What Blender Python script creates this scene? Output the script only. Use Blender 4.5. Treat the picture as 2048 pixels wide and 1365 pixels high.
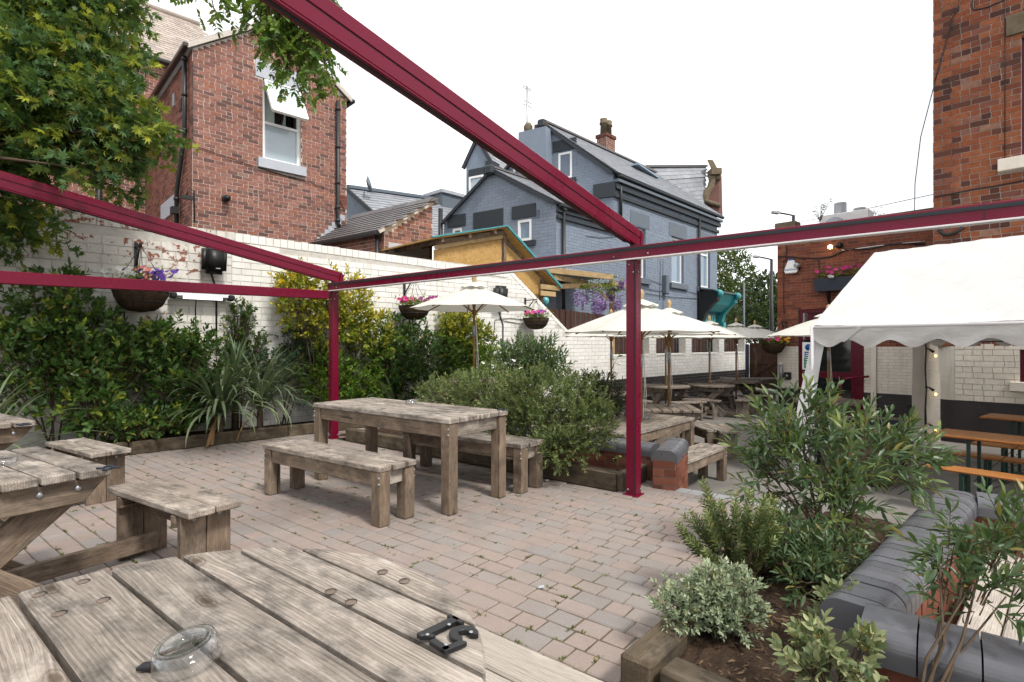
import bpy, bmesh, math, random
import numpy as np
from mathutils import Vector, Matrix
for o in list(bpy.data.objects): bpy.data.objects.remove(o)
SC = bpy.context.scene
COL = SC.collection
random.seed(7); RNG = np.random.default_rng(7)
# ---------------------------------------------------------------- camera, sky, sun, exposure
EYE = 1.33; FPX = 1080.0; HOR = 688.0
cam = bpy.data.cameras.new('camera'); camo = bpy.data.objects.new('camera', cam); COL.objects.link(camo)
camo.location = (0, 0, EYE); camo.rotation_euler = (math.pi/2, 0, 0)
cam.sensor_width = 36; cam.lens = 36*FPX/2048; cam.shift_y = (HOR-682.5)/2048
cam.clip_start = .05; cam.clip_end = 3000
SC.camera = camo
SUN_EL, SUN_AZ = math.radians(52), math.radians(142)      # azimuth from north (+Y) clockwise: behind the camera to the right
wd = bpy.data.worlds.new('World'); SC.world = wd; wd.use_nodes = True
nt = wd.node_tree; nt.nodes.clear()
def wn(t, **k):
    n = nt.nodes.new(t)
    for a, b in k.items(): setattr(n, a, b)
    return n
w_out = wn('ShaderNodeOutputWorld'); w_bg = wn('ShaderNodeBackground')
w_sky = wn('ShaderNodeTexSky'); w_sky.sky_type = 'NISHITA'; w_sky.sun_disc = False
w_sky.sun_elevation = SUN_EL; w_sky.sun_rotation = SUN_AZ
w_tc = wn('ShaderNodeTexCoord'); w_map = wn('ShaderNodeMapping'); w_map.inputs['Scale'].default_value = (1.0, 1.0, 2.2)
w_no = wn('ShaderNodeTexNoise'); w_no.inputs['Scale'].default_value = 2.3; w_no.inputs['Detail'].default_value = 5; w_no.inputs['Roughness'].default_value = .5
w_rp = wn('ShaderNodeValToRGB')
w_rp.color_ramp.elements[0].position = .36; w_rp.color_ramp.elements[0].color = (.43, .437, .446, 1)
w_rp.color_ramp.elements[1].position = .53; w_rp.color_ramp.elements[1].color = (.66, .66, .663, 1)
w_sc = wn('ShaderNodeVectorMath'); w_sc.operation = 'SCALE'; w_sc.inputs['Scale'].default_value = .10
w_mx = wn('ShaderNodeMix'); w_mx.data_type = 'RGBA'; w_mx.inputs[0].default_value = .92   # overcast: cloud over nearly all of the blue
nt.links.new(w_tc.outputs['Generated'], w_map.inputs[0]); nt.links.new(w_map.outputs[0], w_no.inputs['Vector'])
nt.links.new(w_no.outputs[0], w_rp.inputs[0]); nt.links.new(w_sky.outputs[0], w_sc.inputs[0])
nt.links.new(w_sc.outputs[0], w_mx.inputs[6]); nt.links.new(w_rp.outputs[0], w_mx.inputs[7])
nt.links.new(w_mx.outputs[2], w_bg.inputs[0]); nt.links.new(w_bg.outputs[0], w_out.inputs[0])
w_bg.inputs[1].default_value = 1.0
sl = bpy.data.lights.new('sun', 'SUN'); sl.energy = 1.5; sl.angle = math.radians(10); sl.color = (1, .96, .9)
slo = bpy.data.objects.new('sun', sl); COL.objects.link(slo)
sdir = Vector((math.cos(SUN_EL)*math.sin(SUN_AZ), math.cos(SUN_EL)*math.cos(SUN_AZ), math.sin(SUN_EL)))
slo.rotation_euler = sdir.to_track_quat('Z', 'Y').to_euler()
vs = SC.view_settings; vs.view_transform = 'Standard'; vs.look = 'None'; vs.gamma = 1; vs.use_curve_mapping = False
vs.exposure = 1.34
cy = SC.cycles; cy.max_bounces = 6; cy.diffuse_bounces = 3; cy.glossy_bounces = 2; cy.transmission_bounces = 6; cy.transparent_max_bounces = 12; cy.use_adaptive_sampling = True; cy.adaptive_threshold = .025; cy.caustics_reflective = False; cy.caustics_refractive = False
# ---------------------------------------------------------------- helpers
def V(*a): return Vector(a)
def W(px, py, Y): return Vector(((px-1024)/FPX*Y, Y, EYE-(py-HOR)/FPX*Y))        # a point at distance Y seen at (px, py)
def G(px, py, z=0.0): return W(px, py, (EYE-z)*FPX/(py-HOR))                       # the point at height z seen at (px, py)
def proj(p): return 1024+FPX*p[0]/max(p[1], .05), HOR-FPX*(p[2]-EYE)/max(p[1], .05)
def ang(d): return Vector((math.cos(math.radians(d)), math.sin(math.radians(d)), 0))
U = ang(43.6); VV = ang(133.6)          # along the old boundary wall / across it (buildings follow this)
T = ang(-38.3); N = ang(51.7)           # along the pergola beam and the pavers / across them
LOW = -.42                              # the lower yard
WM = {}
def link(o, parent=None, M=None):
    COL.objects.link(o)
    M = M or Matrix.Identity(4)
    if parent is not None:
        o.parent = parent; o.matrix_parent_inverse = WM[parent].inverted()
    o.matrix_basis = M; WM[o] = M
    return o
def tag(o, label=None, cat=None, group=None, kind=None):
    if label: o['label'] = label
    if cat: o['category'] = cat
    if group: o['group'] = group
    if kind: o['kind'] = kind
    return o
def thing(name, label, cat, loc=(0, 0, 0), rotz=0, group=None):
    o = bpy.data.objects.new(name, None); o.empty_display_size = .1
    link(o, None, Matrix.Translation(Vector(loc)) @ Matrix.Rotation(rotz, 4, 'Z'))
    return tag(o, label, cat, group)
def obj(name, me, m, parent=None, M=None):
    o = bpy.data.objects.new(name, me)
    if m is not None and not me.materials: me.materials.append(m)
    elif m is not None and me.materials[0] != m:
        o.data = me = me.copy(); me.materials.clear(); me.materials.append(m)
    return link(o, parent, M)
def part_label(o, s): o['label'] = s; return o
class MB:
    """collects vertices and faces; build() links them as one mesh object"""
    def __init__(s): s.v = []; s.f = []; s.sm = []
    def add(s, vs_, fs, smooth=False):
        n = len(s.v); s.v += [tuple(a) for a in vs_]; s.f += [tuple(i+n for i in f) for f in fs]; s.sm += [smooth]*len(fs); return s
    def box(s, c, size, M=None, ax=None):
        hx, hy, hz = size[0]/2, size[1]/2, size[2]/2
        P = [Vector((x, y, z)) for z in (-hz, hz) for y in (-hy, hy) for x in (-hx, hx)]
        if ax: P = [ax[0]*p.x+ax[1]*p.y+ax[2]*p.z for p in P]
        P = [p+Vector(c) for p in P]
        if M: P = [M @ p for p in P]
        return s.add(P, [(0, 2, 3, 1), (4, 5, 7, 6), (0, 1, 5, 4), (2, 6, 7, 3), (0, 4, 6, 2), (1, 3, 7, 5)])
    def bar(s, a, b, w, h, up=(0, 0, 1)):
        a, b = Vector(a), Vector(b); x = (b-a).normalized(); y = Vector(up).cross(x)
        if y.length < 1e-4: y = Vector((1, 0, 0)).cross(x)
        y.normalize(); z = x.cross(y)
        return s.box((a+b)/2, ((b-a).length, w, h), ax=(x, y, z))
    def tube(s, pts, rad, n=8, cap=True):
        pts = [Vector(p) for p in pts]
        if not hasattr(rad, '__len__'): rad = [rad]*len(pts)
        rings = []; prev = None
        for i, p in enumerate(pts):
            d = (pts[min(i+1, len(pts)-1)]-pts[max(i-1, 0)]).normalized()
            ref = prev if prev is not None else (Vector((0, 0, 1)) if abs(d.z) < .9 else Vector((1, 0, 0)))
            a = ref-d*ref.dot(d)
            if a.length < 1e-5: a = d.orthogonal()
            a.normalize(); prev = a; b = d.cross(a)
            rings.append([p+a*(math.cos(2*math.pi*k/n)*rad[i])+b*(math.sin(2*math.pi*k/n)*rad[i]) for k in range(n)])
        vs_ = [q for r in rings for q in r]; fs = []
        for i in range(len(pts)-1):
            for k in range(n):
                k2 = (k+1) % n; fs.append((i*n+k, i*n+k2, (i+1)*n+k2, (i+1)*n+k))
        if cap: fs.append(tuple(range(n-1, -1, -1))); fs.append(tuple((len(pts)-1)*n+k for k in range(n)))
        return s.add(vs_, fs, True)
    def lathe(s, prof, c=(0, 0, 0), n=16, axis=None):
        """profile of (radius, height)"""
        c = Vector(c); vs_ = []; fs = []
        for r, z in prof:
            for k in range(n):
                a = 2*math.pi*k/n; p = Vector((r*math.cos(a), r*math.sin(a), z))
                if axis: p = axis @ p
                vs_.append(c+p)
        for i in range(len(prof)-1):
            for k in range(n):
                k2 = (k+1) % n; fs.append((i*n+k, i*n+k2, (i+1)*n+k2, (i+1)*n+k))
        if prof[0][0] > 1e-4: fs.append(tuple(range(n-1, -1, -1)))
        if prof[-1][0] > 1e-4: fs.append(tuple((len(prof)-1)*n+k for k in range(n)))
        return s.add(vs_, fs, True)
    def prism(s, poly, d):
        """polygon of 3-D points pushed along d"""
        d = Vector(d); n = len(poly); P = [Vector(p) for p in poly]
        fs = [tuple(range(n)), tuple(range(2*n-1, n-1, -1))]+[(i, (i+1) % n+0, (i+1) % n+n, i+n)[::-1] for i in range(n)]
        return s.add(P+[p+d for p in P], fs)
    def quad(s, *P): return s.add(P, [tuple(range(len(P)))])
    def mesh(s, name='m'):
        me = bpy.data.meshes.new(name); me.from_pydata(s.v, [], s.f); me.update()
        if any(s.sm): me.polygons.foreach_set('use_smooth', s.sm)
        return me
    def build(s, name, m, parent=None, M=None, bevel=0):
        me = s.mesh(name)
        if bevel:
            bm = bmesh.new(); bm.from_mesh(me); bmesh.ops.recalc_face_normals(bm, faces=bm.faces)
            bmesh.ops.bevel(bm, geom=[e for e in bm.edges if e.is_manifold and e.calc_face_angle(0) > .5], offset=bevel, segments=1, affect='EDGES')
            bm.to_mesh(me); bm.free()
        else:
            bm = bmesh.new(); bm.from_mesh(me); bmesh.ops.recalc_face_normals(bm, faces=bm.faces); bm.to_mesh(me); bm.free()
        return obj(name, me, m, parent, M)
_bc = {}
def bevbox(L, w, h, b=.004, seg=1):
    k = (round(L, 3), round(w, 3), round(h, 3), b, seg)
    if k not in _bc:
        bm = bmesh.new(); bmesh.ops.create_cube(bm, size=1)
        bmesh.ops.scale(bm, vec=(L, w, h), verts=bm.verts)
        if b: bmesh.ops.bevel(bm, geom=bm.edges[:], offset=b, segments=seg, affect='EDGES')
        me = bpy.data.meshes.new('piece'); bm.to_mesh(me); bm.free(); _bc[k] = me
    return _bc[k]
def axisM(a, b, up=(0, 0, 1)):
    a, b = Vector(a), Vector(b); x = (b-a).normalized(); y = Vector(up).cross(x)
    if y.length < 1e-3: y = Vector((0, 1, 0))
    y.normalize(); z = x.cross(y)
    R = Matrix((x, y, z)).transposed().to_4x4(); return Matrix.Translation((a+b)/2) @ R
def piece(name, a, b, w, h, m, parent=None, up=(0, 0, 1), bev=.004):
    """a straight timber or bar from a to b, its grain along local X"""
    a, b = Vector(a), Vector(b)
    me = bevbox((b-a).length, w, h, bev)
    if not me.materials: me.materials.append(m)
    elif me.materials[0] != m:
        k = (id(me), m.name)
        if k not in _bc: c = me.copy(); c.materials.clear(); c.materials.append(m); _bc[k] = c
        me = _bc[k]
    return link(bpy.data.objects.new(name, me), parent, axisM(a, b, up))
def dup(root, loc, rotz, label=None, group=None):
    """a copy of a thing, its parts and their sub-parts (prototype built at the origin)"""
    M = Matrix.Translation(Vector(loc)) @ Matrix.Rotation(rotz, 4, 'Z')
    r = root.copy(); COL.objects.link(r); r.matrix_basis = M
    if label: r['label'] = label
    if group: r['group'] = group
    for ch in root.children:
        c = ch.copy(); COL.objects.link(c); c.parent = r
        for g in ch.children:
            d = g.copy(); COL.objects.link(d); d.parent = c
    return r
def place(root, loc, rotz, label):
    root.matrix_basis = Matrix.Translation(Vector(loc)) @ Matrix.Rotation(rotz, 4, 'Z'); WM[root] = root.matrix_basis.copy(); root['label'] = label; return root
# ---------------------------------------------------------------- materials
class NT:
    def __init__(s, name):
        s.m = bpy.data.materials.new(name); s.m.use_nodes = True; s.t = s.m.node_tree
        s.b = s.t.nodes['Principled BSDF']; s.x = 0
    def n(s, t, **k):
        o = s.t.nodes.new(t)
        for a, b in k.items(): setattr(o, a, b)
        return o
    def l(s, a, b): s.t.links.new(a, b)
    def pos(s): return s.n('ShaderNodeNewGeometry').outputs['Position']
    def objc(s): return s.n('ShaderNodeTexCoord').outputs['Object']
    def rnd(s):
        a = s.n('ShaderNodeObjectInfo').outputs['Random']; b = s.n('ShaderNodeNewGeometry').outputs['Random Per Island']
        m = s.math('ADD', a, b); return s.math('FRACT', m, 0)
    def math(s, op, a, b=0.0):
        m = s.n('ShaderNodeMath', operation=op)
        for i, q in enumerate((a, b)):
            if isinstance(q, (int, float)): m.inputs[i].default_value = q
            else: s.l(q, m.inputs[i])
        return m.outputs[0]
    def mapv(s, vec, scale=(1, 1, 1), off=None):
        m = s.n('ShaderNodeMapping'); m.inputs['Scale'].default_value = scale; s.l(vec, m.inputs[0])
        if off is not None: s.l(off, m.inputs['Location'])
        return m.outputs[0]
    def noise(s, vec, scale, detail=4, rough=.55, dist=0):
        m = s.n('ShaderNodeTexNoise'); m.inputs['Scale'].default_value = scale; m.inputs['Detail'].default_value = detail
        m.inputs['Roughness'].default_value = rough; m.inputs['Distortion'].default_value = dist
        if vec is not None: s.l(vec, m.inputs['Vector'])
        return m.outputs[0]
    def ramp(s, fac, stops, interp='LINEAR'):
        m = s.n('ShaderNodeValToRGB'); e = m.color_ramp; e.interpolation = interp
        col = lambda c: (c, c, c, 1) if isinstance(c, (int, float)) else (*c, 1)
        e.elements[0].position = stops[0][0]; e.elements[0].color = col(stops[0][1]); e.elements[1].position = stops[-1][0]; e.elements[1].color = col(stops[-1][1])
        for p, c in stops[1:-1]: q = e.elements.new(p); q.color = col(c)
        s.l(fac, m.inputs[0]); return m.outputs[0]
    def mix(s, fac, a, b, mode='MIX'):
        m = s.n('ShaderNodeMix'); m.data_type = 'RGBA'; m.blend_type = mode
        for i, q in ((0, fac), (6, a), (7, b)):
            if isinstance(q, (int, float)): m.inputs[i].default_value = q
            elif isinstance(q, tuple): m.inputs[i].default_value = (*q, 1)
            else: s.l(q, m.inputs[i])
        return m.outputs[2]
    def bump(s, h, strength=.3, dist=.01):
        m = s.n('ShaderNodeBump'); m.inputs['Strength'].default_value = strength; m.inputs['Distance'].default_value = dist
        s.l(h, m.inputs['Height']); s.l(m.outputs[0], s.b.inputs['Normal']); return m
    def fin(s, col, rough=.7, spec=.3, metal=0):
        for k, q in (('Base Color', col), ('Roughness', rough)):
            if isinstance(q, tuple): s.b.inputs[k].default_value = (*q, 1)
            elif isinstance(q, (int, float)): s.b.inputs[k].default_value = q
            else: s.l(q, s.b.inputs[k])
        s.b.inputs['Specular IOR Level'].default_value = spec; s.b.inputs['Metallic'].default_value = metal
        return s.m
def plain(name, col, rough=.6, spec=.3, metal=0, var=.12, scale=9, bump=0, bscale=60):
    t = NT(name); p = t.pos(); n = t.noise(p, scale, 5)
    c = t.mix(n, tuple(max(0, a*(1-var*1.6)) for a in col), tuple(min(1, a*(1+var*1.6)) for a in col))
    if bump: t.bump(t.noise(p, bscale, 4), bump, .004)
    return t.fin(c, rough, spec, metal)
def wood(name, dark, mid, light, stain=.5, rough=.85, scale=1.0):
    """weathered timber, grain along local X: fine fibres, growth rings, knots, cracks, grey and bleached patches"""
    t = NT(name); o = t.objc(); r = t.n('ShaderNodeObjectInfo').outputs['Random']
    off = t.n('ShaderNodeCombineXYZ'); t.l(t.math('MULTIPLY', r, 37), off.inputs[0]); t.l(t.math('MULTIPLY', r, 91), off.inputs[1]); t.l(t.math('MULTIPLY', r, 13), off.inputs[2])
    off = off.outputs[0]
    vo = t.n('ShaderNodeTexVoronoi'); vo.voronoi_dimensions = '2D'; vo.inputs['Scale'].default_value = 1.0; t.l(t.mapv(o, (1.5, 3.7, 3.7), off), vo.inputs['Vector']); kd = vo.outputs['Distance']
    push = t.ramp(kd, [(.0, 1), (.10, .72), (.22, .34), (.45, 0)])          # the grain bends round the knots
    wob = t.noise(t.mapv(o, (1.6, 4, 4), off), 1.0, 3, .5)
    cx = t.n('ShaderNodeCombineXYZ'); t.l(t.math('ADD', t.math('MULTIPLY', push, .026), t.math('MULTIPLY', wob, .024)), cx.inputs[1]); t.l(t.math('MULTIPLY', wob, .03), cx.inputs[2])
    va = t.n('ShaderNodeVectorMath'); va.operation = 'ADD'; t.l(o, va.inputs[0]); t.l(cx.outputs[0], va.inputs[1]); ov = va.outputs[0]
    fib = t.noise(t.mapv(ov, (3.5*scale, 210*scale, 210*scale), off), 2.4, 3, .7)
    wv = t.n('ShaderNodeTexWave', wave_type='BANDS', bands_direction='Y'); wv.inputs['Scale'].default_value = 33*scale; wv.inputs['Distortion'].default_value = 2.2; wv.inputs['Detail'].default_value = 2; wv.inputs['Detail Scale'].default_value = .25; t.l(t.mapv(ov, (1, 1, .6), off), wv.inputs['Vector'])
    ring = t.math('ADD', t.math('MULTIPLY', wv.outputs['Fac'], .20), t.math('MULTIPLY', t.noise(t.mapv(ov, (.6*scale, 62*scale, 62*scale), off), 2.0, 5, .66), .86))
    blot = t.noise(t.mapv(o, (4, 7, 7), off), 1.6, 7, .7); pale = t.noise(t.mapv(o, (2.5, 8, 8), off), 1.3, 6, .65)
    c = t.ramp(ring, [(.26, tuple(a*.6+b*.4 for a, b in zip(dark, mid))), (.44, tuple(a*.15+b*.85 for a, b in zip(dark, mid))), (.56, mid), (.86, tuple(a*.3+b*.7 for a, b in zip(mid, light)))])
    c = t.mix(t.ramp(fib, [(.32, .6), (.5, 0)]), c, tuple(a*.75 for a in dark)); c = t.mix(t.ramp(fib, [(.55, 0), (.75, .35)]), c, light)
    c = t.mix(t.math('MULTIPLY', t.ramp(pale, [(.5, 0), (.68, 1)]), .5), c, tuple(min(1, q*1.1) for q in light))
    g_ = sum(dark)/3; c = t.mix(t.math('MULTIPLY', t.ramp(blot, [(.47, 0), (.66, 1)]), min(1, stain*1.15)), c, (g_*1.3, g_*1.18, g_*1.08))
    c = t.mix(t.ramp(kd, [(.0, .85), (.03, .7), (.045, .2), (.055, .6), (.075, .08), (.11, 0)]), c, (dark[0]*.95, dark[1]*.72, dark[2]*.5))
    crack = t.ramp(t.noise(t.mapv(ov, (.55, 30, 30), off), 1.2, 2, .4), [(.262, 1), (.275, 0)])
    c = t.mix(t.math('MULTIPLY', crack, .9), c, tuple(q*.22 for q in dark))
    tint = t.ramp(r, [(0, (.80, .79, .78)), (.35, (1.0, .96, .92)), (.7, (1, 1, 1)), (1, (1.12, 1.07, 1.02))])
    c = t.mix(1.0, c, tint, 'MULTIPLY')
    t.bump(t.math('SUBTRACT', t.math('ADD', t.math('MULTIPLY', fib, .6), ring), t.math('MULTIPLY', crack, 1.2)), .6, .004)
    return t.fin(c, rough, .2)
M = {}
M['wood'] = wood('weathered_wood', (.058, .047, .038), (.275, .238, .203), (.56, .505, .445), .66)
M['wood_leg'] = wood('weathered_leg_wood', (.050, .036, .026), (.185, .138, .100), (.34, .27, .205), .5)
M['wood_far'] = wood('far_table_wood', (.055, .045, .037), (.205, .17, .14), (.38, .335, .29), .4)
M['sleeper'] = wood('sleeper_wood', (.028, .021, .014), (.095, .074, .050), (.20, .165, .118), .6)
M['newwood'] = wood('pale_timber', (.26, .17, .075), (.43, .31, .16), (.55, .42, .24), .15, .8)
M['fencewood'] = wood('brown_fence_wood', (.028, .014, .010), (.062, .031, .022), (.105, .055, .040), .3, .8)
M['beer'] = wood('orange_varnished_wood', (.23, .085, .022), (.36, .145, .038), (.45, .20, .06), .1, .35)
M['polewood'] = wood('umbrella_pole_wood', (.16, .085, .025), (.27, .15, .05), (.34, .20, .08), .1, .45)
def brickm(name, cols, rough=.85, soot=.0, mottled=.5):
    t = NT(name); p = t.pos(); r = t.rnd()
    c = t.ramp(r, cols)
    n = t.noise(p, 14, 6, .65); c = t.mix(t.math('MULTIPLY', t.ramp(n, [(.35, 1), (.62, 0)]), mottled), c, tuple(a*.45 for a in cols[len(cols)//2][1]))
    if soot: c = t.mix(t.math('MULTIPLY', t.ramp(t.noise(p, 1.1, 4, .6), [(.45, 0), (.7, 1)]), soot), c, (.045, .03, .028))
    t.bump(t.noise(p, 55, 5, .7), .5, .004)
    return t.fin(c, rough, .15)
M['brick_red'] = brickm('old_red_brick', [(0, (.11, .062, .056)), (.14, (.17, .088, .073)), (.3, (.245, .112, .088)), (.55, (.30, .135, .102)), (.8, (.325, .16, .125)), (.94, (.32, .125, .075)), (1, (.25, .165, .135))], soot=.3)
M['brick_orange'] = brickm('orange_red_brick', [(0, (.045, .024, .024)), (.16, (.10, .043, .034)), (.32, (.205, .064, .034)), (.55, (.265, .082, .037)), (.8, (.29, .105, .05)), (.93, (.19, .075, .06)), (1, (.28, .16, .11))], soot=.35)
M['brick_wing'] = brickm('dark_red_brick', [(0, (.13, .045, .030)), (.3, (.20, .062, .038)), (.6, (.25, .075, .042)), (.9, (.29, .098, .052)), (1, (.16, .075, .058))], soot=.25)
M['brick_dwarf'] = brickm('smooth_red_brick', [(0, (.12, .045, .03)), (.5, (.19, .068, .042)), (1, (.24, .092, .058))], rough=.7, mottled=.3)
M['mortar'] = plain('lime_mortar', (.50, .46, .41), .95, .1, var=.15, scale=20, bump=.4)
M['mortar_dark'] = plain('dark_mortar', (.19, .165, .14), .95, .1, var=.2, scale=20, bump=.4)
def painted(name, col, peel=0.0, dirt=.35, brick=(.27, .09, .055)):
    t = NT(name); p = t.pos(); r = t.rnd()
    c = t.mix(t.ramp(r, [(0, 0), (1, 1)]), tuple(a*.93 for a in col), tuple(min(1, a*1.05) for a in col))
    n = t.noise(p, 2.1, 6, .65)
    c = t.mix(t.math('MULTIPLY', t.ramp(n, [(.42, 0), (.72, 1)]), dirt), c, tuple(a*b for a, b in zip(col, (.62, .60, .55))))
    n3 = t.noise(p, 9, 5, .7); c = t.mix(t.math('MULTIPLY', t.ramp(n3, [(.52, 0), (.72, 1)]), dirt*.7), c, tuple(a*b for a, b in zip(col, (.55, .52, .46))))
    sk = t.noise(t.mapv(p, (5, 5, .55)), 1.6, 5, .65); c = t.mix(t.math('MULTIPLY', t.ramp(sk, [(.5, 0), (.75, 1)]), dirt*1.1), c, tuple(a*b for a, b in zip(col, (.5, .49, .42))))
    h = t.noise(p, 26, 5, .65)
    if peel:
        pk = t.ramp(t.math('ADD', t.math('MULTIPLY', t.noise(p, 11, 7, .7), .75), t.math('MULTIPLY', t.noise(p, .9, 3, .5), .45)), [(.70-peel, 0), (.715-peel, 1)])
        c = t.mix(pk, c, t.mix(t.noise(p, 30, 3), tuple(a*.6 for a in brick), tuple(a*1.4 for a in brick)))
        h = t.math('SUBTRACT', h, t.math('MULTIPLY', pk, .5))
    t.bump(h, .45, .006)
    return t.fin(c, .75, .25)
M['white_brick'] = painted('white_painted_brick', (.77, .755, .715), .0, .26)
M['white_peel'] = painted('peeling_white_painted_brick', (.70, .675, .625), .008, .45)
M['cream_brick'] = painted('cream_painted_brick', (.70, .64, .555), 0, .3)
M['grey_brick'] = painted('blue_grey_painted_brick', (.205, .243, .302), 0, .18)
M['dark_brick'] = painted('dark_grey_painted_brick', (.046, .041, .041), 0, .3)
M['white_mortar'] = plain('painted_mortar', (.52, .495, .45), .9, .1, var=.2, scale=12, bump=.4)
M['cream_mortar'] = plain('cream_mortar', (.46, .41, .345), .9, .1, var=.15, scale=12, bump=.3)
M['grey_mortar'] = plain('grey_mortar', (.155, .186, .235), .9, .1, var=.1, scale=12)
M['dark_mortar2'] = plain('black_mortar', (.035, .031, .031), .9, .1)
M['stone_grey'] = plain('painted_stone', (.40, .42, .46), .7, .2, var=.06, scale=6, bump=.15)
M['charcoal'] = plain('charcoal_paint', (.030, .036, .043), .6, .3, var=.1, bump=.1)
M['slatepaint'] = plain('slate_grey_paint', (.115, .138, .165), .6, .3, var=.08)
M['stone'] = plain('sooty_sandstone', (.14, .11, .075), .9, .15, var=.4, scale=7, bump=.4)
M['white_paint'] = plain('white_gloss_paint', (.78, .78, .77), .35, .5, var=.03)
M['black'] = plain('black_plastic', (.012, .012, .013), .45, .4, var=.15)
M['black_iron'] = plain('black_iron', (.015, .015, .016), .5, .5, var=.2, bump=.1)
M['gutter'] = plain('brown_gutter', (.035, .022, .019), .4, .5, var=.1)
M['navy'] = plain('navy_paint', (.012, .017, .033), .5, .4, var=.15)
M['galv'] = plain('galvanised_steel', (.33, .34, .35), .5, .5, .8, var=.12, scale=25)
M['pebble'] = plain('grey_pebble', (.16, .15, .145), .8, .2, var=.3, scale=30)
M['lead'] = plain('lead_flashing', (.36, .38, .41), .6, .4, var=.15, scale=8)
M['teal'] = plain('teal_paint', (.035, .27, .29), .45, .4, var=.1)
M['teal_felt'] = plain('teal_roof_edge', (.07, .25, .27), .8, .2, var=.2)
M['asphalt'] = None
def slate(name, col, var=.25):
    t = NT(name); p = t.pos(); r = t.rnd()
    c = t.mix(r, tuple(a*(1-var) for a in col), tuple(a*(1+var) for a in col))
    c = t.mix(t.math('MULTIPLY', t.ramp(t.noise(p, 3, 5, .6), [(.45, 0), (.7, 1)]), .35), c, tuple(a*.6 for a in col))
    t.bump(t.noise(p, 40, 4), .25, .004); return t.fin(c, .5, .45)
M['slate'] = slate('grey_slate', (.235, .245, .265), .14)
M['slate_dark'] = slate('dark_concrete_tile', (.115, .105, .105), .15)
M['slate_tan'] = slate('weathered_tan_tile', (.36, .30, .255), .2)
def paint_metal(name, col):
    t = NT(name); p = t.pos(); n = t.noise(p, 3, 5); sp = t.ramp(t.noise(p, 95, 2, .5), [(.70, 0), (.74, 1)])
    c = t.mix(n, tuple(a*.85 for a in col), tuple(a*1.15 for a in col)); c = t.mix(t.math('MULTIPLY', sp, .06), c, (.4, .3, .3))
    rr = t.ramp(t.noise(p, 5, 6, .65), [(.3, .2), (.7, .38)])
    ch = t.ramp(t.noise(p, 30, 5, .7), [(.72, 0), (.75, 1)]); c = t.mix(t.math('MULTIPLY', ch, .7), c, (.16, .11, .095))
    t.fin(c, rr, .2); t.b.inputs['Coat Weight'].default_value = .08; t.b.inputs['Coat Roughness'].default_value = .12
    return t.m
M['burgundy'] = paint_metal('burgundy_powder_coat', (.135, .0032, .021))
M['burg_wood'] = paint_metal('burgundy_gloss_wood', (.085, .006, .015))
M['rubber'] = plain('grey_rubber_gasket', (.022, .028, .032), .55, .3, var=.1)
M['whitestrip'] = plain('white_aluminium', (.72, .70, .70), .4, .4, var=.05)
def fabric(name, col, trans=.25, dirt=.25, sc=2.5):
    t = NT(name); p = t.pos(); n = t.noise(p, sc, 6, .62)
    c = t.mix(t.math('MULTIPLY', t.ramp(n, [(.45, 0), (.75, 1)]), dirt), col, tuple(a*b for a, b in zip(col, (.62, .60, .52))))
    t.bump(t.math('ADD', t.noise(t.mapv(p, (1, 1, 2.2)), 5, 6, .62, 1.4), t.math('MULTIPLY', t.noise(p, 260, 2), .12)), .6, .02)
    t.fin(c, .75, .2)
    tr = t.n('ShaderNodeBsdfTranslucent'); t.l(c, tr.inputs[0]); mx = t.n('ShaderNodeMixShader'); mx.inputs[0].default_value = trans
    out = [n for n in t.t.nodes if n.type == 'OUTPUT_MATERIAL'][0]
    t.l(t.b.outputs[0], mx.inputs[1]); t.l(tr.outputs[0], mx.inputs[2]); t.l(mx.outputs[0], out.inputs[0]); return t.m
M['canvas'] = fabric('cream_canvas', (.66, .645, .58), .22, .35)
M['vinyl'] = fabric('white_marquee_vinyl', (.60, .60, .59), .16, .18, 1.4)
M['vinyl_dirty'] = fabric('grubby_marquee_valance', (.60, .585, .565), .16, .45, 3.5)
def osb():
    t = NT('strand_board'); p = t.pos(); v = t.n('ShaderNodeTexVoronoi'); v.inputs['Scale'].default_value = 10; t.l(t.mapv(p, (1.2, 1.2, 2.4)), v.inputs['Vector'])
    n = t.noise(p, 22, 5, .7, 1.2)
    c = t.ramp(n, [(.3, (.24, .125, .035)), (.5, (.42, .255, .09)), (.7, (.56, .38, .17))])
    c = t.mix(.4, c, t.mix(v.outputs['Color'], (.30, .17, .05), (.55, .36, .15))); t.bump(n, .4, .006); return t.fin(c, .8, .2)
M['osb'] = osb()
def paver():
    t = NT('tumbled_block_paver'); p = t.pos(); r = t.rnd()
    c = t.ramp(r, [(0, (.235, .216, .203)), (.2, (.265, .235, .215)), (.42, (.285, .235, .208)), (.62, (.292, .23, .202)), (.8, (.277, .23, .205)), (.92, (.255, .233, .215)), (1, (.307, .238, .207))])
    n = t.noise(p, 5, 6, .65); c = t.mix(t.math('MULTIPLY', t.ramp(n, [(.4, 0), (.7, 1)]), .35), c, (.20, .16, .135)); c = t.mix(t.math('MULTIPLY', t.ramp(t.noise(p, .9, 5, .6), [(.5, 0), (.72, 1)]), .4), c, (.17, .135, .11))
    n2 = t.noise(p, 120, 4, .7); c = t.mix(t.math('MULTIPLY', t.ramp(n2, [(.45, 0), (.7, 1)]), .35), c, (.14, .11, .095))
    c = t.mix(t.math('MULTIPLY', t.ramp(n2, [(.25, 1), (.4, 0)]), .25), c, (.5, .45, .42))
    t.bump(t.math('ADD', n2, t.noise(p, 18, 4)), .35, .005); return t.fin(c, .85, .22)
M['paver'] = paver()
M['paver_grey'] = plain('grey_edge_block', (.30, .30, .30), .85, .2, var=.15, scale=8, bump=.3)
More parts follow.
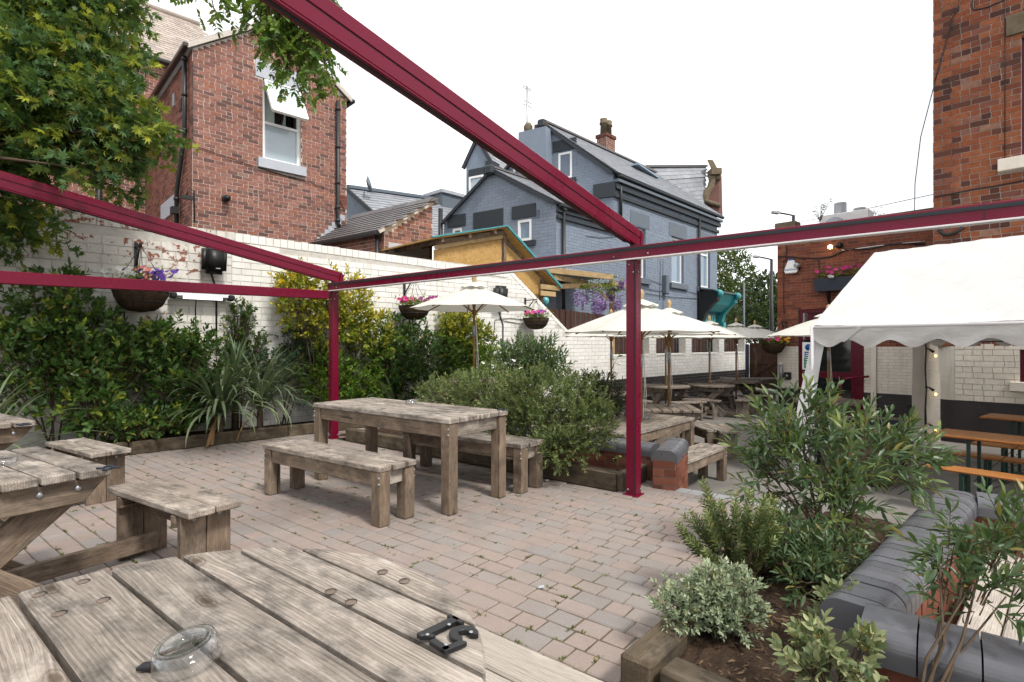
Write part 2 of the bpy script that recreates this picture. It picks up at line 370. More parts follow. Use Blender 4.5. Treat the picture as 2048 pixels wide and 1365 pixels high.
def ground(name, a, b, sc=8, fine=120, rough=.95, bump=.6, dist=.01):
    t = NT(name); p = t.pos(); n = t.noise(p, sc, 6, .65); f = t.noise(p, fine, 4, .7)
    c = t.mix(t.ramp(n, [(.35, 0), (.68, 1)]), a, b); c = t.mix(t.math('MULTIPLY', t.ramp(f, [(.55, 0), (.72, 1)]), .5), c, tuple(min(1, q*2.2) for q in b))
    c = t.mix(t.math('MULTIPLY', t.ramp(f, [(.3, 1), (.45, 0)]), .5), c, tuple(q*.4 for q in a))
    t.bump(t.math('ADD', n, t.math('MULTIPLY', f, .5)), bump, dist); return t.fin(c, rough, .15)
M['asphalt'] = ground('worn_tarmac', (.135, .125, .113), (.195, .182, .165), 1.3, 150, .92, .3, .005)
M['joint'] = ground('joint_sand', (.085, .068, .050), (.14, .112, .08), 9, 160)
M['soil'] = ground('dark_soil', (.030, .020, .014), (.070, .045, .030), 7, 60, .97, .9, .03)
M['earth'] = ground('rough_ground', (.11, .10, .085), (.16, .145, .12), 1.5, 40)
def glass_pane(name, col, rough=.06):
    t = NT(name); t.fin(col, rough, .8); return t.m
M['glass_dark'] = glass_pane('dark_window_glass', (.012, .014, .015), .04)
M['glass_pale'] = glass_pane('curtained_window_glass', (.36, .43, .47), .12)
M['glass_blue'] = glass_pane('painted_sky_glass', (.20, .27, .34), .05)  # blue pane: reflected sky put into the base colour
M['glass_frost'] = glass_pane('frosted_glass', (.46, .53, .51), .2)
def clear_glass():
    t = NT('clear_glass'); fr = t.n('ShaderNodeFresnel'); fr.inputs['IOR'].default_value = 1.5
    tr = t.n('ShaderNodeBsdfTransparent'); tr.inputs[0].default_value = (.985, .99, .99, 1); gl = t.n('ShaderNodeBsdfGlossy'); gl.inputs['Roughness'].default_value = .04
    lw = t.n('ShaderNodeLayerWeight'); lw.inputs[0].default_value = .5; fac = t.math('ADD', t.math('MULTIPLY', t.math('POWER', lw.outputs['Facing'], 1.6), .7), .03)
    mx = t.n('ShaderNodeMixShader'); t.l(fac, mx.inputs[0]); t.l(tr.outputs[0], mx.inputs[1]); t.l(gl.outputs[0], mx.inputs[2]); out = [n for n in t.t.nodes if n.type == 'OUTPUT_MATERIAL'][0]; t.l(mx.outputs[0], out.inputs[0]); return t.m
M['clear'] = clear_glass()
def emit(name, col, s):
    t = NT(name); t.fin(col, .4, .3); t.b.inputs['Emission Color'].default_value = (*col, 1); t.b.inputs['Emission Strength'].default_value = s; return t.m
M['bulb'] = emit('lit_bulb', (1, .55, .18), 1.6); M['lamp'] = emit('lit_lamp', (1, .68, .28), 6); M['heater'] = emit('heater_reflection_glow', (.85, .9, .92), .5)  # bulb and lamp are lit; heater emission stands in for a bright reflection
M['coir'] = plain('coir_liner', (.055, .036, .022), .95, .1, var=.5, scale=30, bump=.9, bscale=90)
M['bluesign'] = plain('blue_sign', (.02, .09, .28), .4, var=.02); M['greensign'] = plain('green_sign', (.02, .22, .11), .4, var=.02); M['whitesign'] = plain('white_sign', (.8, .8, .8), .4, var=.02)
M['greenplate'] = plain('green_plate', (.08, .13, .02), .4, .4, .3, var=.5, scale=60)
M['darkgreen'] = plain('dark_green_steel', (.008, .035, .026), .45, .4, var=.1)
M['bark'] = plain('bark', (.085, .062, .042), .9, .15, var=.4, scale=30, bump=.6)
M['twig'] = plain('brown_twig', (.080, .056, .038), .85, .15, var=.35, scale=30)
M['aluminium'] = plain('grey_aluminium', (.34, .35, .36), .4, .4, .4, var=.1)
M['coping'] = None
def bluebrick():
    t = NT('engineering_brick'); p = t.pos(); r = t.rnd(); c = t.mix(r, (.075, .076, .086), (.112, .113, .126))
    c = t.mix(t.math('MULTIPLY', t.ramp(t.noise(p, 9, 5, .6), [(.5, 0), (.75, 1)]), .4), c, (.12, .118, .122)); t.bump(t.noise(p, 40, 3), .12, .003)
    return t.fin(c, t.ramp(t.noise(p, 14, 4), [(.3, .25), (.7, .42)]), .6)
M['coping'] = bluebrick()
def leafm(name, a, b, tip, trans=.3, rough=.45, spec=.45, back=None):
    """leaf colours a..b at random, going to tip where the 'tint' attribute is high"""
    t = NT(name); r = t.n('ShaderNodeNewGeometry').outputs['Random Per Island']; p = t.pos()
    c = t.mix(r, a, b); at = t.n('ShaderNodeAttribute'); at.attribute_name = 'tint'
    c = t.mix(at.outputs['Fac'], c, tip)
    c = t.mix(t.math('MULTIPLY', t.ramp(t.noise(p, 2.2, 3), [(.4, 0), (.7, 1)]), .3), c, tuple(q*.6 for q in a))
    c = t.mix(t.math('MULTIPLY', t.ramp(r, [(.955, 0), (.965, 1)]), .7), c, (.30, .22, .05))
    t.fin(c, rough, spec)
    tr = t.n('ShaderNodeBsdfTranslucent'); t.l(t.mix(.35, c, (.25, .35, .03)), tr.inputs[0]); mx = t.n('ShaderNodeMixShader'); mx.inputs[0].default_value = trans
    out = [n for n in t.t.nodes if n.type == 'OUTPUT_MATERIAL'][0]
    t.l(t.b.outputs[0], mx.inputs[1]); t.l(tr.outputs[0], mx.inputs[2]); t.l(mx.outputs[0], out.inputs[0]); return t.m
L = {
 'maple': leafm('maple_leaf', (.034, .095, .026), (.105, .195, .062), (.46, .49, .05), .38, .45, .3),
 'ash': leafm('ash_leaf', (.050, .115, .02), (.105, .20, .045), (.28, .40, .06), .4, .45, .3),
 'dark': leafm('glossy_dark_leaf', (.022, .062, .012), (.085, .165, .04), (.36, .44, .04), .25, .36, .4),
 'ever': leafm('mid_green_leaf', (.042, .105, .020), (.115, .205, .05), (.44, .48, .045), .28, .42, .35),
 'yellow': leafm('variegated_yellow_leaf', (.055, .13, .014), (.14, .22, .024), (.78, .58, .05), .25, .45, .3),
 'blue': leafm('blue_green_leaf', (.030, .07, .036), (.08, .135, .078), (.17, .23, .1), .2, .45, .3),
 'hebe': leafm('small_grey_green_leaf', (.060, .090, .030), (.135, .18, .068), (.32, .37, .14), .25, .5, .25),
 'silver': leafm('grey_white_leaf', (.10, .15, .08), (.22, .28, .165), (.48, .53, .35), .2, .5, .25),
 'cream': leafm('cream_edged_leaf', (.06, .11, .045), (.13, .185, .085), (.50, .49, .25), .25, .45, .3),
 'lance': leafm('narrow_green_leaf', (.040, .085, .032), (.125, .185, .085), (.34, .38, .12), .28, .38, .42),
 'strap': leafm('strap_leaf', (.036, .072, .034), (.105, .155, .082), (.26, .30, .16), .15, .42, .4),
 'straw': leafm('dead_strap_leaf', (.24, .13, .05), (.34, .20, .09), (.3, .2, .1), .15, .6),
 'tree': leafm('far_tree_leaf', (.035, .068, .018), (.072, .115, .032), (.16, .19, .05), .25, .5),
 'treed': leafm('far_dark_tree_leaf', (.014, .032, .012), (.034, .06, .022), (.075, .105, .035), .2, .5),
 'grass': leafm('joint_weed', (.06, .10, .02), (.12, .17, .04), (.2, .2, .06), .25, .6),
 'dead': leafm('dead_leaf', (.10, .06, .03), (.19, .12, .07), (.2, .12, .05), .15, .7),
 'purple': leafm('wisteria_flower', (.30, .15, .46), (.46, .28, .60), (.5, .4, .6), .3, .6),
 'pink': leafm('pink_petal', (.62, .02, .20), (.72, .06, .30), (.75, .2, .4), .3, .6),
 'magenta': leafm('magenta_petal', (.22, .005, .12), (.36, .01, .2), (.5, .1, .3), .3, .6),
 'violet': leafm('violet_petal', (.07, .015, .26), (.13, .04, .38), (.2, .1, .5), .3, .6),
 'white': leafm('white_petal', (.70, .70, .66), (.82, .82, .78), (.8, .8, .7), .3, .6),
 'salmon': leafm('salmon_petal', (.75, .20, .20), (.8, .3, .28), (.8, .3, .3), .3, .6),
 'orange': leafm('orange_petal', (.75, .28, .01), (.8, .4, .02), (.8, .4, .1), .3, .6),
}

M['curtain_shaded'] = fabric('shaded_marquee_leg', (.46, .42, .365), .1, .45, 3.5)  # white leg vinyl with the shade under the marquee put into its colour
M['mortar_tall'] = plain('grey_mortar_joint', (.36, .325, .285), .95, .1, var=.2, scale=20, bump=.4)

M['plug'] = plain('wood_plug', (.15, .115, .092), .8, .2, var=.3, scale=60)
# ---------------------------------------------------------------- leaves and bricks
TPL = {
 'ovate': ([(0, 0, 0), (.17, .17, .03), (.25, .45, .05), (.17, .76, .02), (0, 1, -.08), (-.17, .76, .02), (-.25, .45, .05), (-.17, .17, .03), (0, .5, -.03)], [(0, 1, 8), (1, 2, 8), (2, 3, 8), (3, 4, 8), (4, 5, 8), (5, 6, 8), (6, 7, 8), (7, 0, 8)]),
 'lance': ([(0, 0, 0), (.085, .22, .02), (.125, .5, .03), (.08, .78, -.01), (0, 1, -.12), (-.08, .78, -.01), (-.125, .5, .03), (-.085, .22, .02), (0, .5, -.015)], [(0, 1, 8), (1, 2, 8), (2, 3, 8), (3, 4, 8), (4, 5, 8), (5, 6, 8), (6, 7, 8), (7, 0, 8)]),
 'small': ([(0, 0, 0), (.22, .5, .03), (0, 1, 0), (-.22, .5, .03)], [(0, 1, 2, 3)]),
 'needle': ([(0, 0, 0), (.09, .5, .0), (0, 1, 0), (-.09, .5, 0)], [(0, 1, 2, 3)]),
 'petal': ([(0, 0, 0), (.5, .55, .15), (.3, 1, .05), (-.3, 1, .05), (-.5, .55, .15)], [(0, 1, 2, 3, 4)]),
}
def _maple():
    v = [(0, 0, 0)]; k = 7
    for i in range(k):
        a = math.radians(-128+256*i/(k-1)); r = (.55, .85, 1.0, 1.08, 1.0, .85, .55)[i]
        v.append((math.sin(a)*r*.62, .28+math.cos(a)*r*.72, -.16*r))
        if i < k-1:
            a2 = math.radians(-128+256*(i+.5)/(k-1)); v.append((math.sin(a2)*.25, .28+math.cos(a2)*.27, 0.02))
    n = len(v); return (v, [(0, i, i+1) for i in range(1, n-1)])
TPL['maple'] = _maple()
def nrm(a): return a/np.maximum(np.linalg.norm(a, axis=-1, keepdims=True), 1e-6)
def leafmesh(name, P, D, S, tpl='ovate', tint=None, flat=.6):
    tv, tf = TPL[tpl]; tv = np.array(tv); n = len(P); k = len(tv)
    P = np.asarray(P, float); D = nrm(np.asarray(D, float)); S = np.broadcast_to(np.asarray(S, float), (n,))
    z0 = nrm(RNG.normal(size=(n, 3))*(1-flat)+np.array([0, 0, 1.0])*flat+1e-3)
    x = nrm(np.cross(D, z0)+1e-5); z = np.cross(x, D)
    vv = P[:, None, :]+S[:, None, None]*(tv[None, :, 0:1]*x[:, None, :]+tv[None, :, 1:2]*D[:, None, :]+tv[None, :, 2:3]*z[:, None, :])
    me = bpy.data.meshes.new(name); vv = vv.reshape(-1, 3)
    me.vertices.add(len(vv)); me.vertices.foreach_set('co', vv.ravel())
    ls = [len(f) for f in tf]; idx = np.concatenate([np.array(f) for f in tf])
    allidx = (idx[None, :]+(np.arange(n)*k)[:, None]).ravel()
    me.loops.add(len(allidx)); me.loops.foreach_set('vertex_index', allidx.astype(np.int32))
    lt = np.tile(ls, n); st = np.concatenate([[0], np.cumsum(lt)[:-1]])
    me.polygons.add(len(lt)); me.polygons.foreach_set('loop_start', st.astype(np.int32)); me.polygons.foreach_set('loop_total', lt.astype(np.int32))
    me.update(calc_edges=True)
    at = me.attributes.new('tint', 'FLOAT', 'POINT'); tt = np.zeros(n) if tint is None else np.asarray(tint, float)
    at.data.foreach_set('value', np.repeat(tt, k).astype(np.float32))
    return me
def shell(blobs, n, bias=.4):
    """points in ellipsoids (centre, radii), denser towards the outside, with the outward direction"""
    vol = np.array([b[1][0]*b[1][1]*b[1][2] for b in blobs])**.75; w = vol/vol.sum()
    k = RNG.choice(len(blobs), n, p=w); C = np.array([tuple(b[0]) for b in blobs])[k]; R = np.array([tuple(b[1]) for b in blobs])[k]
    d = nrm(RNG.normal(size=(n, 3))); r = RNG.random(n)[:, None]**bias
    lump = 1+.16*np.sin(d[:, 0:1]*7+C[:, 0:1]*9)*np.cos(d[:, 2:3]*6+C[:, 1:2]*5)
    return C+d*r*R*lump, nrm(d/R*R.mean(axis=1, keepdims=True))
def sprigs(P, O, m, slen, lsize, cone=60, up=.5, jit=.35):
    """leaves set along a short twig at every point"""
    n = len(P); st = nrm(O*.8+np.array([0, 0, up])+RNG.normal(size=(n, 3))*jit)
    a = nrm(np.cross(st, nrm(RNG.normal(size=(n, 3))))); b = np.cross(st, a)
    PP, DD, SS, HH, ID = [], [], [], [], []
    L_ = slen*(.7+.6*RNG.random(n))
    for j in range(m):
        f = (j+.6)/m; ph = j*2.4+RNG.random(n)*.8; c = math.radians(cone*(1.05-.65*f))
        dd = st*math.cos(c)+(a*np.cos(ph)[:, None]+b*np.sin(ph)[:, None])*math.sin(c)
        PP.append(P+st*(L_*f)[:, None]); DD.append(dd); SS.append(lsize*(.75+.5*RNG.random(n))*(1.05-.25*f)); HH.append(np.full(n, f)); ID.append(np.arange(n))
    return np.concatenate(PP), np.concatenate(DD), np.concatenate(SS), np.concatenate(HH), np.concatenate(ID), st, L_
def bush(name, label, base, blobs, n, m, slen, lsize, mat, tpl='ovate', tint=None, cat='shrub', stems=7, group=None, cone=60, up=.5, clip=None, stem_r=.012, bias=.4, flat=.6, part='foliage', twigs=True, tw=.35):
    t = thing(name, label, cat, base, 0, group)
    P, O = shell(blobs, n, bias)
    if clip is not None: k = clip(P); P, O = P[k], O[k]
    PP, DD, SS, HH, ID, st, L_ = sprigs(P, O, m, slen, lsize, cone, up)
    if clip is not None:
        k = clip(PP+DD*SS[:, None]*.8); PP, DD, SS, HH, ID = PP[k], DD[k], SS[k], HH[k], ID[k]
    sr = RNG.random(len(P))
    tv = tint(PP, HH, sr[ID]) if tint else np.clip((sr[ID]-.75)*2, 0, 1)*HH*.6
    o = obj(part, leafmesh(name, PP, DD, SS, tpl, tv, flat), mat, t)
    mb = MB(); base = Vector(base)
    for i in range(stems):
        b = blobs[i % len(blobs)]; c = Vector(b[0]); tgt = c+Vector((random.uniform(-.5, .5)*b[1][0], random.uniform(-.5, .5)*b[1][1], random.uniform(-.1, .6)*b[1][2]))
        b0 = base+Vector((random.uniform(-.08, .08), random.uniform(-.08, .08), -.02)); mid = b0.lerp(tgt, .5)+Vector((random.uniform(-.06, .06), random.uniform(-.06, .06), .05))
        mb.tube([b0, b0.lerp(mid, .5)+Vector((random.uniform(-.02, .02), 0, .02)), mid, tgt], [stem_r, stem_r*.85, stem_r*.65, stem_r*.3], 5)
    if twigs:
        q = min(len(P), 160)
        for i in range(q):
            a_ = Vector(P[i]); c = Vector(P[i]+st[i]*L_[i]); inn = a_.lerp(base+Vector((0, 0, max(0, (a_.z-base.z)*.4))), tw)
            if clip is None or clip(np.array([tuple(inn)]))[0]: mb.tube([inn, a_, c], [stem_r*.4, stem_r*.28, stem_r*.14], 3, False)
    if mb.v: mb.build('stem', M['twig'], t)
    return t
_ub = None
def ubrick():
    global _ub
    if _ub is None:
        mb = MB().box((0, 0, 0), (1, 1, 1)); _ub = mb.mesh('brick')
    return _ub
_ubm = {}
def boxes_np(name, C, A, S):
    """many boxes at once: centres, three axes, sizes"""
    n = len(C); c8 = np.array([(x, y, z) for z in (-.5, .5) for y in (-.5, .5) for x in (-.5, .5)])
    fc = np.array([(0, 2, 3, 1), (4, 5, 7, 6), (0, 1, 5, 4), (2, 6, 7, 3), (0, 4, 6, 2), (1, 3, 7, 5)])
    v = np.asarray(C)[:, None, :]+sum((c8[None, :, i:i+1]*np.asarray(S)[:, None, i:i+1])*np.asarray(A[i])[None, None, :] for i in range(3))
    me = bpy.data.meshes.new(name); me.vertices.add(n*8); me.vertices.foreach_set('co', v.reshape(-1))
    idx = (fc.ravel()[None, :]+(np.arange(n)*8)[:, None]).ravel(); me.loops.add(len(idx)); me.loops.foreach_set('vertex_index', idx.astype(np.int32))
    me.polygons.add(n*6); me.polygons.foreach_set('loop_start', (np.arange(n*6)*4).astype(np.int32)); me.polygons.foreach_set('loop_total', np.full(n*6, 4, np.int32))
    me.update(calc_edges=True)
    if np.dot(np.cross(A[0], A[1]), A[2]) < 0: me.flip_normals()
    me.shade_flat()
    return me
def lay(width, z0, z1, ml, mh, joint, holes=(), inside=None, hdr=.25, jitter=.0):
    out = []; r = 0; z = z0
    while z < z1-mh*.4:
        x = -(r % 2)*ml*.5-(r % 3)*.01
        while x < width:
            xs = [(x, x+ml)] if random.random() > hdr else [(x, x+ml*.5), (x+ml*.5, x+ml)]
            for a, b in xs:
                a, b = max(a, 0), min(b, width)
                segs = [(a, b)]; zc = z+mh/2
                for h in holes:
                    if h[2] < zc < h[3]:
                        ns = []
                        for p, q in segs:
                            if q <= h[0] or p >= h[1]: ns.append((p, q)); continue
                            if p < h[0]: ns.append((p, h[0]))
                            if q > h[1]: ns.append((h[1], q))
                        segs = ns
                for p, q in segs:
                    if q-p > .03 and (inside is None or inside((p+q)/2, zc, q-p, mh)):
                        out.append((p+joint/2, q-joint/2, z+joint/2, z+mh-joint/2))
            x += ml
        z += mh; r += 1
    return out
def brick_face(parent, O, X, nv, rects, mat, proud=.007, depth=.03, nmax=300, name='brick', rest='brickwork'):
    """rects in wall coordinates become bricks: the largest in view one by one, the rest as one part"""
    O = Vector(O); X = Vector(X).normalized(); nv = Vector(nv).normalized(); Zv = Vector((0, 0, 1)); rs = []
    for a, b, c, d in rects:
        p = O+X*((a+b)/2); px0, py0 = proj((O+X*a+Zv*c)); px1, py1 = proj((O+X*b+Zv*d))
        vis = p.y > .3 and -60 < (px0+px1)/2 < 2108 and -60 < (py0+py1)/2 < 1425
        rs.append((abs((px1-px0)*(py1-py0)) if vis else 0, a, b, c, d))
    rs.sort(key=lambda q: -q[0]); k = min(nmax, sum(1 for q in rs if q[0] > 0))
    if mat.name not in _ubm: c = ubrick().copy(); c.materials.append(mat); _ubm[mat.name] = c
    me = _ubm[mat.name]; R = Matrix((X, nv, Zv)).transposed().to_4x4()
    for q in rs[:k]:
        _, a, b, c, d = q; j = random.uniform(-.0025, .0025)
        Mx = Matrix.Translation(O+X*((a+b)/2)+Zv*((c+d)/2)+nv*((proud-depth)/2+j)) @ R @ Matrix.Diagonal((b-a, proud+depth, d-c, 1))
        link(bpy.data.objects.new(name, me), parent, Mx)
    if len(rs) > k:
        q = np.array([r[1:] for r in rs[k:]]); Oa = np.array(O); Xa = np.array(X); na = np.array(nv)
        Cc = Oa+((q[:, 0]+q[:, 1])/2)[:, None]*Xa+((q[:, 2]+q[:, 3])/2)[:, None]*np.array([0, 0, 1.])+na*((proud-depth)/2+RNG.uniform(-.0025, .0025, len(q)))[:, None]
        S = np.stack([q[:, 1]-q[:, 0], np.full(len(q), proud+depth), q[:, 3]-q[:, 2]], 1)
        o = obj(rest, boxes_np(rest, Cc, (Xa, na, np.array([0, 0, 1.])), S), mat, parent); o['kind'] = 'stuff'
def slab_cells(mb, O, X, nv, width, z0, z1, thick, holes=(), inside=None):
    """a wall slab with openings, its face on the plane through O"""
    xs = sorted({0, width, *[h[0] for h in holes], *[h[1] for h in holes]}); zs = sorted({z0, z1, *[h[2] for h in holes], *[h[3] for h in holes]})
    xs = [x for x in xs if 0 <= x <= width]; zs = [z for z in zs if z0 <= z <= z1]
    for xa, xb in zip(xs, xs[1:]):
        for za, zb in zip(zs, zs[1:]):
            xc, zc = (xa+xb)/2, (za+zb)/2
            if any(h[0] < xc < h[1] and h[2] < zc < h[3] for h in holes): continue
            mb.box(Vector(O)+Vector(X)*xc+Vector((0, 0, zc))-Vector(nv)*thick/2, (xb-xa, thick, zb-za), ax=(Vector(X), Vector(nv), Vector((0, 0, 1))))
def window(parent, O, X, nv, x0, x1, z0, z1, fm, gm, rec=.09, fw=.05, name='window', bar=None, bars_v=()):
    """a framed window set back in its opening; frame and panes are its pieces"""
    O, X, nv = Vector(O), Vector(X), Vector(nv); Z = Vector((0, 0, 1)); ax = (X, nv, Z); c = lambda x, z, d=0: O+X*x+Z*z-nv*(rec+d)
    mb = MB()
    mb.box(c((x0+x1)/2, z0+fw/2), (x1-x0, .06, fw), ax=ax); mb.box(c((x0+x1)/2, z1-fw/2), (x1-x0, .06, fw), ax=ax)
    for x in (x0+fw/2, x1-fw/2): mb.box(c(x, (z0+z1)/2), (fw, .06, z1-z0-2*fw), ax=ax)
    if bar is not None: mb.box(c((x0+x1)/2, bar), (x1-x0-2*fw, .05, fw*.9), ax=ax)
    for xv in bars_v: mb.box(c(xv, (z0+z1)/2), (fw*.8, .05, z1-z0-2*fw), ax=ax)
    w = mb.build(name, fm, parent)
    zz = [z0+fw] + ([bar] if bar is not None else []) + [z1-fw]
    for za, zb in zip(zz, zz[1:]):
        MB().box(c((x0+x1)/2, (za+zb)/2, .02), (x1-x0-2*fw+.01, .01, zb-za), ax=ax).build('pane', gm, w)
    return w
# ---------------------------------------------------------------- the ground
gm = MB(); gm.quad((-400, -60, LOW-.006), (400, -60, LOW-.006), (400, 900, LOW-.006), (-400, 900, LOW-.006))
tag(gm.build('ground', M['earth']), kind='structure')
ym = MB(); ym.quad((-3.5, 6, LOW), (1, 2.4, LOW), (1, -3, LOW), (12, -3, LOW), (16, 8, LOW), (12, 26, LOW), (6, 22, LOW))
tag(ym.build('yard', M['asphalt']), kind='structure')
def TN(t, n, z=0): return T*t+N*n+Vector((0, 0, z))
E0 = Vector((1.535, 4.98, 0)); E1 = E0+T*1.15
patio_xy = [E0-T*.0, E1, Vector((2.93, 3.58, 0)), Vector((1.13, 1.87, 0)), Vector((1.75, 1.35, 0)), Vector((3.2, -.1, 0)), Vector((3.2, -3, 0)), Vector((-9, -3, 0)), Vector((-10, 3, 0)),
            Vector((-4.2, 8.35, 0)), Vector((-1.0, 11.35, 0)), TN(-4.6, 7.6), TN(-4.6, 4.98), TN(-1.95, 4.98)]
pm = MB(); pm.prism([p+Vector((0, 0, -.0065)) for p in patio_xy], (0, 0, LOW-.05)); tag(pm.build('patio', M['joint']), kind='structure')
def in_poly(x, y, poly):
    c = False; j = len(poly)-1
    for i in range(len(poly)):
        a, b = poly[i], poly[j]
        if (a[1] > y) != (b[1] > y) and x < (b[0]-a[0])*(y-a[1])/(b[1]-a[1])+a[0]: c = not c
        j = i
    return c
WP = Vector((-4.35, 7.98, 0))                          # a point on the face of the boundary wall
bed_left = [WP+U*-5-VV*.94, WP+U*2.55-VV*.94, WP+U*3.3-VV*.55, WP+U*7-VV*.55, WP+U*7, WP+U*-5]
bed_mid = [TN(-2.26, 4.42), TN(-6.6, 4.42), TN(-6.6, 5.2), TN(-2.26, 5.2)]
BU = ang(48.5); BR0 = Vector((.50, 2.02, 0)); bed_right = [BR0, BR0+BU*2.75, Vector((2.9, 3.6, 0)), Vector((1.1, 1.8, 0)), Vector((1.85, 1.15, 0)), Vector((1.5, .9, 0))]
beds = [[(p.x, p.y) for p in b] for b in (bed_left, bed_mid, bed_right)]
ppoly = [(p.x, p.y) for p in patio_xy]
pav = []; row = 0; nn = -.2
while nn < 8.0:
    t = -9.0-random.random()*.2
    wrow = .127 if row % 2 else .121
    while t < 2.2:
        ln = random.choice((.118, .152, .152, .186, .205))
        c = TN(t+ln/2, nn+wrow/2); t += ln
        if c.y < .55: continue
        px, py = proj(c)
        if not (-260 < px < 2300 and py < 1900): continue
        if not in_poly(c.x, c.y, ppoly) or any(in_poly(c.x, c.y, b) for b in beds): continue
        if (c-E0).dot(N) > -.09 and (c-E0).dot(T) > -.02: continue
        vis = -20 < px < 2068 and 700 < py < 1390
        if vis and (c.xy-Vector((-.646, .945))).length < .52: vis = False
        pav.append(((1/c.y**2.4 if vis else 0), c, ln, wrow))
    nn += wrow; row += 1
pav.sort(key=lambda q: -q[0])
patio_paving = thing('paving', 'pinkish grey tumbled block paving laid in straight rows across the patio', 'paving', (0, 3, -.01))
MT = Matrix((T, N, Vector((0, 0, 1)))).transposed().to_4x4()
rest = MB(); tplc = {}
for i, (s, c, ln, wr) in enumerate(pav):
    me = bevbox(ln-.0035, wr-.0035, .05, .007)
    Mx = Matrix.Translation(c+Vector((0, 0, -.025+random.uniform(-.004, .0015)))) @ MT @ Matrix.Rotation(random.uniform(-.02, .02), 4, 'Z') @ Matrix.Rotation(random.uniform(-.022, .022), 4, 'X') @ Matrix.Rotation(random.uniform(-.015, .015), 4, 'Y')
    if i < 300 and s > 0:
        if not me.materials: me.materials.append(M['paver'])
        link(bpy.data.objects.new('paver', me), patio_paving, Mx)
    else:
        k = id(me)
        if k not in tplc: tplc[k] = ([v.co.copy() for v in me.vertices], [tuple(p.vertices) for p in me.polygons if p.normal.z > -.5 and p.center.z > -.02])
        rest.add([Mx @ v for v in tplc[k][0]], tplc[k][1])
pr = obj('pavers', rest.mesh('pavers'), M['paver'], patio_paving); pr['kind'] = 'stuff'
for i in range(9):                                      # grey blocks along the step down to the yard
    p = E0+T*(.06+i*.115)-N*.045
    piece('edge_block', p-N*.075+Vector((0, 0, -.03)), p+N*.075+Vector((0, 0, -.03)), .108, .06, M['paver_grey'], patio_paving, bev=.006)
# moss and weeds in the joints
P, D, S = [], [], []
for s, c, ln, wr in random.sample([q for q in pav if q[0] > 0], min(620, len(pav))):
    e = c-N*wr/2+T*random.uniform(-ln/2, ln/2) if random.random() < .6 else c+T*ln/2+N*random.uniform(-wr/2, wr/2)
    along = T if random.random() < .6 else N
    for q in range(random.randint(6, 34)):
        P.append(tuple(e+along*random.gauss(0, .018)+Vector((random.gauss(0, .003), random.gauss(0, .003), -.006)))); D.append((random.gauss(0, .7), random.gauss(0, .7), .7)); S.append(random.uniform(.007, .021))
tag(obj('moss', leafmesh('moss', P, D, S, 'small', RNG.random(len(P))*.8), L['grass']), 'green moss and weed tufts growing in the paving joints', 'moss', kind='stuff')
# soil of the beds
for b, nm, z in ((bed_left, 'soil', .05), (bed_mid, 'soil', .07), (bed_right, 'soil', .085)):
    bm = bmesh.new(); f = bm.faces.new([bm.verts.new((p.x, p.y, z)) for p in b]); bmesh.ops.triangulate(bm, faces=[f]); bmesh.ops.subdivide_edges(bm, edges=bm.edges[:], cuts=5, use_grid_fill=True)
    bmesh.ops.subdivide_edges(bm, edges=bm.edges[:], cuts=2, use_grid_fill=True)
    for v in bm.verts: v.co.z += .022*math.sin(v.co.x*7.3+1)*math.cos(v.co.y*6.1)+random.uniform(-.008, .008)-.03*(1 if any((v.co.xy-p.xy).length < .02 for p in b) else 0)
    bmesh.ops.recalc_face_normals(bm, faces=bm.faces); me = bpy.data.meshes.new('soil'); bm.to_mesh(me); bm.free(); tag(obj(nm, me, M['soil']), kind='structure')
P, D, S = [], [], []
for i in range(2600):
    b = bed_right if i % 5 < 3 else bed_mid
    r1 = random.random(); c = (b[0].lerp(b[1], random.random())).lerp(b[-1].lerp(b[2], random.random()), random.random()) if b is bed_mid else BR0+BU*random.uniform(.1, 2.7)+T*random.uniform(.1, .85)
    if i % 5 < 3 and random.random() < .35: c = BR0+BU*random.uniform(-.2, .9)+T*random.uniform(.2, 1.1)
    P.append((c.x, c.y, (.10 if b is bed_right else .09)+random.uniform(-.005, .012))); D.append((random.gauss(0, 1), random.gauss(0, 1), random.gauss(0, .25))); S.append(random.uniform(.012, .04))
tag(obj('leaf_litter', leafmesh('leaf_litter', P, D, S, 'lance', None, .7), L['dead']), 'dry brown leaf and bark litter scattered over the planting beds', 'leaf litter', kind='stuff')
for i in range(16):
    c = BR0+BU*random.uniform(.15, 1.6)+T*random.uniform(.25, .8); mb = MB(); s = random.uniform(.01, .02)
    bm = bmesh.new(); bmesh.ops.create_icosphere(bm, subdivisions=2, radius=s)
    for v in bm.verts: v.co = Vector((v.co.x*1.3, v.co.y, v.co.z*.6))*random.uniform(.85, 1.12)
    me = bpy.data.meshes.new('stone'); bm.to_mesh(me); bm.free()
    tag(obj('stone', me, M['pebble'], None, Matrix.Translation((c.x, c.y, .105)) @ Matrix.Rotation(i, 4, 'Z')), 'small grey stone lying on the dark soil of the shrub bed', 'stone', 'small stones on the bed')
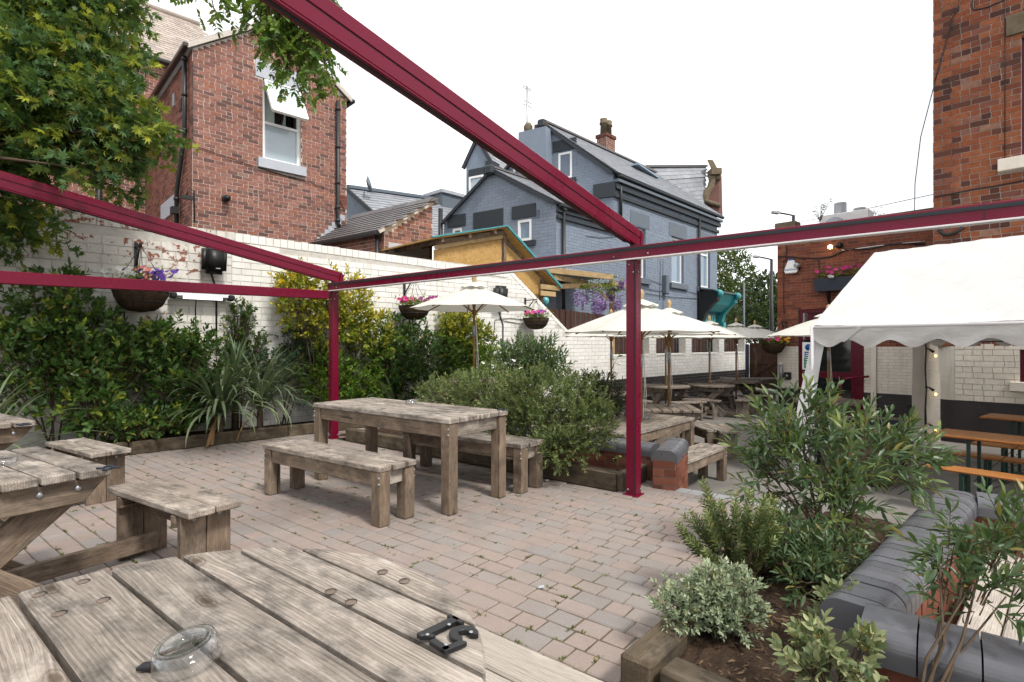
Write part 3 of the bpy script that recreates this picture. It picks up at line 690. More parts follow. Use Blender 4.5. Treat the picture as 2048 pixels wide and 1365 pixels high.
# ---------------------------------------------------------------- boundary wall of white painted brick
Z3 = Vector((0, 0, 1)); NW = -VV                       # the wall's face looks this way
def wall_t(px):
    k = (px-1024)/FPX; return (k*WP.y-WP.x)/(U.x-k*U.y)
ww = thing('boundary_wall', 'long white painted brick wall stepping down behind the flower border', 'wall', WP)
t0, t1, t2, t3, t4, tE = -4.5, .19, 5.95, 7.88, 9.46, wall_t(1491)
O = WP+U*t0
def top_at(x):
    t = x+t0
    if t < t2: return 3.0-.012*(t-t1 if t > t1 else 0)
    if t < t3: return 2.93-(t-t2)/(t3-t2)*1.33
    return 1.6
ops = [(wall_t(a)-t0, wall_t(b)-t0, 1.0, 2.5) for a, b in ((1225, 1298), (1312, 1371), (1383, 1438), (1448, 1489))]
CH = .097
mb = MB()
slab_cells(mb, O, U, NW, t2-t0, LOW-.02, 2.9, .24); mb.box(WP+U*((t0+t2)/2)+Z3*2.94-NW*.12, (t2-t0, .24, .08), ax=(U, NW, Z3))
mb.prism([WP+U*t2+Z3*LOW, WP+U*t3+Z3*LOW, WP+U*t3+Z3*1.6, WP+U*t2+Z3*2.93], VV*.24)
slab_cells(mb, WP+U*t3, U, NW, tE-t3, LOW-.02, 1.6, .24, [(a+t0-t3, b+t0-t3, c, d) for a, b, c, d in ops])
mb.build('wall_core', M['white_mortar'], ww)
def ins_old(x, z, w, h): return z < top_at(x)-.17
def ins_white(x, z, w, h):
    return z+h/2 < top_at(x)-(.13 if x+t0 < t2 else .02) and (z > .30 or x+t0 < 8.6)
r_old = [q for q in lay(t1-t0, .25, 2.95, .33, .125, .014, (), lambda x, z, w, h: z+h/2 < 2.87, .3)]
brick_face(ww, O, U, NW, r_old, M['white_peel'], .008, .03, 150)
r_new = lay(tE-t1, -.05, 2.95, .29, CH, .011, [(a+t0-t1, b+t0-t1, c, d) for a, b, c, d in ops], lambda x, z, w, h: ins_white(x+t1-t0, z, w, h), .2)
brick_face(ww, WP+U*t1, U, NW, r_new, M['white_brick'], .006, .03, 210)
r_dark = lay(tE-8.4, LOW, .31, .29, CH, .011, (), None, .2)
brick_face(ww, WP+U*8.4, U, NW, r_dark, M['dark_brick'], .010, .03, 60)
# header coping, and the cut bricks down the slope
hd = []
x = 0
while x < t2-t0-.05:
    w = .128 if x+t0 < t1 else .112
    tp = top_at(x+w/2); hd.append((x+.005, x+w-.005, tp-.125 if x+t0 > t1 else tp-.13, tp+random.uniform(-.004, .008))); x += w
brick_face(ww, O, U, NW, [h for h in hd if h[0]+t0 < t1], M['white_peel'], .012, .16, 40, 'coping_brick', 'coping_bricks')
brick_face(ww, O, U, NW, [h for h in hd if h[0]+t0 >= t1], M['white_brick'], .010, .16, 80, 'coping_brick', 'coping_bricks')
sl0, sl1 = WP+U*(t2-.03)+Z3*2.95, WP+U*(t3+.06)+Z3*1.6; sd = (sl1-sl0).normalized(); k = int((sl1-sl0).length/.115)
for i in range(k):
    a = sl0+sd*(.115*i+.006); b = sl0+sd*(.115*(i+1)-.006); piece('coping_brick', a-VV*.0+VV*.11, b+VV*.11, .25, .09, M['white_brick'], ww, bev=.006)
for a, b, c, d in ops:
    for i in range(int((b-a)/.112)):
        p = O+U*(a+.056+i*.112)+Z3*1.0+VV*.11; piece('sill_brick', p-U*.05, p+U*.05, .26, .06, M['white_brick'], ww, bev=.005)
# brown board fence standing behind the low part of the wall
fn = thing('board_fence', 'dark brown vertical board fence behind the low white wall', 'fence', WP+U*8+VV*.35)
ft = 6.6; i = 0
while ft < tE+.1:
    px_top = 2.26-(ft-6.6)*.035; off = .40 if i % 2 else .375
    a = WP+U*ft+VV*off; piece('board', a+Z3*LOW, a+Z3*(px_top+random.uniform(-.012, .012)), .112 if i % 2 == 0 else .10, .02, M['fencewood'], fn, up=VV, bev=.003)
    ft += .108; i += 1
for z in (.0, 1.0, 1.7): piece('rail', WP+U*6.6+VV*.43+Z3*z, WP+U*tE+VV*.43+Z3*z, .04, .08, M['fencewood'], fn)
# gate at the end of the yard
ga = WP+U*tE; gt = thing('yard_gate', 'dark red-brown timber gate with diagonal brace at the end of the yard', 'gate', ga-VV*1.0+Z3*LOW)
piece('gate_post', ga-VV*.02+U*.05+Z3*LOW, ga-VV*.02+U*.05+Z3*1.32, .13, .13, M['navy'], gt)
for i in range(16):
    p = ga-VV*(.17+i*.125)+U*.12; piece('board', p+Z3*(LOW+.06), p+Z3*1.36, .12, .025, M['burg_wood'] if False else M['fencewood'], gt, up=U)
for z in (LOW+.3, .62): piece('rail', ga-VV*.15+U*.09+Z3*z, ga-VV*2.2+U*.09+Z3*z, .03, .11, M['fencewood'], gt)
piece('brace', ga-VV*.25+U*.085+Z3*.1, ga-VV*1.5+U*.085+Z3*.95, .025, .1, M['fencewood'], gt)
# ---------------------------------------------------------------- red brick house behind the wall
RC = Vector((-.5917*12, 12, 0)); RW = 3.66; RE = 7.9; RA = 9.22
rh = thing('brick_house', 'red brick house end gable with an open white window above the wall', 'house', RC+U*RW/2)
nF = NW; XS = VV; nS = -U
wx0, wx1, wz0, wz1 = 1.50, 2.42, 5.80, 7.74
hl = [(wx0, wx1, wz0, wz1), (wx0-.14, wx1+.12, wz0-.24, wz0), (wx0-.18, wx1+.2, wz1, wz1+.42)]
def ins_g(x, z, w, h): return z+h/2 < RE+(1-abs(x-RW/2)/(RW/2))*(RA-RE)-.02 and (z < RE+.0 or True)
mb = MB(); slab_cells(mb, RC, U, nF, RW, LOW, RE, .25, hl)
mb.prism([RC+Z3*RE, RC+U*RW+Z3*RE, RC+U*RW/2+Z3*(RA-.02)], VV*.25)
mb.box(RC+VV*2.9+U*.13+Z3*(RE+LOW)/2, (.25, 5.2, RE-LOW), ax=(U, VV, Z3)); mb.box(RC+VV*2.9+U*(RW-.13)+Z3*(RE+LOW)/2, (.25, 5.2, RE-LOW), ax=(U, VV, Z3))
mb.box(RC+VV*.9+U*(wx0+wx1)/2+Z3*(wz0+wz1)/2, (1.6, .05, 2.6), ax=(U, VV, Z3))
mb.build('wall', M['mortar'], rh)
brick_face(rh, RC, U, nF, lay(RW, 2.75, RA, .235, .084, .012, hl, ins_g, .12), M['brick_red'], .006, .03, 300)
brick_face(rh, RC+VV*5.4, -VV, nS, lay(5.4, 2.75, RE, .235, .084, .012, (), None, .12), M['brick_red'], .006, .03, 120, 'brick', 'side_brickwork')
piece('window_sill', RC+U*(wx0-.13)+Z3*(wz0-.12)-nF*.02, RC+U*(wx1+.11)+Z3*(wz0-.12)-nF*.02, .24, .23, M['stone_grey'], rh)
piece('lintel', RC+U*(wx0-.17)+Z3*(wz1+.21)-nF*.09, RC+U*(wx1+.19)+Z3*(wz1+.21)-nF*.09, .22, .41, M['stone_grey'], rh)
wn_ = window(rh, RC, U, nF, wx0, wx1, wz0, wz1, M['white_paint'], M['glass_pale'], .1, .07, bar=6.72)
for c in list(wn_.children)[1:]: bpy.data.objects.remove(c)
MB().box(RC+U*(wx0+.2)+Z3*7.2+VV*.2, (.28, .02, .9), ax=(U, VV, Z3)).build('curtain', M['glass_frost'], wn_)
MB().box(RC+U*(wx0+.48)+Z3*7.2+VV*.45, (.85, .02, .95), ax=(U, VV, Z3)).build('room_dark_sheet', M['glass_dark'], wn_)  # dark sheet standing in for the unlit interior
tp0 = RC+U*(wx0+.05)+Z3*(wz1-.04)+nF*.0; dn = (nF*.52-Z3*.86).normalized(); wv_ = wx1-wx0-.1; sh = 1.02
mb = MB()
for a, b in ((tp0, tp0+U*wv_), (tp0+dn*sh, tp0+U*wv_+dn*sh), (tp0, tp0+dn*sh), (tp0+U*wv_, tp0+U*wv_+dn*sh)): mb.bar(a, b, .05, .065, dn.cross(U))
sash = mb.build('open_sash', M['white_paint'], rh); part_label(sash, 'white top-hung window sash propped open')
mb = MB(); mb.quad(tp0, tp0+U*wv_, tp0+U*wv_+dn*sh, tp0+dn*sh); mb.build('pane', M['glass_frost'], sash)
# roof, verge, gutter, downpipes
ap0 = RC+U*RW/2+Z3*(RA+.07); ov = .12
for s, nm in ((0, 'roof_slope'), (1, 'roof_slope')):
    e = RC+U*(RW+.13 if s else -.13)+Z3*(RE+.0); d = (e-ap0); mb = MB()
    mb.prism([ap0+nF*.05, ap0+VV*5.6, e+VV*5.6, e+nF*.05], Vector((0, 0, .07))); mb.build('roof', M['slate_tan'], rh)
    mb = MB(); mb.bar(ap0+nF*.075-Z3*.02, e+nF*.075-Z3*.02, .05, .1); mb.build('verge', M['mortar'], rh)
piece('gutter', RC-U*.14+nF*.1+Z3*(RE-.0), RC-U*.14+VV*5.4+Z3*(RE-.0), .12, .11, M['gutter'], rh, bev=.02)
piece('gutter', RC+U*(RW+.15)+nF*.1+Z3*(RE-.02), RC+U*(RW+.15)+VV*3+Z3*(RE-.02), .12, .10, M['black'], rh, bev=.02)
mb = MB(); q = RC-U*.09+VV*.30; mb.tube([q+Z3*7.8, q+Z3*6.05, q+VV*.75+Z3*4.9, q+VV*.75+Z3*2.4], .048, 10); mb.build('downpipe', M['black'], rh)
for z in (7.7, 6.9, 6.1, 4.7): MB().lathe([(.062, 0), (.062, .07)], q+Z3*z+(VV*.75 if z < 5 else V(0, 0, 0)), 10).build('pipe_collar', M['black'], rh)
MB().box(q+VV*.72+Z3*4.45+nS*.05, (.2, .14, .16), ax=(VV, U, Z3)).build('pipe_hopper', M['black'], rh)
mb = MB(); q = RC+U*(RW-.28)+nF*.07; mb.tube([q+Z3*7.75, q+Z3*4.52, q+U*.06+Z3*4.42], .05, 10); mb.build('downpipe', M['black_iron'], rh)
for z in (7.5, 6.5, 5.55, 4.9, 4.55): MB().lathe([(.066, 0), (.066, .08)], q+Z3*z, 10).build('pipe_collar', M['black_iron'], rh)
mb = MB(); q = RC+U*.66+Z3*4.66; mb.tube([q, q+nF*.16], .075, 14); mb.tube([q+nF*.14, q+nF*.24], .055, 14); mb.build('flue', M['black'], rh)
mb = MB(); mb.tube([RC+nF*.02+Z3*(7.6), RC+nF*.03+Z3*5.85, RC+U*.1+nF*.03+Z3*5.72, RC+U*1.25+nF*.03+Z3*5.56, RC+U*2.5+nF*.03+Z3*5.46, RC+U*3.3+nF*.03+Z3*5.36, RC+U*3.6+nF*.03+Z3*4.9], .009, 4); mb.build('cable', M['black'], rh)
mb = MB(); q = RC+nF*.05+Z3*4.6; mb.tube([q-U*.12, q-U*.1+Z3*.16, q+U*.02+Z3*.12, q+U*.03-Z3*.55], .014, 5); mb.box(q-U*.12-Z3*.05, (.22, .08, .08), ax=(U, VV, Z3)); mb.build('hose_reel', M['black'], rh)
mb = MB()
for i in range(7): mb.box(RC+U*(RW-.09)+nF*.006+Z3*(4.98+i*.05), (.2, .02, .03), ax=(U, VV, Z3))
mb.build('air_brick', M['brick_dwarf'], rh)
MB().box(RC+VV*1.0+nS*.012+Z3*6.95, (.03, .24, .26), ax=(U, VV, Z3)).build('wall_vent', M['gutter'], rh)
MB().box(RC+VV*1.7+nS*.012+Z3*7.3, (.03, .16, .3), ax=(U, VV, Z3)).build('wall_vent', M['lead'], rh)
MB().box(RC+VV*2.2+nS*.012+Z3*4.75, (.05, 1.7, .42), ax=(U, VV, Z3)).build('lintel', M['stone_grey'], rh)
# the terrace behind, with its tan tiled roof
TC = RC+VV*5.3; th = thing('terrace_house', 'taller brick house with weathered tan tiled roof behind the maple', 'house', TC)
te, tr_ = 9.7, 12.45
mb = MB(); mb.box(TC-U*4.0+VV*2.2+Z3*(te+LOW)/2, (9.6, 4.4, te-LOW), ax=(U, VV, Z3)); mb.build('wall', M['mortar'], th)
brick_face(th, TC-U*6, U, nF, lay(6.8, 3, te, .235, .084, .012, (), None, .12), M['brick_red'], .006, .03, 0)
sv = (VV*2.25+Z3*(tr_-te)); k = 24; ra = TC-U*8.8-VV*.25+Z3*(te-.05); ct, ss = [], []
rn = sv.normalized().cross(U)*-1
mb = MB(); mb.prism([ra, ra+U*10.75, ra+U*10.75+sv+VV*.25, ra+sv+VV*.25], V(0, 0, -.06)); mb.build('roof_deck', M['gutter'], th)
C_, S_ = [], []
stp = (sv+VV*.25)/k
for r in range(k):
    x = -(r % 2)*.14
    while x < 10.75:
        C_.append(tuple(ra+U*(x+.14)+stp*(r+.5)+Vector((0, 0, .022+.006*random.random())))); S_.append((.272, stp.length*1.15, .022)); x += .28
sax = stp.normalized(); tilt = (sax-Z3*.09).normalized()
me = boxes_np('roof_tiles', np.array(C_), (np.array(U), np.array(tilt), np.array(U.cross(tilt))), np.array(S_)); o = obj('roof_tiles', me, M['slate_tan'], th); o['kind'] = 'stuff'
mb = MB(); mb.tube([ra+sv+VV*.25+Z3*.05, ra+U*10.75+sv+VV*.25+Z3*.05], .1, 8); mb.build('ridge', M['slate_tan'], th)
piece('gutter', ra-VV*.05, ra+U*10.75-VV*.05, .11, .1, M['black'], th, bev=.02)
mb = MB(); q = TC-U*1.1-VV*.12; mb.tube([q+Z3*2, q+Z3*7.6], .08, 10); mb.build('soil_pipe', M['black'], th)
# ---------------------------------------------------------------- brick outhouse with a lean roof
OD = W(769, 520, 12.3); OD.z = 0                 # front corner of its gable
ow = 1.32; VO = ang(143)
oh = thing('outhouse', 'low brick outhouse with grey tiled lean-to roof against the red house', 'outhouse', OD+U*.8)
nS2 = Vector((VO.y, -VO.x, 0))*-1
oe, orr = 3.94, 4.80
pk = OD+U*ow
mb = MB(); mb.prism([OD+Z3*LOW, pk+Z3*LOW, pk+Z3*(orr-.06), OD+Z3*oe], VO*.2); mb.box(OD+VO*1.6+U*.1+Z3*(oe+LOW)/2, (.2, 3.1, oe-LOW), ax=(U, VO, Z3)); mb.build('wall', M['mortar'], oh)
def ins_o(x, z, w, h): return z+h < oe+(orr-oe)*x/ow-.03
brick_face(oh, OD, U, nF, lay(ow, 2.4, orr, .235, .084, .012, [(.10, 1.23, 3.40, 3.66), (.35, 1.12, 2.4, 3.40)], ins_o, .2), M['brick_red'], .006, .03, 90)
brick_face(oh, OD+VO*2.9, -VO, nS2, lay(2.9, 2.4, oe-.1, .235, .084, .012, (), None, .2), M['brick_red'], .006, .03, 40, 'brick', 'side_brickwork')
piece('lintel', OD+U*.105+Z3*3.53+nF*.004, OD+U*1.225+Z3*3.53+nF*.004, .03, .24, M['stone_grey'], oh)
MB().box(OD+U*.735+Z3*2.92+nF*.004, (.75, .02, .95), ax=(U, VO, Z3)).build('board_panel', plain('grey_board', (.36, .33, .34), .9, .1, var=.25, scale=12, bump=.3), oh)
ev = OD-U*.16+Z3*(oe-.08); rv = pk+Z3*(orr+.02)-ev; C_, S_ = [], []; k = 10
for r in range(k):
    x = -(r % 2)*.16-.05
    while x < 3.0:
        c = ev+rv*((r+.5)/k)+VO*(x+.16)+Z3*.035; C_.append(tuple(c)); S_.append((.312, rv.length/k*1.22, .026)); x += .32
sax = rv.normalized(); tl = (sax-Z3*.12).normalized()
o = obj('roof_tiles', boxes_np('roof_tiles', np.array(C_), (np.array(VO), np.array(tl), np.array(tl.cross(VO))), np.array(S_)), M['slate_dark'], oh); o['kind'] = 'stuff'
MB().prism([ev, ev+VO*3.0, ev+VO*3.0+rv, ev+rv], V(0, 0, -.05)).build('roof_deck', M['gutter'], oh)
for i in range(7):
    p = pk+Z3*(orr+.06)+VO*(-.06+i*.45); mb = MB(); mb.prism([p-U*.17-Z3*.09, p-U*.05+Z3*.05, p+U*.05+Z3*.05, p+U*.17-Z3*.09], VO*.44); mb.build('ridge_tile', M['slate_dark'], oh)
mb = MB(); mb.bar(ev+nF*.01-Z3*.0, pk+nF*.01+Z3*(orr-.02), .07, .09); mb.build('verge', M['mortar'], oh)
piece('gutter', OD-U*.2-VO*.02+Z3*(oe-.12), OD-U*.2+VO*2.9+Z3*(oe-.12), .1, .09, M['black'], oh, bev=.02)
mb = MB(); mb.tube([OD-U*.1+VO*.12+Z3*(oe-.15), OD-U*.1+VO*.12+Z3*2.2], .05, 8); mb.build('downpipe', M['black'], oh)
for i in range(9):
    p = RC+U*(2.72+i*.10)+Z3*(3.78+i*.115)+nF*.012; MB().box(p, (.16, .012, .15), ax=(U, VV, Z3)).build('lead_flashing', M['lead'], oh)
# ---------------------------------------------------------------- strand board shed behind the wall
def BWo(px, py, off):
    r = Vector(((px-1024)/FPX, 1, 0)); return W(px, py, (off+WP.dot(NW))/r.dot(NW))
sb = BWo(868, 500, -.5); sb2 = BWo(1006, 478, -.5); s3 = BWo(1080, 600, -.5); zt0, zt1, zs3 = sb.z, sb2.z, s3.z
for q in (sb, sb2, s3): q.z = 0
sh_ = thing('board_shed', 'golden strand board shed with teal edged sloping roof above the white wall', 'shed', sb+U*1.2)
sw = (sb2-sb).length
def zat(px, py, P): return EYE-(py-HOR)/FPX*P.y
mb = MB(); mb.prism([sb+Z3*1.0, sb2+Z3*1.0, sb2+Z3*zt1, sb+Z3*zt0], VV*.02); mb.build('board_panel', M['osb'], sh_)
zlow = BWo(1080, 568, -.5).z
mb = MB(); mb.prism([sb2+U*.07+Z3*.8, s3+Z3*.8, s3+Z3*(zlow+.15), sb2+U*.07+Z3*(zt1-.1)], VV*.02); mb.build('board_panel', M['osb'], sh_)
piece('post', sb2+Z3*.6-VV*.03, sb2+Z3*(zt1+.12)-VV*.03, .08, .09, M['wood_leg'], sh_, up=VV); piece('post', s3+Z3*LOW-VV*.02, s3+Z3*zlow-VV*.02, .1, .1, M['wood_leg'], sh_, up=VV)
piece('rail', sb-VV*.03+Z3*(zt0+.05), sb2-VV*.03+Z3*(zt1+.05), .05, .09, M['newwood'], sh_)
piece('wall_plate', sb-VV*.06+Z3*(zt0+.14), sb2-VV*.06+Z3*(zt1+.15), .07, .10, M['wood_leg'], sh_)
rt = BWo(862, 479, -.25); rt2 = BWo(1013, 456, -.25); lo2 = BWo(1121, 578, -.25)
mb = MB(); mb.prism([rt, rt2, rt2+VV*2.2, rt+VV*2.2], V(0, 0, .035)); mb.prism([rt2, lo2, lo2+VV*2.2, rt2+VV*2.2], V(0, 0, .03)); mb.build('roof', M['osb'], sh_)
mb = MB(); mb.bar(rt-VV*.02+Z3*.045, rt2-VV*.02+Z3*.045, .05, .03); mb.bar(rt2-VV*.02+Z3*.045, lo2-VV*.02+Z3*.04, .06, .05); mb.build('roof_edge', M['teal_felt'], sh_)
for f in (.15, .5, .85):
    p = rt.lerp(rt2, f)-Z3*.05; piece('rafter', p+VV*.02, p+VV*2, .06, .09, M['wood_leg'], sh_)
for f in (.05, .25): piece('rafter', rt2+VV*(.25+f)-Z3*.06, lo2+VV*(.25+f)-Z3*.06, .05, .1, M['wood_leg'], sh_)
for z in (.0, .16): piece('beam', s3-U*.2-VV*.2+Z3*(zlow-.1-z), s3+U*(.5-z)-VV*.2+Z3*(zlow-.1-z), .06, .12, M['newwood'], sh_)
# ---------------------------------------------------------------- blue grey corner building
GA = ang(46.2); GB = ang(146.); GC = ang(149.)
K1 = Vector((3.478, 18.5, 0)); K0 = Vector((1.324, 16.25, 0)); K2 = K1+GA*8.48       # corners of the long side
nG = Vector((GA.y, -GA.x, 0))
gb = thing('corner_building', 'blue grey painted brick building with slate roofs and gables', 'building', K1)
base = -1.0
long_len = (K2-K0).length; L01 = (K1-K0).length
def gz(px, py, P): return EYE-(py-HOR)/FPX*P.y
ev1 = 5.57; ev2 = 7.15
def side_x(px):
    k = (px-1024)/FPX; s = (k*K0.y-K0.x)/(GA.x-k*GA.y); return s
# windows on the long side: (left px, right px, top y, bottom y)
sw_ = []
for pl, pr, yt, yb in ((1267, 1291, 455, 556), (1343, 1367, 476, 568), (1397, 1420, 490, 576)):
    a, b = side_x(pl), side_x(pr); P_ = K0+GA*((a+b)/2); sw_.append((a, b, gz(0, yb, P_), gz(0, yt, P_)))
holes = [w for w in sw_]
mb = MB(); slab_cells(mb, K0, GA, nG, long_len, base, ev1-.1, .3, holes)
slab_cells(mb, K1, GA, nG, long_len-L01, ev1-.1, ev2, .3, [(a-L01, b-L01, c, d) for a, b, c, d in holes])
W0 = 4.44; KL = K0+GB*W0; nB = Vector((-GB.y, GB.x, 0)) if Vector((-GB.y, GB.x, 0)).y < 0 else Vector((GB.y, -GB.x, 0))
gr = 7.02; s_r = 2.36
def gable_win(K, dirv, nvv, pl, pr, yt, yb):
    def sx(px):
        k = (px-1024)/FPX; return (K.x-k*K.y)/(k*dirv.y-dirv.x)
    a, b = sorted((sx(pl), sx(pr))); P_ = K+dirv*((a+b)/2); return (a, b, gz(0, yb, P_), gz(0, yt, P_))
gw1 = gable_win(K0, GB, nB, 1036, 1063, 440, 482); gw2 = gable_win(K0, GB, nB, 906, 924, 457, 500); gw3 = gable_win(K0, GB, nB, 952, 1002, 458, 490)
gh = [gw1, gw2]
slab_cells(mb, K0, GB, nB, W0, base, ev1, .3, gh)
mb.prism([K0+Z3*ev1, KL+Z3*ev1, K0+GB*s_r+Z3*(gr-.05)], -nB*.3)
mb.prism([KL+Z3*base, KL+GA*8+Z3*base, KL+GA*8+Z3*ev1, KL+Z3*ev1], GB*-.3)
nC = Vector((GC.y, -GC.x, 0)); nC = nC if nC.y < 0 else -nC
W1 = 5.36; K1L = K1+GC*W1; gr2 = 9.45; s_r2 = 2.68
gw4 = gable_win(K1, GC, nC, 1117, 1144, 305, 358); gw5 = gable_win(K1, GC, nC, 1027, 1048, 334, 365)
slab_cells(mb, K1, GC, nC, W1, ev1-1.5, ev2, .3, [])
mb.prism([K1+Z3*ev2, K1L+Z3*ev2, K1+GC*s_r2+Z3*(gr2-.05)], -nC*.3)
mb.build('wall', M['grey_mortar'], gb)
def brk(O, X, nvv, wd_, z0, z1, hs, ins, nm): brick_face(gb, O, X, nvv, lay(wd_, z0, z1, .30, .1, .010, hs, ins, .12), M['grey_brick'], .005, .02, 0, 'brick', nm)
brk(K0, GA, nG, long_len, .6, ev1-.1, holes, None, 'side_brickwork'); brk(K1, GA, nG, long_len-L01, ev1-.1, ev2-.45, [(a-L01, b-L01, c, d) for a, b, c, d in holes], None, 'upper_brickwork')
brk(K0, GB, nB, W0, .9, gr, gh, lambda x, z, w, h: z+h/2 < ev1+(gr-ev1)*(x/s_r if x < s_r else (W0-x)/(W0-s_r))-.03, 'gable_brickwork')
brk(K1, GC, nC, W1, ev1-1, gr2, [gw4, gw5], lambda x, z, w, h: z+h/2 < ev2+(gr2-ev2)*(x/s_r2 if x < s_r2 else (W1-x)/(W1-s_r2))-.03, 'tall_gable_brickwork')
for i, (a, b, c, d) in enumerate(sw_):
    w_ = window(gb, K0, GA, nG, a, b, c, d-.0, M['white_paint'], M['glass_blue'], .13, .09, bar=(c+(d-c)*.78))
    piece('window_sill', K0+GA*(a-.2)+Z3*(c-.11)+nG*.03, K0+GA*(b+.25)+Z3*(c-.11)+nG*.03, .16, .2, M['slatepaint'], gb)
    piece('lintel', K0+GA*(a-.22)+Z3*(d+.27)-nG*.02, K0+GA*(b+.28)+Z3*(d+.27)-nG*.02, .07, .52, M['slatepaint'], gb)
for (K, X, nvv, g, lm) in ((K0, GB, nB, gw1, 1), (K0, GB, nB, gw2, 1), (K1, GC, nC, gw4, 1), (K1, GC, nC, gw5, 0)):
    a, b, c, d = g; window(gb, K, X, nvv, a, b, c, d, M['white_paint'], M['glass_blue'] if lm else M['glass_pale'], .02, .075)
    if lm: piece('lintel', K+X*(a-.17)+Z3*(d+.26)-nvv*.0, K+X*(b+.22)+Z3*(d+.26)-nvv*.0, .08, .40, M['charcoal'], gb)
    piece('window_sill', K+X*(a-.17)+Z3*(c-.1)+nvv*.02, K+X*(b+.1)+Z3*(c-.1)+nvv*.02, .12, .17, M['charcoal' if lm else 'grey_brick'], gb)
a, b, c, d = gw3; piece('lintel', K0+GB*(a-.1)+Z3*(d+.28), K0+GB*(b+.1)+Z3*(d+.28), .06, .62, M['charcoal'], gb)
mb = MB()
for i in range(6): mb.box(K0+GB*.66+nB*.008+Z3*(gz(0, 430, K0)+.045*i), (.18, .02, .025), ax=(GB, nB, Z3))
mb.build('air_brick', M['slatepaint'], gb)
# roofs in courses of slate
def slates(name, e0, e1, r1, r0, parent, mat, cw=.3, ch=.22, th=.014):
    """eave e0-e1, ridge r0-r1"""
    e0, e1, r0, r1 = map(Vector, (e0, e1, r0, r1)); pn = (e1-e0).cross(r0-e0).normalized(); r1 = r1-pn*(r1-e0).dot(pn); MB().prism([e0, e1, r1, r0], V(0, 0, -.05)).build('roof_deck', M['charcoal'], parent)
    up = ((r0+r1)/2-(e0+e1)/2); k = max(2, int(up.length/ch)); C_, S_ = [], []; X = (e1-e0).normalized(); Yv = (up-X*up.dot(X)).normalized(); Nn = X.cross(Yv)
    if Nn.z < 0: Nn = -Nn
    for r in range(k):
        f = (r+.5)/k; a = e0.lerp(r0, f); b = e1.lerp(r1, f); Ln = (b-a).length; x = -(r % 2)*cw/2
        while x < Ln:
            x0, x1 = max(x, 0), min(x+cw, Ln)
            if x1-x0 > .05: C_.append(tuple(a+(b-a).normalized()*((x0+x1)/2)+Nn*(.018+random.random()*.004))); S_.append((x1-x0-.008, up.length/k*1.25, th))
            x += cw
    tl = (Yv+Nn*(-.06)).normalized(); o = obj(name, boxes_np(name, np.array(C_), (np.array(X), np.array(tl), np.array(X.cross(tl))), np.array(S_)), mat, parent); o['kind'] = 'stuff'
rd = K0+GB*s_r+nB*.06+Z3*gr; bk = GA*2.6
slates('roof_slates', K0+nG*.15+nB*.06+Z3*(ev1-.03), K1+nG*.15+Z3*(ev1-.03), rd+GA*L01, rd, gb, M['slate'])
slates('roof_slates', KL+nB*.06-nG*.1+Z3*(ev1-.03)+GA*6, KL+nB*.06-nG*.1+Z3*(ev1-.03), rd, rd+GA*6, gb, M['slate'])
rd2 = K1+GC*s_r2+nC*.08+Z3*gr2; RL = 8.6
slates('roof_slates', K1+nG*.22+nC*.08+Z3*(ev2-.03), K2+nG*.22+Z3*(ev2-.03), rd2+GA*RL, rd2, gb, M['slate'])
slates('roof_slates', K1L+nC*.08+Z3*(ev2-.03)+GA*RL, K1L+nC*.08+Z3*(ev2-.03), rd2, rd2+GA*RL, gb, M['slate'])
mb = MB(); mb.bar(rd2-GA*.02+Z3*.05, rd2+GA*RL+Z3*.05, .22, .07); mb.bar(rd-GA*.02+Z3*.04, rd+GA*L01*1.6+Z3*.04, .2, .06); mb.build('ridge_tiles', M['slate_dark'], gb)
mb = MB()
for a, b in ((rd2, K1+nC*.1+Z3*(ev2+.05)), (rd2, K1L+nC*.1+Z3*ev2), (rd, K0+nB*.08+Z3*(ev1+.04)), (rd, KL+nB*.08+Z3*ev1)): mb.bar(a+nC*.02-Z3*.06, b+nC*.02-Z3*.06, .05, .1)
mb.build('barge_board', M['charcoal'], gb)
for p in (rd, rd2): MB().box(p+nC*.1-Z3*.08, (.3, .22, .3), ax=(GC, nC, Z3)).build('ridge_end', M['charcoal'], gb, bevel=.05)
# cornice, string course, gutters, pipes
piece('cornice', K1+nG*.06+Z3*(ev2-.42), K2+nG*.06+Z3*(ev2-.42)+GA*.15, .14, .18, M['charcoal'], gb); piece('cornice', K1+nG*.1+Z3*(ev2-.24), K2+nG*.1+Z3*(ev2-.24)+GA*.18, .22, .1, M['slatepaint'], gb)
piece('gutter', K1+nG*.2+Z3*(ev2-.08), K2+nG*.2+Z3*(ev2-.08)+GA*.22, .14, .12, M['charcoal'], gb, bev=.03)
piece('string_course', K1+nG*.04+Z3*6.42, K2+nG*.04+Z3*6.42+GA*.06, .1, .13, M['charcoal'], gb)
piece('cornice', K0+nG*.05+Z3*(ev1-.42), K1+nG*.05+Z3*(ev1-.42), .1, .09, M['charcoal'], gb); piece('cornice', K0+nG*.05+Z3*(ev1-.24), K1+nG*.05+Z3*(ev1-.24), .12, .07, M['charcoal'], gb)
piece('gutter', K0+nG*.15+Z3*(ev1-.08), K1+nG*.15+Z3*(ev1-.08), .12, .1, M['charcoal'], gb, bev=.025)
MB().box(K1+GC*.32+Z3*6.62+nC*.03, (.78, .1, .5), ax=(GC, nC, Z3)).build('kneeler', M['charcoal'], gb)
for s, zt, zb in ((.25, ev1-.1, .5), (L01+.3, ev2-.12, 5.6), (L01+4.9+1.55, ev2-.12, .3)):
    mb = MB(); p = K0+GA*s+nG*.1; mb.tube([p+Z3*zt, p+Z3*zb], .055, 8); mb.box(p+Z3*zt, (.16, .14, .2), ax=(GA, nG, Z3)); mb.build('downpipe', M['black'], gb)
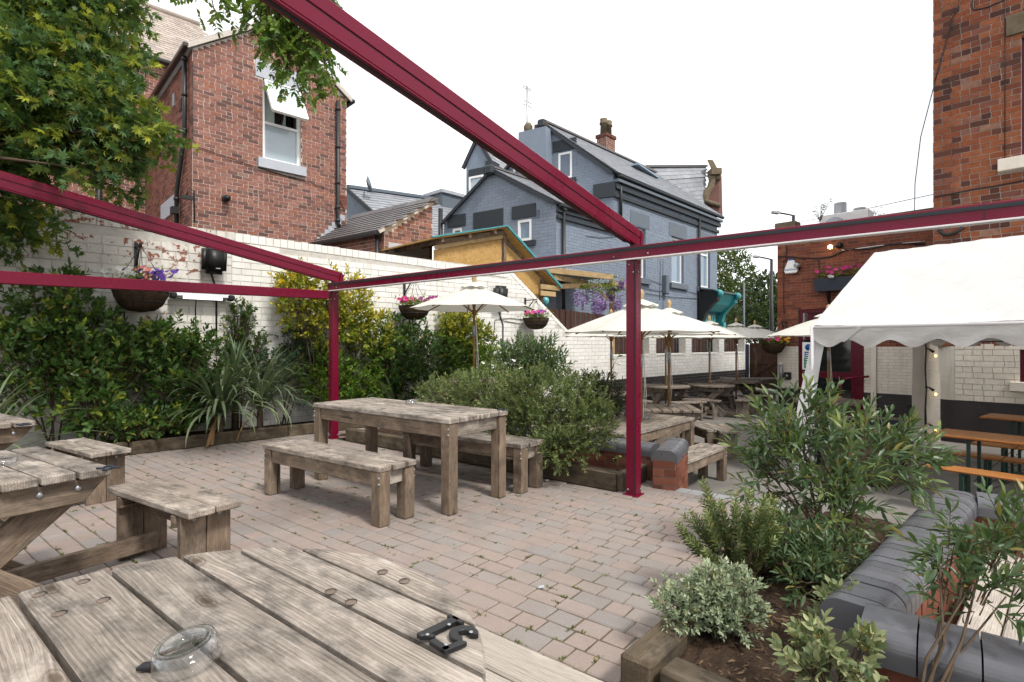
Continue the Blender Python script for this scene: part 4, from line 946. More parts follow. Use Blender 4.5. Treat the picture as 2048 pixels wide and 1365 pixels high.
mb = MB(); mb.tube([KL-nG*.0+nB*.05+GB*.12+Z3*(ev1+.45), KL+nB*.05+GB*.12+Z3*3], .08, 8); mb.build('soil_pipe', M['black'], gb)
# chimney stack on the tall gable, capped flues
a, b = gable_win(K1, GC, nC, 1050, 1104, 300, 300)[:2]; P_ = K1+GC*((a+b)/2); ct_ = gz(0, 268, P_)
ch = MB().box(P_+nC*.18+Z3*(ct_+5)/2, (b-a, .62, ct_-5), ax=(GC, nC, Z3)).build('chimney', M['grey_brick'], gb)
mb = MB()
for i, f in enumerate((.18, .5, .82)):
    p = P_+GC*(b-a)*(f-.5)+nC*.12+Z3*ct_; mb.lathe([(.11, 0), (.09, .26), (.1, .27)] if i != 2 else [(.15, 0), (.17, .3), (.1, .42), (.02, .43)], p, 10)
mb.build('chimney_pot', M['stone'], ch)
mb = MB(); p = P_+GC*(b-a)*.62-nC*.4+Z3*ct_; mb.tube([p-Z3*.8, p+Z3*2.1], .035, 5)
for z in (2.05, 1.98, 1.35, 1.5): mb.tube([p+Z3*z-GA*.24, p+Z3*z+GA*.24], .018, 4)
mb.build('aerial', M['galv'], gb)
# brick chimney with two pots farther along the roof
cp = W(1212, 300, 26.5); cp.z = 0; zc = gz(0, 275, W(1212, 0, 26.5))
ch2 = MB().box(cp+Z3*(zc-.9), (.76, .56, 1.8), ax=(GA, nG, Z3)).build('chimney', M['mortar'], gb)
for Oc, Xc, nc, wc in ((cp-GA*.38+nG*.28, GA, nG, .76), (cp-GA*.38-nG*.28, nG, -GA, .56)): brick_face(ch2, Oc, Xc, nc, lay(wc, zc-1.8, zc, .235, .09, .014, (), None, .2), M['brick_red'], .006, .03, 0, 'brick', 'chimney_brickwork'); MB().box(cp+Z3*(zc-.02), (.86, .66, .16), ax=(GA, nG, Z3)).build('chimney_cap', M['brick_red'], ch2)
for s in (-.2, .2): MB().lathe([(.18, 0), (.16, .5), (.21, .52), (.21, .6), (.17, .62), (.19, .78), (.14, .8)], cp+GA*s+Z3*(zc+.05), 12).build('chimney_pot', M['stone'], ch2)
# front cross wing with shaped gable parapet
X0 = W(1290, 336, 25.6); X1 = W(1412, 335, 27.4); hr = GC*-1
zr = gz(0, 336, X0)
e0 = W(1335, 425, 24.6); e1 = W(1425, 398, 26.2)
m0_, m1_ = W(1303, 362, 25.2), W(1411, 353, 26.9)
slates('roof_slates', m0_, m1_, X1, X0, gb, M['slate'], .42, .22)
slates('mansard_slates', W(1300, 428, 24.7), W(1300, 428, 24.7)+(m1_-m0_), m1_-Z3*.02, m0_-Z3*.02, gb, M['slate'], .42, .24)
mb = MB(); mb.bar(X0+Z3*.05, X1+Z3*.05, .25, .1); mb.build('ridge_tiles', M['slate_dark'], gb)
pz = lambda px, py: W(px, py, 26.6)
mb = MB(); mb.prism([pz(1412, 418), pz(1439, 430), pz(1437, 345), pz(1428, 345), pz(1424, 356), pz(1421, 375), pz(1410, 390), pz(1408, 405)], V(.35, .5, 0)); mb.build('parapet_gable', M['brick_red'], gb)
mb = MB(); mb.tube([pz(1408, 408), pz(1409, 398), pz(1413, 387), pz(1421, 376), pz(1424, 364), pz(1424, 354)], [.2, .22, .2, .18, .17, .2], 8); mb.tube([pz(1410, 404)-V(.1, .2, 0), pz(1440, 412)], .12, 6); mb.tube([pz(1420, 353), pz(1440, 357)], .16, 6)
mb.box(pz(1429, 346), (.5, .6, .3)); mb.prism([pz(1414, 320), pz(1425, 320), pz(1437, 343), pz(1424, 343)], V(.3, .5, 0)); mb.build('stone_scroll', M['stone'], gb)
MB().bar(W(1266, 330, 22.3), W(1308, 358, 23.6), .5, .06).build('rooflight', M['glass_blue'], gb)
# dormer gable standing up behind the low gable
D0 = W(962, 372, 22.5); dw = 1.15
mb = MB(); mb.box(D0+Z3*-.6, (dw*1.0, .5, 3.0), ax=(GC, nC, Z3)); zz = 1.1; mb.prism([D0-GC*dw*.5+nC*.25+Z3*.9, D0+GC*dw*.5+nC*.25+Z3*.9, D0+nC*.25+Z3*1.75], -nC*.5)
dm = mb.build('dormer', M['grey_brick'], gb)
mb = MB(); mb.bar(D0-GC*dw*.62+nC*.28+Z3*.75, D0+nC*.28+Z3*1.9, .12, .14); mb.bar(D0+GC*dw*.62+nC*.28+Z3*.75, D0+nC*.28+Z3*1.9, .12, .14); mb.box(D0-GC*dw*.55+nC*.1+Z3*.72, (.3, .6, .22), ax=(GC, nC, Z3)); mb.build('dormer_coping', M['charcoal'], dm)
piece('dormer_lintel', D0-GC*.4+nC*.3+Z3*.48, D0+GC*.4+nC*.3+Z3*.48, .1, .3, M['charcoal'], dm); window(dm, D0+nC*.36, GC, nC, -.36, .36, -.6, .32, M['white_paint'], M['glass_pale'], .02, .08)
slates('roof_slates', D0+nC*.1-GC*.7+Z3*.75, D0-nC*1.6-GC*.7+Z3*.75, D0-nC*1.6+Z3*1.7, D0+nC*.1+Z3*1.7, gb, M['slate'])
# shop door hood on big teal brackets
Hd = K0+GA*(side_x(1397)); hd_ = thing('door_hood', 'teal shop door hood on scrolled brackets at the end of the grey building', 'door hood', Hd-Z3*.2)
hx0, hx1 = side_x(1392)-side_x(1397)+.1, side_x(1432)-side_x(1397)
zt = gz(0, 592, Hd+GA*.8)
for s in (hx0, hx1):
    q = Hd+GA*s; pf = [(0, -1.25), (.22, -1.25), (.30, -1.0), (.36, -.8), (.62, -.5), (.86, -.3), (.92, 0), (.80, .14), (.55, .16), (0, .1)]
    MB().prism([q+nG*a+Z3*(zt+z) for a, z in pf], GA*.26).build('bracket', M['black' if s == hx0 else 'teal'], hd_)
    mb = MB(); mb.tube([q+nG*.88+Z3*(zt+.0)+GA*.0, q+nG*.88+Z3*zt+GA*.27], .16, 10); mb.build('scroll', M['teal'], hd_)
    MB().box(q+GA*.13+nG*.2+Z3*(zt-1.9), (.26, .3, 1.5), ax=(GA, nG, Z3)).build('pilaster', M['teal'], hd_)
mb = MB(); mb.prism([Hd+GA*(hx0+.26)+nG*a+Z3*(zt+z) for a, z in ((0, -.75), (.30, -.7), (.62, -.42), (.8, -.1), (.86, .06), (0, .06))], GA*(hx1-hx0-.26)); mb.build('fascia', M['teal'], hd_)
mb = MB(); mb.prism([Hd+GA*(hx0-.04)+nG*a+Z3*(zt+z) for a, z in ((0, .2), (.7, .1), (.95, .02), (.95, .06), (.7, .16), (0, .28))], GA*(hx1-hx0+.34)); mb.build('lead_top', M['charcoal'], hd_)
for i in range(6): piece('panel', Hd+GA*(hx0+.4+i*.22)+nG*.1+Z3*(zt-2.4), Hd+GA*(hx0+.4+i*.22)+nG*.1+Z3*(zt-.85), .17, .05, M['teal'], hd_, up=nG)
mb = MB(); p = K0+GA*side_x(1327); mb.box(p+nG*.1+Z3*gz(0, 570, p), (.24, .2, .75), ax=(GA, nG, Z3)); mb.build('meter_box', M['slatepaint'], gb, bevel=.03)
for a, b in (((1290, 557), (1400, 590)), ((1290, 587), (1400, 598)), ((1280, 575), (1330, 582)), ((1325, 520), (1325, 640)), ((1170, 472), (1240, 472)), ((1320, 520), (1318, 600))):
    pts = []
    for f in (0, .25, .5, .75, 1):
        px = a[0]+(b[0]-a[0])*f; py = a[1]+(b[1]-a[1])*f+(1-abs(2*f-1))*random.uniform(1, 5)*(1 if abs(b[0]-a[0]) > 10 else 0); s = side_x(px); P_ = K0+GA*s; pts.append(Vector((P_.x, P_.y, gz(0, py, P_)))+nG*.03)
    MB().tube(pts, .011, 4).build('cable', M['slatepaint'], gb)

# the long slate roof and blue grey gable farther left
R0 = Vector((W(700, 0, 22).x, 22, 0)); rl = thing('slate_roofed_building', 'long low building with pale slate roof and dish beside the brick house', 'building', W(800, 450, 23)-Z3*6)
ridge0, ridge1, eave0 = W(693, 377, 21.0), W(905, 406, 26.0), W(806, 478, 18.3)
slates('roof_slates', eave0, eave0+(ridge1-ridge0)*1.15, ridge0+(ridge1-ridge0)*1.15, ridge0, rl, M['slate'], .45, .26)
mb = MB(); mb.bar(ridge0+Z3*.06, ridge0+(ridge1-ridge0)*1.15+Z3*.06, .3, .12); mb.build('ridge_tiles', M['slatepaint'], rl)
mb = MB(); mb.prism([W(650, 600, 22), W(650, 377, 22), ridge0-Z3*.08, eave0-Z3*.08, W(806, 600, 18.3)], V(.1, .15, 0)); mb.build('gable_wall', M['grey_brick'], rl)
mb = MB(); mb.bar(ridge0-V(.03, .08, 0), eave0-V(.03, .08, 0), .08, .14); mb.build('barge_board', M['charcoal'], rl)
p = W(728, 415, 20.6); mb = MB(); mb.tube([p-Z3*.3, p+Z3*.75], .02, 5); mb.lathe([(.0, 0), (.2, .03), (.32, .1)], p+Z3*.85+V(.12, 0, 0), 14, Matrix.Rotation(math.radians(78), 3, 'Y')); mb.tube([p+Z3*.6+V(.1, 0, 0), p+Z3*.55+V(.55, 0, 0)], .015, 4); mb.build('satellite_dish', M['slatepaint'], rl)
p = W(905, 405, 25.6); MB().box(p-Z3*.5, (2.2, 1.2, 1.3), ax=(GA, nG, Z3)).build('flat_dormer', M['slatepaint'], rl); MB().box(p+Z3*.2, (2.4, 1.4, .14), ax=(GA, nG, Z3)).build('dormer_top', M['lead'], rl)
# ---------------------------------------------------------------- the pub: low wing and tall block on the right
PX = -VV; nP = -U                                        # along the face (towards the camera's right) / out of it
C0 = Vector((7.03, 14.3, 0))
def wing_x(px):
    k = (px-1024)/FPX; return (k*C0.y-C0.x)/(PX.x-k*PX.y)
wg = thing('pub_wing', 'single storey dark red brick pub wing with cream painted lower wall and glazed door', 'building', C0+PX*2+Z3*LOW)
wt_ = 4.22; wl = 5.2
d0, d1, dz = wing_x(1597), wing_x(1728), 2.24
dh = [(d0, d1, LOW-.01, dz)]
mb = MB(); slab_cells(mb, C0, PX, nP, wl, LOW-.02, wt_, .28, dh); mb.box(C0+U*3-PX*-.14+Z3*(wt_+LOW)/2, (6, .28, wt_-LOW), ax=(U, PX, Z3)); mb.build('wall', M['mortar_dark'], wg)
zb1, zb2 = .17, 1.26
up_ = lay(wl, zb2, wt_-.02, .235, .073, .010, dh, None, .15); md_ = lay(wl, zb1, zb2-.02, .235, .073, .008, dh, None, .15); lw_ = lay(wl, LOW, zb1-.02, .235, .073, .008, dh, None, .15)
brick_face(wg, C0, PX, nP, up_, M['brick_wing'], .005, .02, 180); brick_face(wg, C0, PX, nP, md_, M['cream_brick'], .008, .02, 90, 'painted_brick', 'painted_brickwork'); brick_face(wg, C0, PX, nP, lw_, M['dark_brick'], .004, .02, 30, 'base_brick', 'base_brickwork')
mb = MB(); slab_cells(mb, C0+nP*.0015, PX, nP, wl, zb1, zb2, .02, dh); mb.build('paint_band', M['cream_mortar'], wg)
mb = MB(); slab_cells(mb, C0+nP*.0016, PX, nP, wl, LOW, zb1, .02, dh); mb.build('base_band', M['dark_mortar2'], wg)
mb = MB(); mb.box(C0+PX*wl/2+Z3*(wt_+.05)-nP*.1, (wl+.1, .4, .1), ax=(PX, nP, Z3)); mb.build('parapet_coping', M['stone'], wg)
MB().box(C0+PX*.22+Z3*(wt_+.19)-nP*.1, (.5, .4, .18), ax=(PX, nP, Z3)).build('coping_stone', M['stone'], wg)
piece('pilaster_strip', C0+PX*wing_x(1748)+Z3*LOW+nP*.03, C0+PX*wing_x(1748)+Z3*1.3+nP*.03, .11, .06, M['cream_brick'], wg, up=nP)
# door
dr = MB(); c = lambda x, z, d=.0: C0+PX*x+Z3*z-nP*(.08+d); ax = (PX, nP, Z3); fw = .1
dr.box(c(d0+fw/2, (LOW+dz)/2), (fw, .12, dz-LOW), ax=ax); dr.box(c(d1-.14, (LOW+dz)/2), (.28, .12, dz-LOW), ax=ax); dr.box(c((d0+d1)/2, dz-.06), (d1-d0-.2, .12, .12), ax=ax); dr.box(c((d0+d1)/2, 1.5), (d1-d0-.3, .1, .12), ax=ax); dr.box(c((d0+d1)/2, .56), (d1-d0-.3, .09, .15), ax=ax); dr.box(c((d0+d1)/2, LOW+.12), (d1-d0-.3, .09, .24), ax=ax); dr.box(c((d0+d1)/2, 1.86, .02), (d1-d0-.38, .05, .6), ax=ax)
door = dr.build('door', M['burg_wood'], wg)
for za, zb in ((LOW+.24, .49), (.63, 1.44)): MB().box(c((d0+d1)/2-.08, (za+zb)/2, .03), (d1-d0-.36, .012, zb-za), ax=ax).build('pane', M['glass_dark'], door)
mb = MB(); q = C0+PX*(d1-.38)+nP*.09; mb.tube([q+Z3*LOW+nP*.25, q+Z3*.42+nP*.25, q+Z3*.5+nP*.22+PX*.08, q+Z3*.56+PX*.5], .028, 8); mb.build('handrail', M['burgundy'], wg)
sg = MB().box(c(d0+.22, 1.02, -.075), (.26, .006, .70), ax=ax).build('door_notice', M['whitesign'], door)
MB().box(c(d0+.24, .84, -.082), (.21, .004, .27), ax=ax).build('green_panel', M['greensign'], door)
MB().box(c(d0+.24, 1.06, -.082), (.19, .004, .14), ax=ax).build('blue_panel', M['bluesign'], door)
mb = MB(); mb.lathe([(.085, 0), (.085, .004)], c(d0+.24, 1.24, -.08), 16, Matrix((PX, Z3, nP)).transposed()); mb.build('blue_disc', M['bluesign'], door)
mb = MB()
for z in (1.03, 1.08, .93, .86, .79): mb.box(c(d0+.24, z, -.087), (.14, .003, .022), ax=ax)
mb.build('notice_text', M['whitesign'], door)
# fittings on the wing
def on_wing(px, py, d=0): x = wing_x(px); P = C0+PX*x; return Vector((P.x, P.y, EYE-(py-HOR)/FPX*P.y))+nP*d
def text_mesh(s, size, ext=.002):
    cu = bpy.data.curves.new('lettering', 'FONT'); cu.body = s; cu.size = size; cu.extrude = ext; cu.align_x = 'CENTER'; cu.align_y = 'CENTER'
    o = bpy.data.objects.new('lettering', cu); COL.objects.link(o); dg = bpy.context.evaluated_depsgraph_get(); me = bpy.data.meshes.new_from_object(o.evaluated_get(dg)); bpy.data.objects.remove(o); return me
ab = on_wing(1584, 536); al = thing('alarm_box', 'white wedge shaped burglar alarm box on the brick wing', 'alarm', ab)
MB().prism([ab+PX*a+Z3*b+nP*.005 for a, b in ((-.07, .19), (.07, .19), (.17, -.06), (.14, -.15), (-.14, -.15), (-.17, -.06))], nP*.09).build('case', M['white_paint'], al, bevel=.015)
MB().box(ab+Z3*.20+nP*.05, (.14, .08, .035), ax=ax).build('strobe', M['bluesign'], al)
lt = obj('lettering', text_mesh('Steel-Guard', .062), M['bluesign'], al, Matrix.Translation(ab-Z3*.055+nP*.099) @ Matrix((PX, Z3, nP)).transposed().to_4x4())
cc = on_wing(1600, 532); cv = thing('security_camera', 'small dark security camera on a bracket beside the alarm box', 'camera', cc)
mb = MB(); mb.tube([cc-Z3*.1+nP*.01, cc-Z3*.05+nP*.12, cc+nP*.12], .018, 6); mb.build('arm', M['black'], cv); mb = MB(); mb.tube([cc+nP*.08, cc+nP*.2-PX*.03], .06, 12); mb.build('body', M['aluminium'], cv)
fl = on_wing(1680, 492); fo = thing('flood_lamp', 'lit warm flood lamp on the brick wing', 'lamp', fl)
mb = MB(); mb.lathe([(.07, 0), (.08, .06), (.05, .12)], fl, 12, Matrix((PX, Z3, nP)).transposed()); mb.tube([fl+nP*.1, fl+nP*.16-PX*.12-Z3*.04], .015, 6); mb.build('base', M['black'], fo)
MB().lathe([(.0, 0), (.045, .02), (.05, .08), (.0, .11)], fl+nP*.16-PX*.17-Z3*.08, 10).build('bulb', M['lamp'], fo)
def wire(pts, r=.012, m='black'): MB().tube([on_wing(a, b, .025) for a, b in pts], r, 5).build('cable', M[m], wg)
wire([(1556, 514), (1580, 514), (1610, 517), (1640, 517), (1662, 514), (1680, 506), (1700, 499), (1740, 499), (1772, 491), (1800, 488), (1850, 489)], .016); wire([(1572, 492), (1574, 500), (1572, 520), (1578, 530)], .012); wire([(1568, 520), (1568, 600), (1569, 630)], .008); wire([(1638, 520), (1639, 552)], .008)
wire([(1684, 500), (1690, 502), (1700, 500), (1760, 492), (1850, 483)], .01, 'white_paint')
# window box of flowers
_fm = {}
def flowers(t, specs):
    """every flower is five petals, an object of its own"""
    for nm, pts, r, col in specs:
        k = (col, r)
        if k not in _fm:
            D = [(math.cos(q*1.257), math.sin(q*1.257), .35) for q in range(5)]; me = leafmesh(nm, [(0, 0, 0)]*5, D, [r]*5, 'petal', None, .95); me.materials.append(L[col]); _fm[k] = me
        for p in pts:
            n = Vector((random.gauss(0, .4), -.6+random.gauss(0, .3), .7)).normalized(); link(bpy.data.objects.new(nm, _fm[k]), t, Matrix.Translation(Vector(p)) @ n.to_track_quat('Z', 'Y').to_matrix().to_4x4() @ Matrix.Rotation(random.uniform(0, 6), 4, 'Z'))
bx = on_wing(1675, 565); bt = thing('window_box', 'navy window box of pink petunias bracketed to the brick wing', 'window box', bx)
a_, b_ = wing_x(1637)-wing_x(1675), .72
mb = MB(); mb.prism([bx+PX*x+nP*.02+Z3*z for x, z in ((a_, -.22), (b_, -.22), (b_, .10), (a_-.03, .10))], nP*.26); mb.build('box', M['navy'], bt)
for x in (a_+.25, .4): mb = MB(); mb.bar(bx+PX*x-Z3*.23+nP*.24, bx+PX*x-Z3*.55+nP*.02, .03, .03); mb.bar(bx+PX*x-Z3*.55+nP*.015, bx+PX*x-Z3*.22+nP*.015, .03, .03); mb.build('bracket', M['black'], bt)
fp = [bx+PX*random.uniform(a_, b_)+nP*random.uniform(.05, .3)+Z3*random.uniform(.12, .26) for i in range(420)]
obj('foliage', leafmesh('foliage', [tuple(p) for p in fp], RNG.normal(size=(420, 3))+np.array([0, 0, .6]), .05, 'ovate', RNG.random(420)*.3), L['ever'], bt)
flowers(bt, [('petunia', [bx+PX*random.uniform(a_-.05, b_)+nP*random.uniform(.12, .34)+Z3*random.uniform(.16, .34) for i in range(20)], .06, 'pink'), ('dark_petunia', [bx+PX*random.uniform(.1, b_)+nP*random.uniform(.1, .3)+Z3*random.uniform(.2, .36) for i in range(9)], .055, 'magenta'), ('white_petunia', [bx+PX*(-.06)+nP*.33+Z3*.1]*2, .075, 'white')])
# tap post and socket by the corner
q = on_wing(1564, 745); wl_ = thing('wall_light', 'slim aluminium up-light on the cream wall by the corner', 'light', q); MB().tube([q+nP*.07-Z3*.22, q+nP*.07+Z3*.2], .045, 10).build('body', M['aluminium'], wl_); MB().box(q+nP*.03, (.06, .06, .2), ax=ax).build('bracket', M['black'], wl_); MB().lathe([(.05, 0), (.04, .05), (.0, .06)], q+nP*.07+Z3*.2, 10).build('cap', M['white_paint'], wl_)
q = on_wing(1576, 752); so = thing('outdoor_socket', 'small black weatherproof socket on the cream wall', 'socket', q); MB().box(q+nP*.04, (.17, .09, .19), ax=ax).build('case', M['black'], so, bevel=.015); MB().lathe([(.035, 0), (.035, .01)], q+nP*.085, 10, Matrix((PX, Z3, nP)).transposed()).build('cover', M['aluminium'], so)
# roof plant on the wing
ac = W(1692, 440, 13.6); ac.z = wt_+.15; u_ = thing('air_conditioner', 'white air conditioning unit with fan standing on the wing roof', 'air conditioner', ac)
zz = EYE+(HOR-428)/FPX*13.6
MB().box(V(ac.x, ac.y, (zz+wt_)/2), (1.1, .45, zz-wt_), ax=ax).build('case', M['whitestrip'], u_, bevel=.02); mb = MB(); mb.lathe([(.26, 0), (.26, .02)], V(ac.x, ac.y, zz-.35)+nP*.235-PX*.2, 20, Matrix((PX, Z3, nP)).transposed()); mb.build('fan_grille', M['lead'], u_)
vp = W(1700, 420, 15.5); vt = thing('roof_vents', 'pair of grey vent pipes on the wing roof behind the air conditioner', 'vent', V(vp.x, vp.y, wt_))
for s in (-.28, .28): mb = MB(); mb.tube([V(vp.x+s, vp.y, wt_-.2), V(vp.x+s, vp.y, EYE+(HOR-412-s*18)/FPX*15.5)], .16, 12); mb.build('vent_pipe', M['galv'], vt)
for px, py, Y, n_ in ((1640, 445, 13.2, 9), (1740, 412, 13.8, 8)):
    b0 = W(px, py, Y); b0.z = wt_+.1; wd_ = thing('roof_weed', 'wispy buddleia weed growing from the wing parapet '+('left' if px < 1700 else 'right')+' of the air conditioner', 'weed', b0); mb = MB(); P, D = [], []
    for i in range(n_):
        tip = b0+V(random.uniform(-.4, .45), random.uniform(-.2, .2), random.uniform(.3, .62)); md = b0.lerp(tip, .5)+Z3*.06; mb.tube([b0, md, tip], [.007, .005, .003], 4)
        for k in range(9): f = random.random(); p = b0.lerp(md, f) if random.random() < .3 else md.lerp(tip, f); P.append(tuple(p)); D.append((random.gauss(0, 1), random.gauss(0, 1), .1))
    mb.build('stem', M['twig'], wd_); obj('foliage', leafmesh('w', P, D, .08, 'lance'), L['silver'], wd_)
# tall block
B0 = Vector((.7805*9.8, 9.8, 0)); tb = thing('pub_building', 'tall orange-red brick pub block with stone window at the right edge', 'building', B0+Z3*LOW)
def tall_x(px):
    k = (px-1024)/FPX; return (k*B0.y-B0.x)/(PX.x-k*PX.y)
def tz(px, py): P = B0+PX*tall_x(px); return EYE-(py-HOR)/FPX*P.y
tw, tt = 4.5, 9.6; x2 = tall_x(2043)
wh_ = (x2, x2+1.0, tz(2043, 322), tz(2043, 72)); lh_ = (tall_x(2016)-.02, x2+1.2, tz(2016, 75), tz(2016, 34)); shh = (tall_x(2000)-.02, x2+1.2, tz(2000, 347), tz(2000, 322)); wlow = (tall_x(2040), x2+1.1, tz(2040, 764), 1.28)
hs = [wh_, lh_, shh, wlow]; zl = 1.29; zbt = .33
mb = MB(); slab_cells(mb, B0, PX, nP, tw, zl, tt, .3, [h for h in hs if h is not wlow]); slab_cells(mb, B0+PX*.3, PX, nP, tw-.3, LOW-.02, zl, .3, [(wlow[0]-.3, wlow[1]-.3, wlow[2], wlow[3])])
mb.box(B0+U*3+PX*.15+Z3*(tt+zl)/2, (6, .3, tt-zl), ax=(U, PX, Z3)); mb.box(B0+U*3.2+PX*.45+Z3*(zl+LOW)/2, (5.6, .3, zl-LOW), ax=(U, PX, Z3)); mb.build('wall', M['mortar_tall'], tb)
brick_face(tb, B0, PX, nP, lay(tw, zl, tt, .262, .1, .011, hs, None, .4), M['brick_orange'], .007, .03, 300)
brick_face(tb, B0+U*2.5, -U, VV, lay(2.5, zl, tt, .262, .1, .013, (), None, .4), M['brick_orange'], .007, .03, 0, 'brick', 'side_brickwork')
# rounded painted corner below
cr = .3; cb = MB()
for z0_, z1_, mt_, nm in ((zbt, zl, 'cream_brick', 'rounded_corner'), (LOW, zbt, 'dark_brick', 'rounded_base')):
    cb = MB(); cen = B0+PX*cr+U*cr
    pts = [cen+(-PX*math.sin(a)+nP*math.cos(a))*(cr+.002) for a in np.linspace(0, math.pi/2, 9)]
    cb.prism([p+Z3*z0_ for p in pts]+[cen+Z3*z0_], Z3*(z1_-z0_)); cb.build(nm, M[mt_], tb)
lowr = lay(tw-.3, zbt, zl-.01, .262, .1, .010, [(wlow[0]-.3, wlow[1]-.3, wlow[2]-.16, wlow[3])], None, .4)
brick_face(tb, B0+PX*.3, PX, nP, lowr, M['cream_brick'], .009, .02, 90, 'painted_brick', 'painted_brickwork')
mb = MB(); slab_cells(mb, B0+PX*.3+nP*.002, PX, nP, tw-.3, zbt, zl, .02, [(wlow[0]-.3, wlow[1]-.3, wlow[2], wlow[3])]); mb.build('paint_band', M['cream_mortar'], tb)
mb = MB(); slab_cells(mb, B0+PX*.3+nP*.004, PX, nP, tw-.3, LOW, zbt, .02); mb.build('base_band', M['dark_brick'], tb)
piece('window_sill', B0+PX*shh[0]+Z3*(shh[2]+shh[3])/2+nP*.04, B0+PX*shh[1]+Z3*(shh[2]+shh[3])/2+nP*.04, .2, shh[3]-shh[2]-.01, M['cream_brick'], tb); piece('lintel', B0+PX*lh_[0]+Z3*(lh_[2]+lh_[3])/2-nP*.05, B0+PX*lh_[1]+Z3*(lh_[2]+lh_[3])/2-nP*.05, .2, lh_[3]-lh_[2]-.01, M['stone'], tb)
tag(tb.children[-1]); window(tb, B0, PX, nP, wh_[0], wh_[1], wh_[2], wh_[3], M['burg_wood'], M['glass_dark'], .1, .07)
window(tb, B0, PX, nP, wlow[0], wlow[1], wlow[2], wlow[3], M['burg_wood'], M['glass_blue'], .06, .09); piece('window_sill', B0+PX*(wlow[0]-.12)+Z3*(wlow[2]-.08)+nP*.03, B0+PX*wlow[1]+Z3*(wlow[2]-.08)+nP*.03, .16, .15, M['cream_brick'], tb)
def twire(pts, r=.009): MB().tube([Vector((*(B0+PX*tall_x(a)).xy, tz(a, b)))+nP*.02 for a, b in pts], r, 5).build('cable', M['black'], tb)
twire([(1920, 0), (1918, 18), (1905, 36), (1900, 60), (1890, 95), (1880, 130), (1868, 170)]); twire([(1946, 0), (1946, 18), (1950, 21), (1975, 16), (2009, 0)], .012); twire([(1868, 395), (1900, 389), (1950, 379), (1985, 374), (2048, 362)], .012); twire([(2010, 0), (2010, 320)], .006); twire([(1878, 460), (1885, 468), (1895, 471), (1912, 466), (1928, 455)], .03)
mb = MB(); a = Vector((*(B0+PX*.02).xy, tz(1868, 170))); b = W(1829, 440, 11.5); mb.tube([a+nP*.03, a.lerp(b, .35)+V(-.12, 0, 0), a.lerp(b, .7)+V(-.1, 0, 0), b], .008, 5); mb.build('hanging_cable', M['black'], tb)
# ---------------------------------------------------------------- burgundy pergola
pg = thing('pergola', 'burgundy metal pergola frame with sloping roof beams over the patio', 'pergola', (1.074, 4.756, 0))
A1 = V(1.074, 4.77, 0); A0 = V(-2.51, 7.6, 0); bt_ = T*-1; HB = 2.075
def hollow_post(p, nm='post'):
    piece(nm, p, p+Z3*HB, .098, .098, M['burgundy'], pg, up=N, bev=.004)
for p in (A0, A1): hollow_post(p); piece('foot_plate', p+Z3*.0-T*.07, p-T*-.07+Z3*.0, .14, .012, M['burgundy'], pg, bev=.002)
A2 = A1+T*4.5; piece('post', A2, A2+Z3*HB, .105, .105, M['burgundy'], pg, up=N)
for p in (A0, A1, A2): piece('post_groove', p-N*.0492+T*.030+Z3*.02, p-N*.0492+T*.030+Z3*HB, .010, .003, M['rubber'], pg, up=N)
ba, bb = A0-T*.06-N*.0, A2+T*.1
piece('front_beam', ba+Z3*(HB+.055), bb+Z3*(HB+.055), .12, .11, M['burgundy'], pg, bev=.006)
piece('beam_strip', ba-N*.062+Z3*(HB+.082), bb-N*.062+Z3*(HB+.082), .006, .024, M['rubber'], pg, bev=.001)
piece('lower_lip', ba-N*.045+Z3*(HB-.006), bb-N*.045+Z3*(HB-.006), .07, .012, M['whitestrip'], pg, bev=.002)
def rafter(p, ln, nm='rafter'):
    d = (-N*math.cos(math.radians(8.9))+Z3*math.sin(math.radians(8.9))).normalized(); a = p+Z3*(HB+.205)-d*.08; b = p+Z3*(HB+.205)+d*ln
    upv = d.cross(T); upv = upv if upv.z > 0 else -upv
    r = piece(nm, a+upv*.040, b+upv*.040, .056, .074, M['burgundy'], pg, up=upv, bev=.005); piece(nm, a-upv*.040, b-upv*.040, .056, .074, M['burgundy'], pg, up=upv, bev=.005)
    piece('rafter_groove', a, b, .044, .008, M['black'], pg, up=upv, bev=0)
    piece('rafter_flange', a-upv*.084+d*.2, b-upv*.084, .06, .012, M['burgundy'], pg, up=upv, bev=.002); piece('rafter_seal', a-upv*.0905+d*.2, b-upv*.0905, .02, .004, M['rubber'], pg, up=upv, bev=0)
    mb = MB(); q = a-d*.012; mb.prism([q-T*.03+upv*.078, q-T*.03-upv*.078, q-d*.05-T*.03-upv*.05, q-d*.05-T*.03+upv*.05], T*.06); mb.build('end_cap', M['burgundy'], pg)
    piece('rafter_bracket', p+Z3*(HB+.1), p+Z3*(HB+.15), .05, .05, M['black'], pg, up=N)
rafter(A1, 7.0); rafter(A0, 7.0); rafter(A2, 7.0)
def hexbolt(p, n_, r=.009):
    n_ = Vector(n_).normalized(); a = n_.orthogonal().normalized(); b = n_.cross(a); MB().lathe([(r, 0), (r, .006), (0, .007)], p, 6, Matrix((a, b, n_)).transposed()).build('bolt', M['galv'], pg)
for p in (A0, A1, A2):
    for z, s in ((HB-.05, .02), (HB-.12, -.02), (.05, .03)): hexbolt(p-N*.0495-T*s+Z3*z, -N); hexbolt(p+T*.0495+N*s+Z3*z, T)
    for s in (-.16, .16): hexbolt(p+T*s-N*.06+Z3*(HB+.03), -N, .008)
for s in (2.3, 6.9): piece('beam_joint', A0+T*s-N*.0615+Z3*(HB+.003), A0+T*s-N*.0615+Z3*(HB+.107), .003, .003, M['black'], pg, up=T, bev=0)
l0 = G(640, 590, 0) if False else W(655, 590.5, 7.55); l1 = W(-420, 533, 3.9)
piece('side_beam', l0, l1, .07, .115, M['burgundy'], pg, bev=.006)
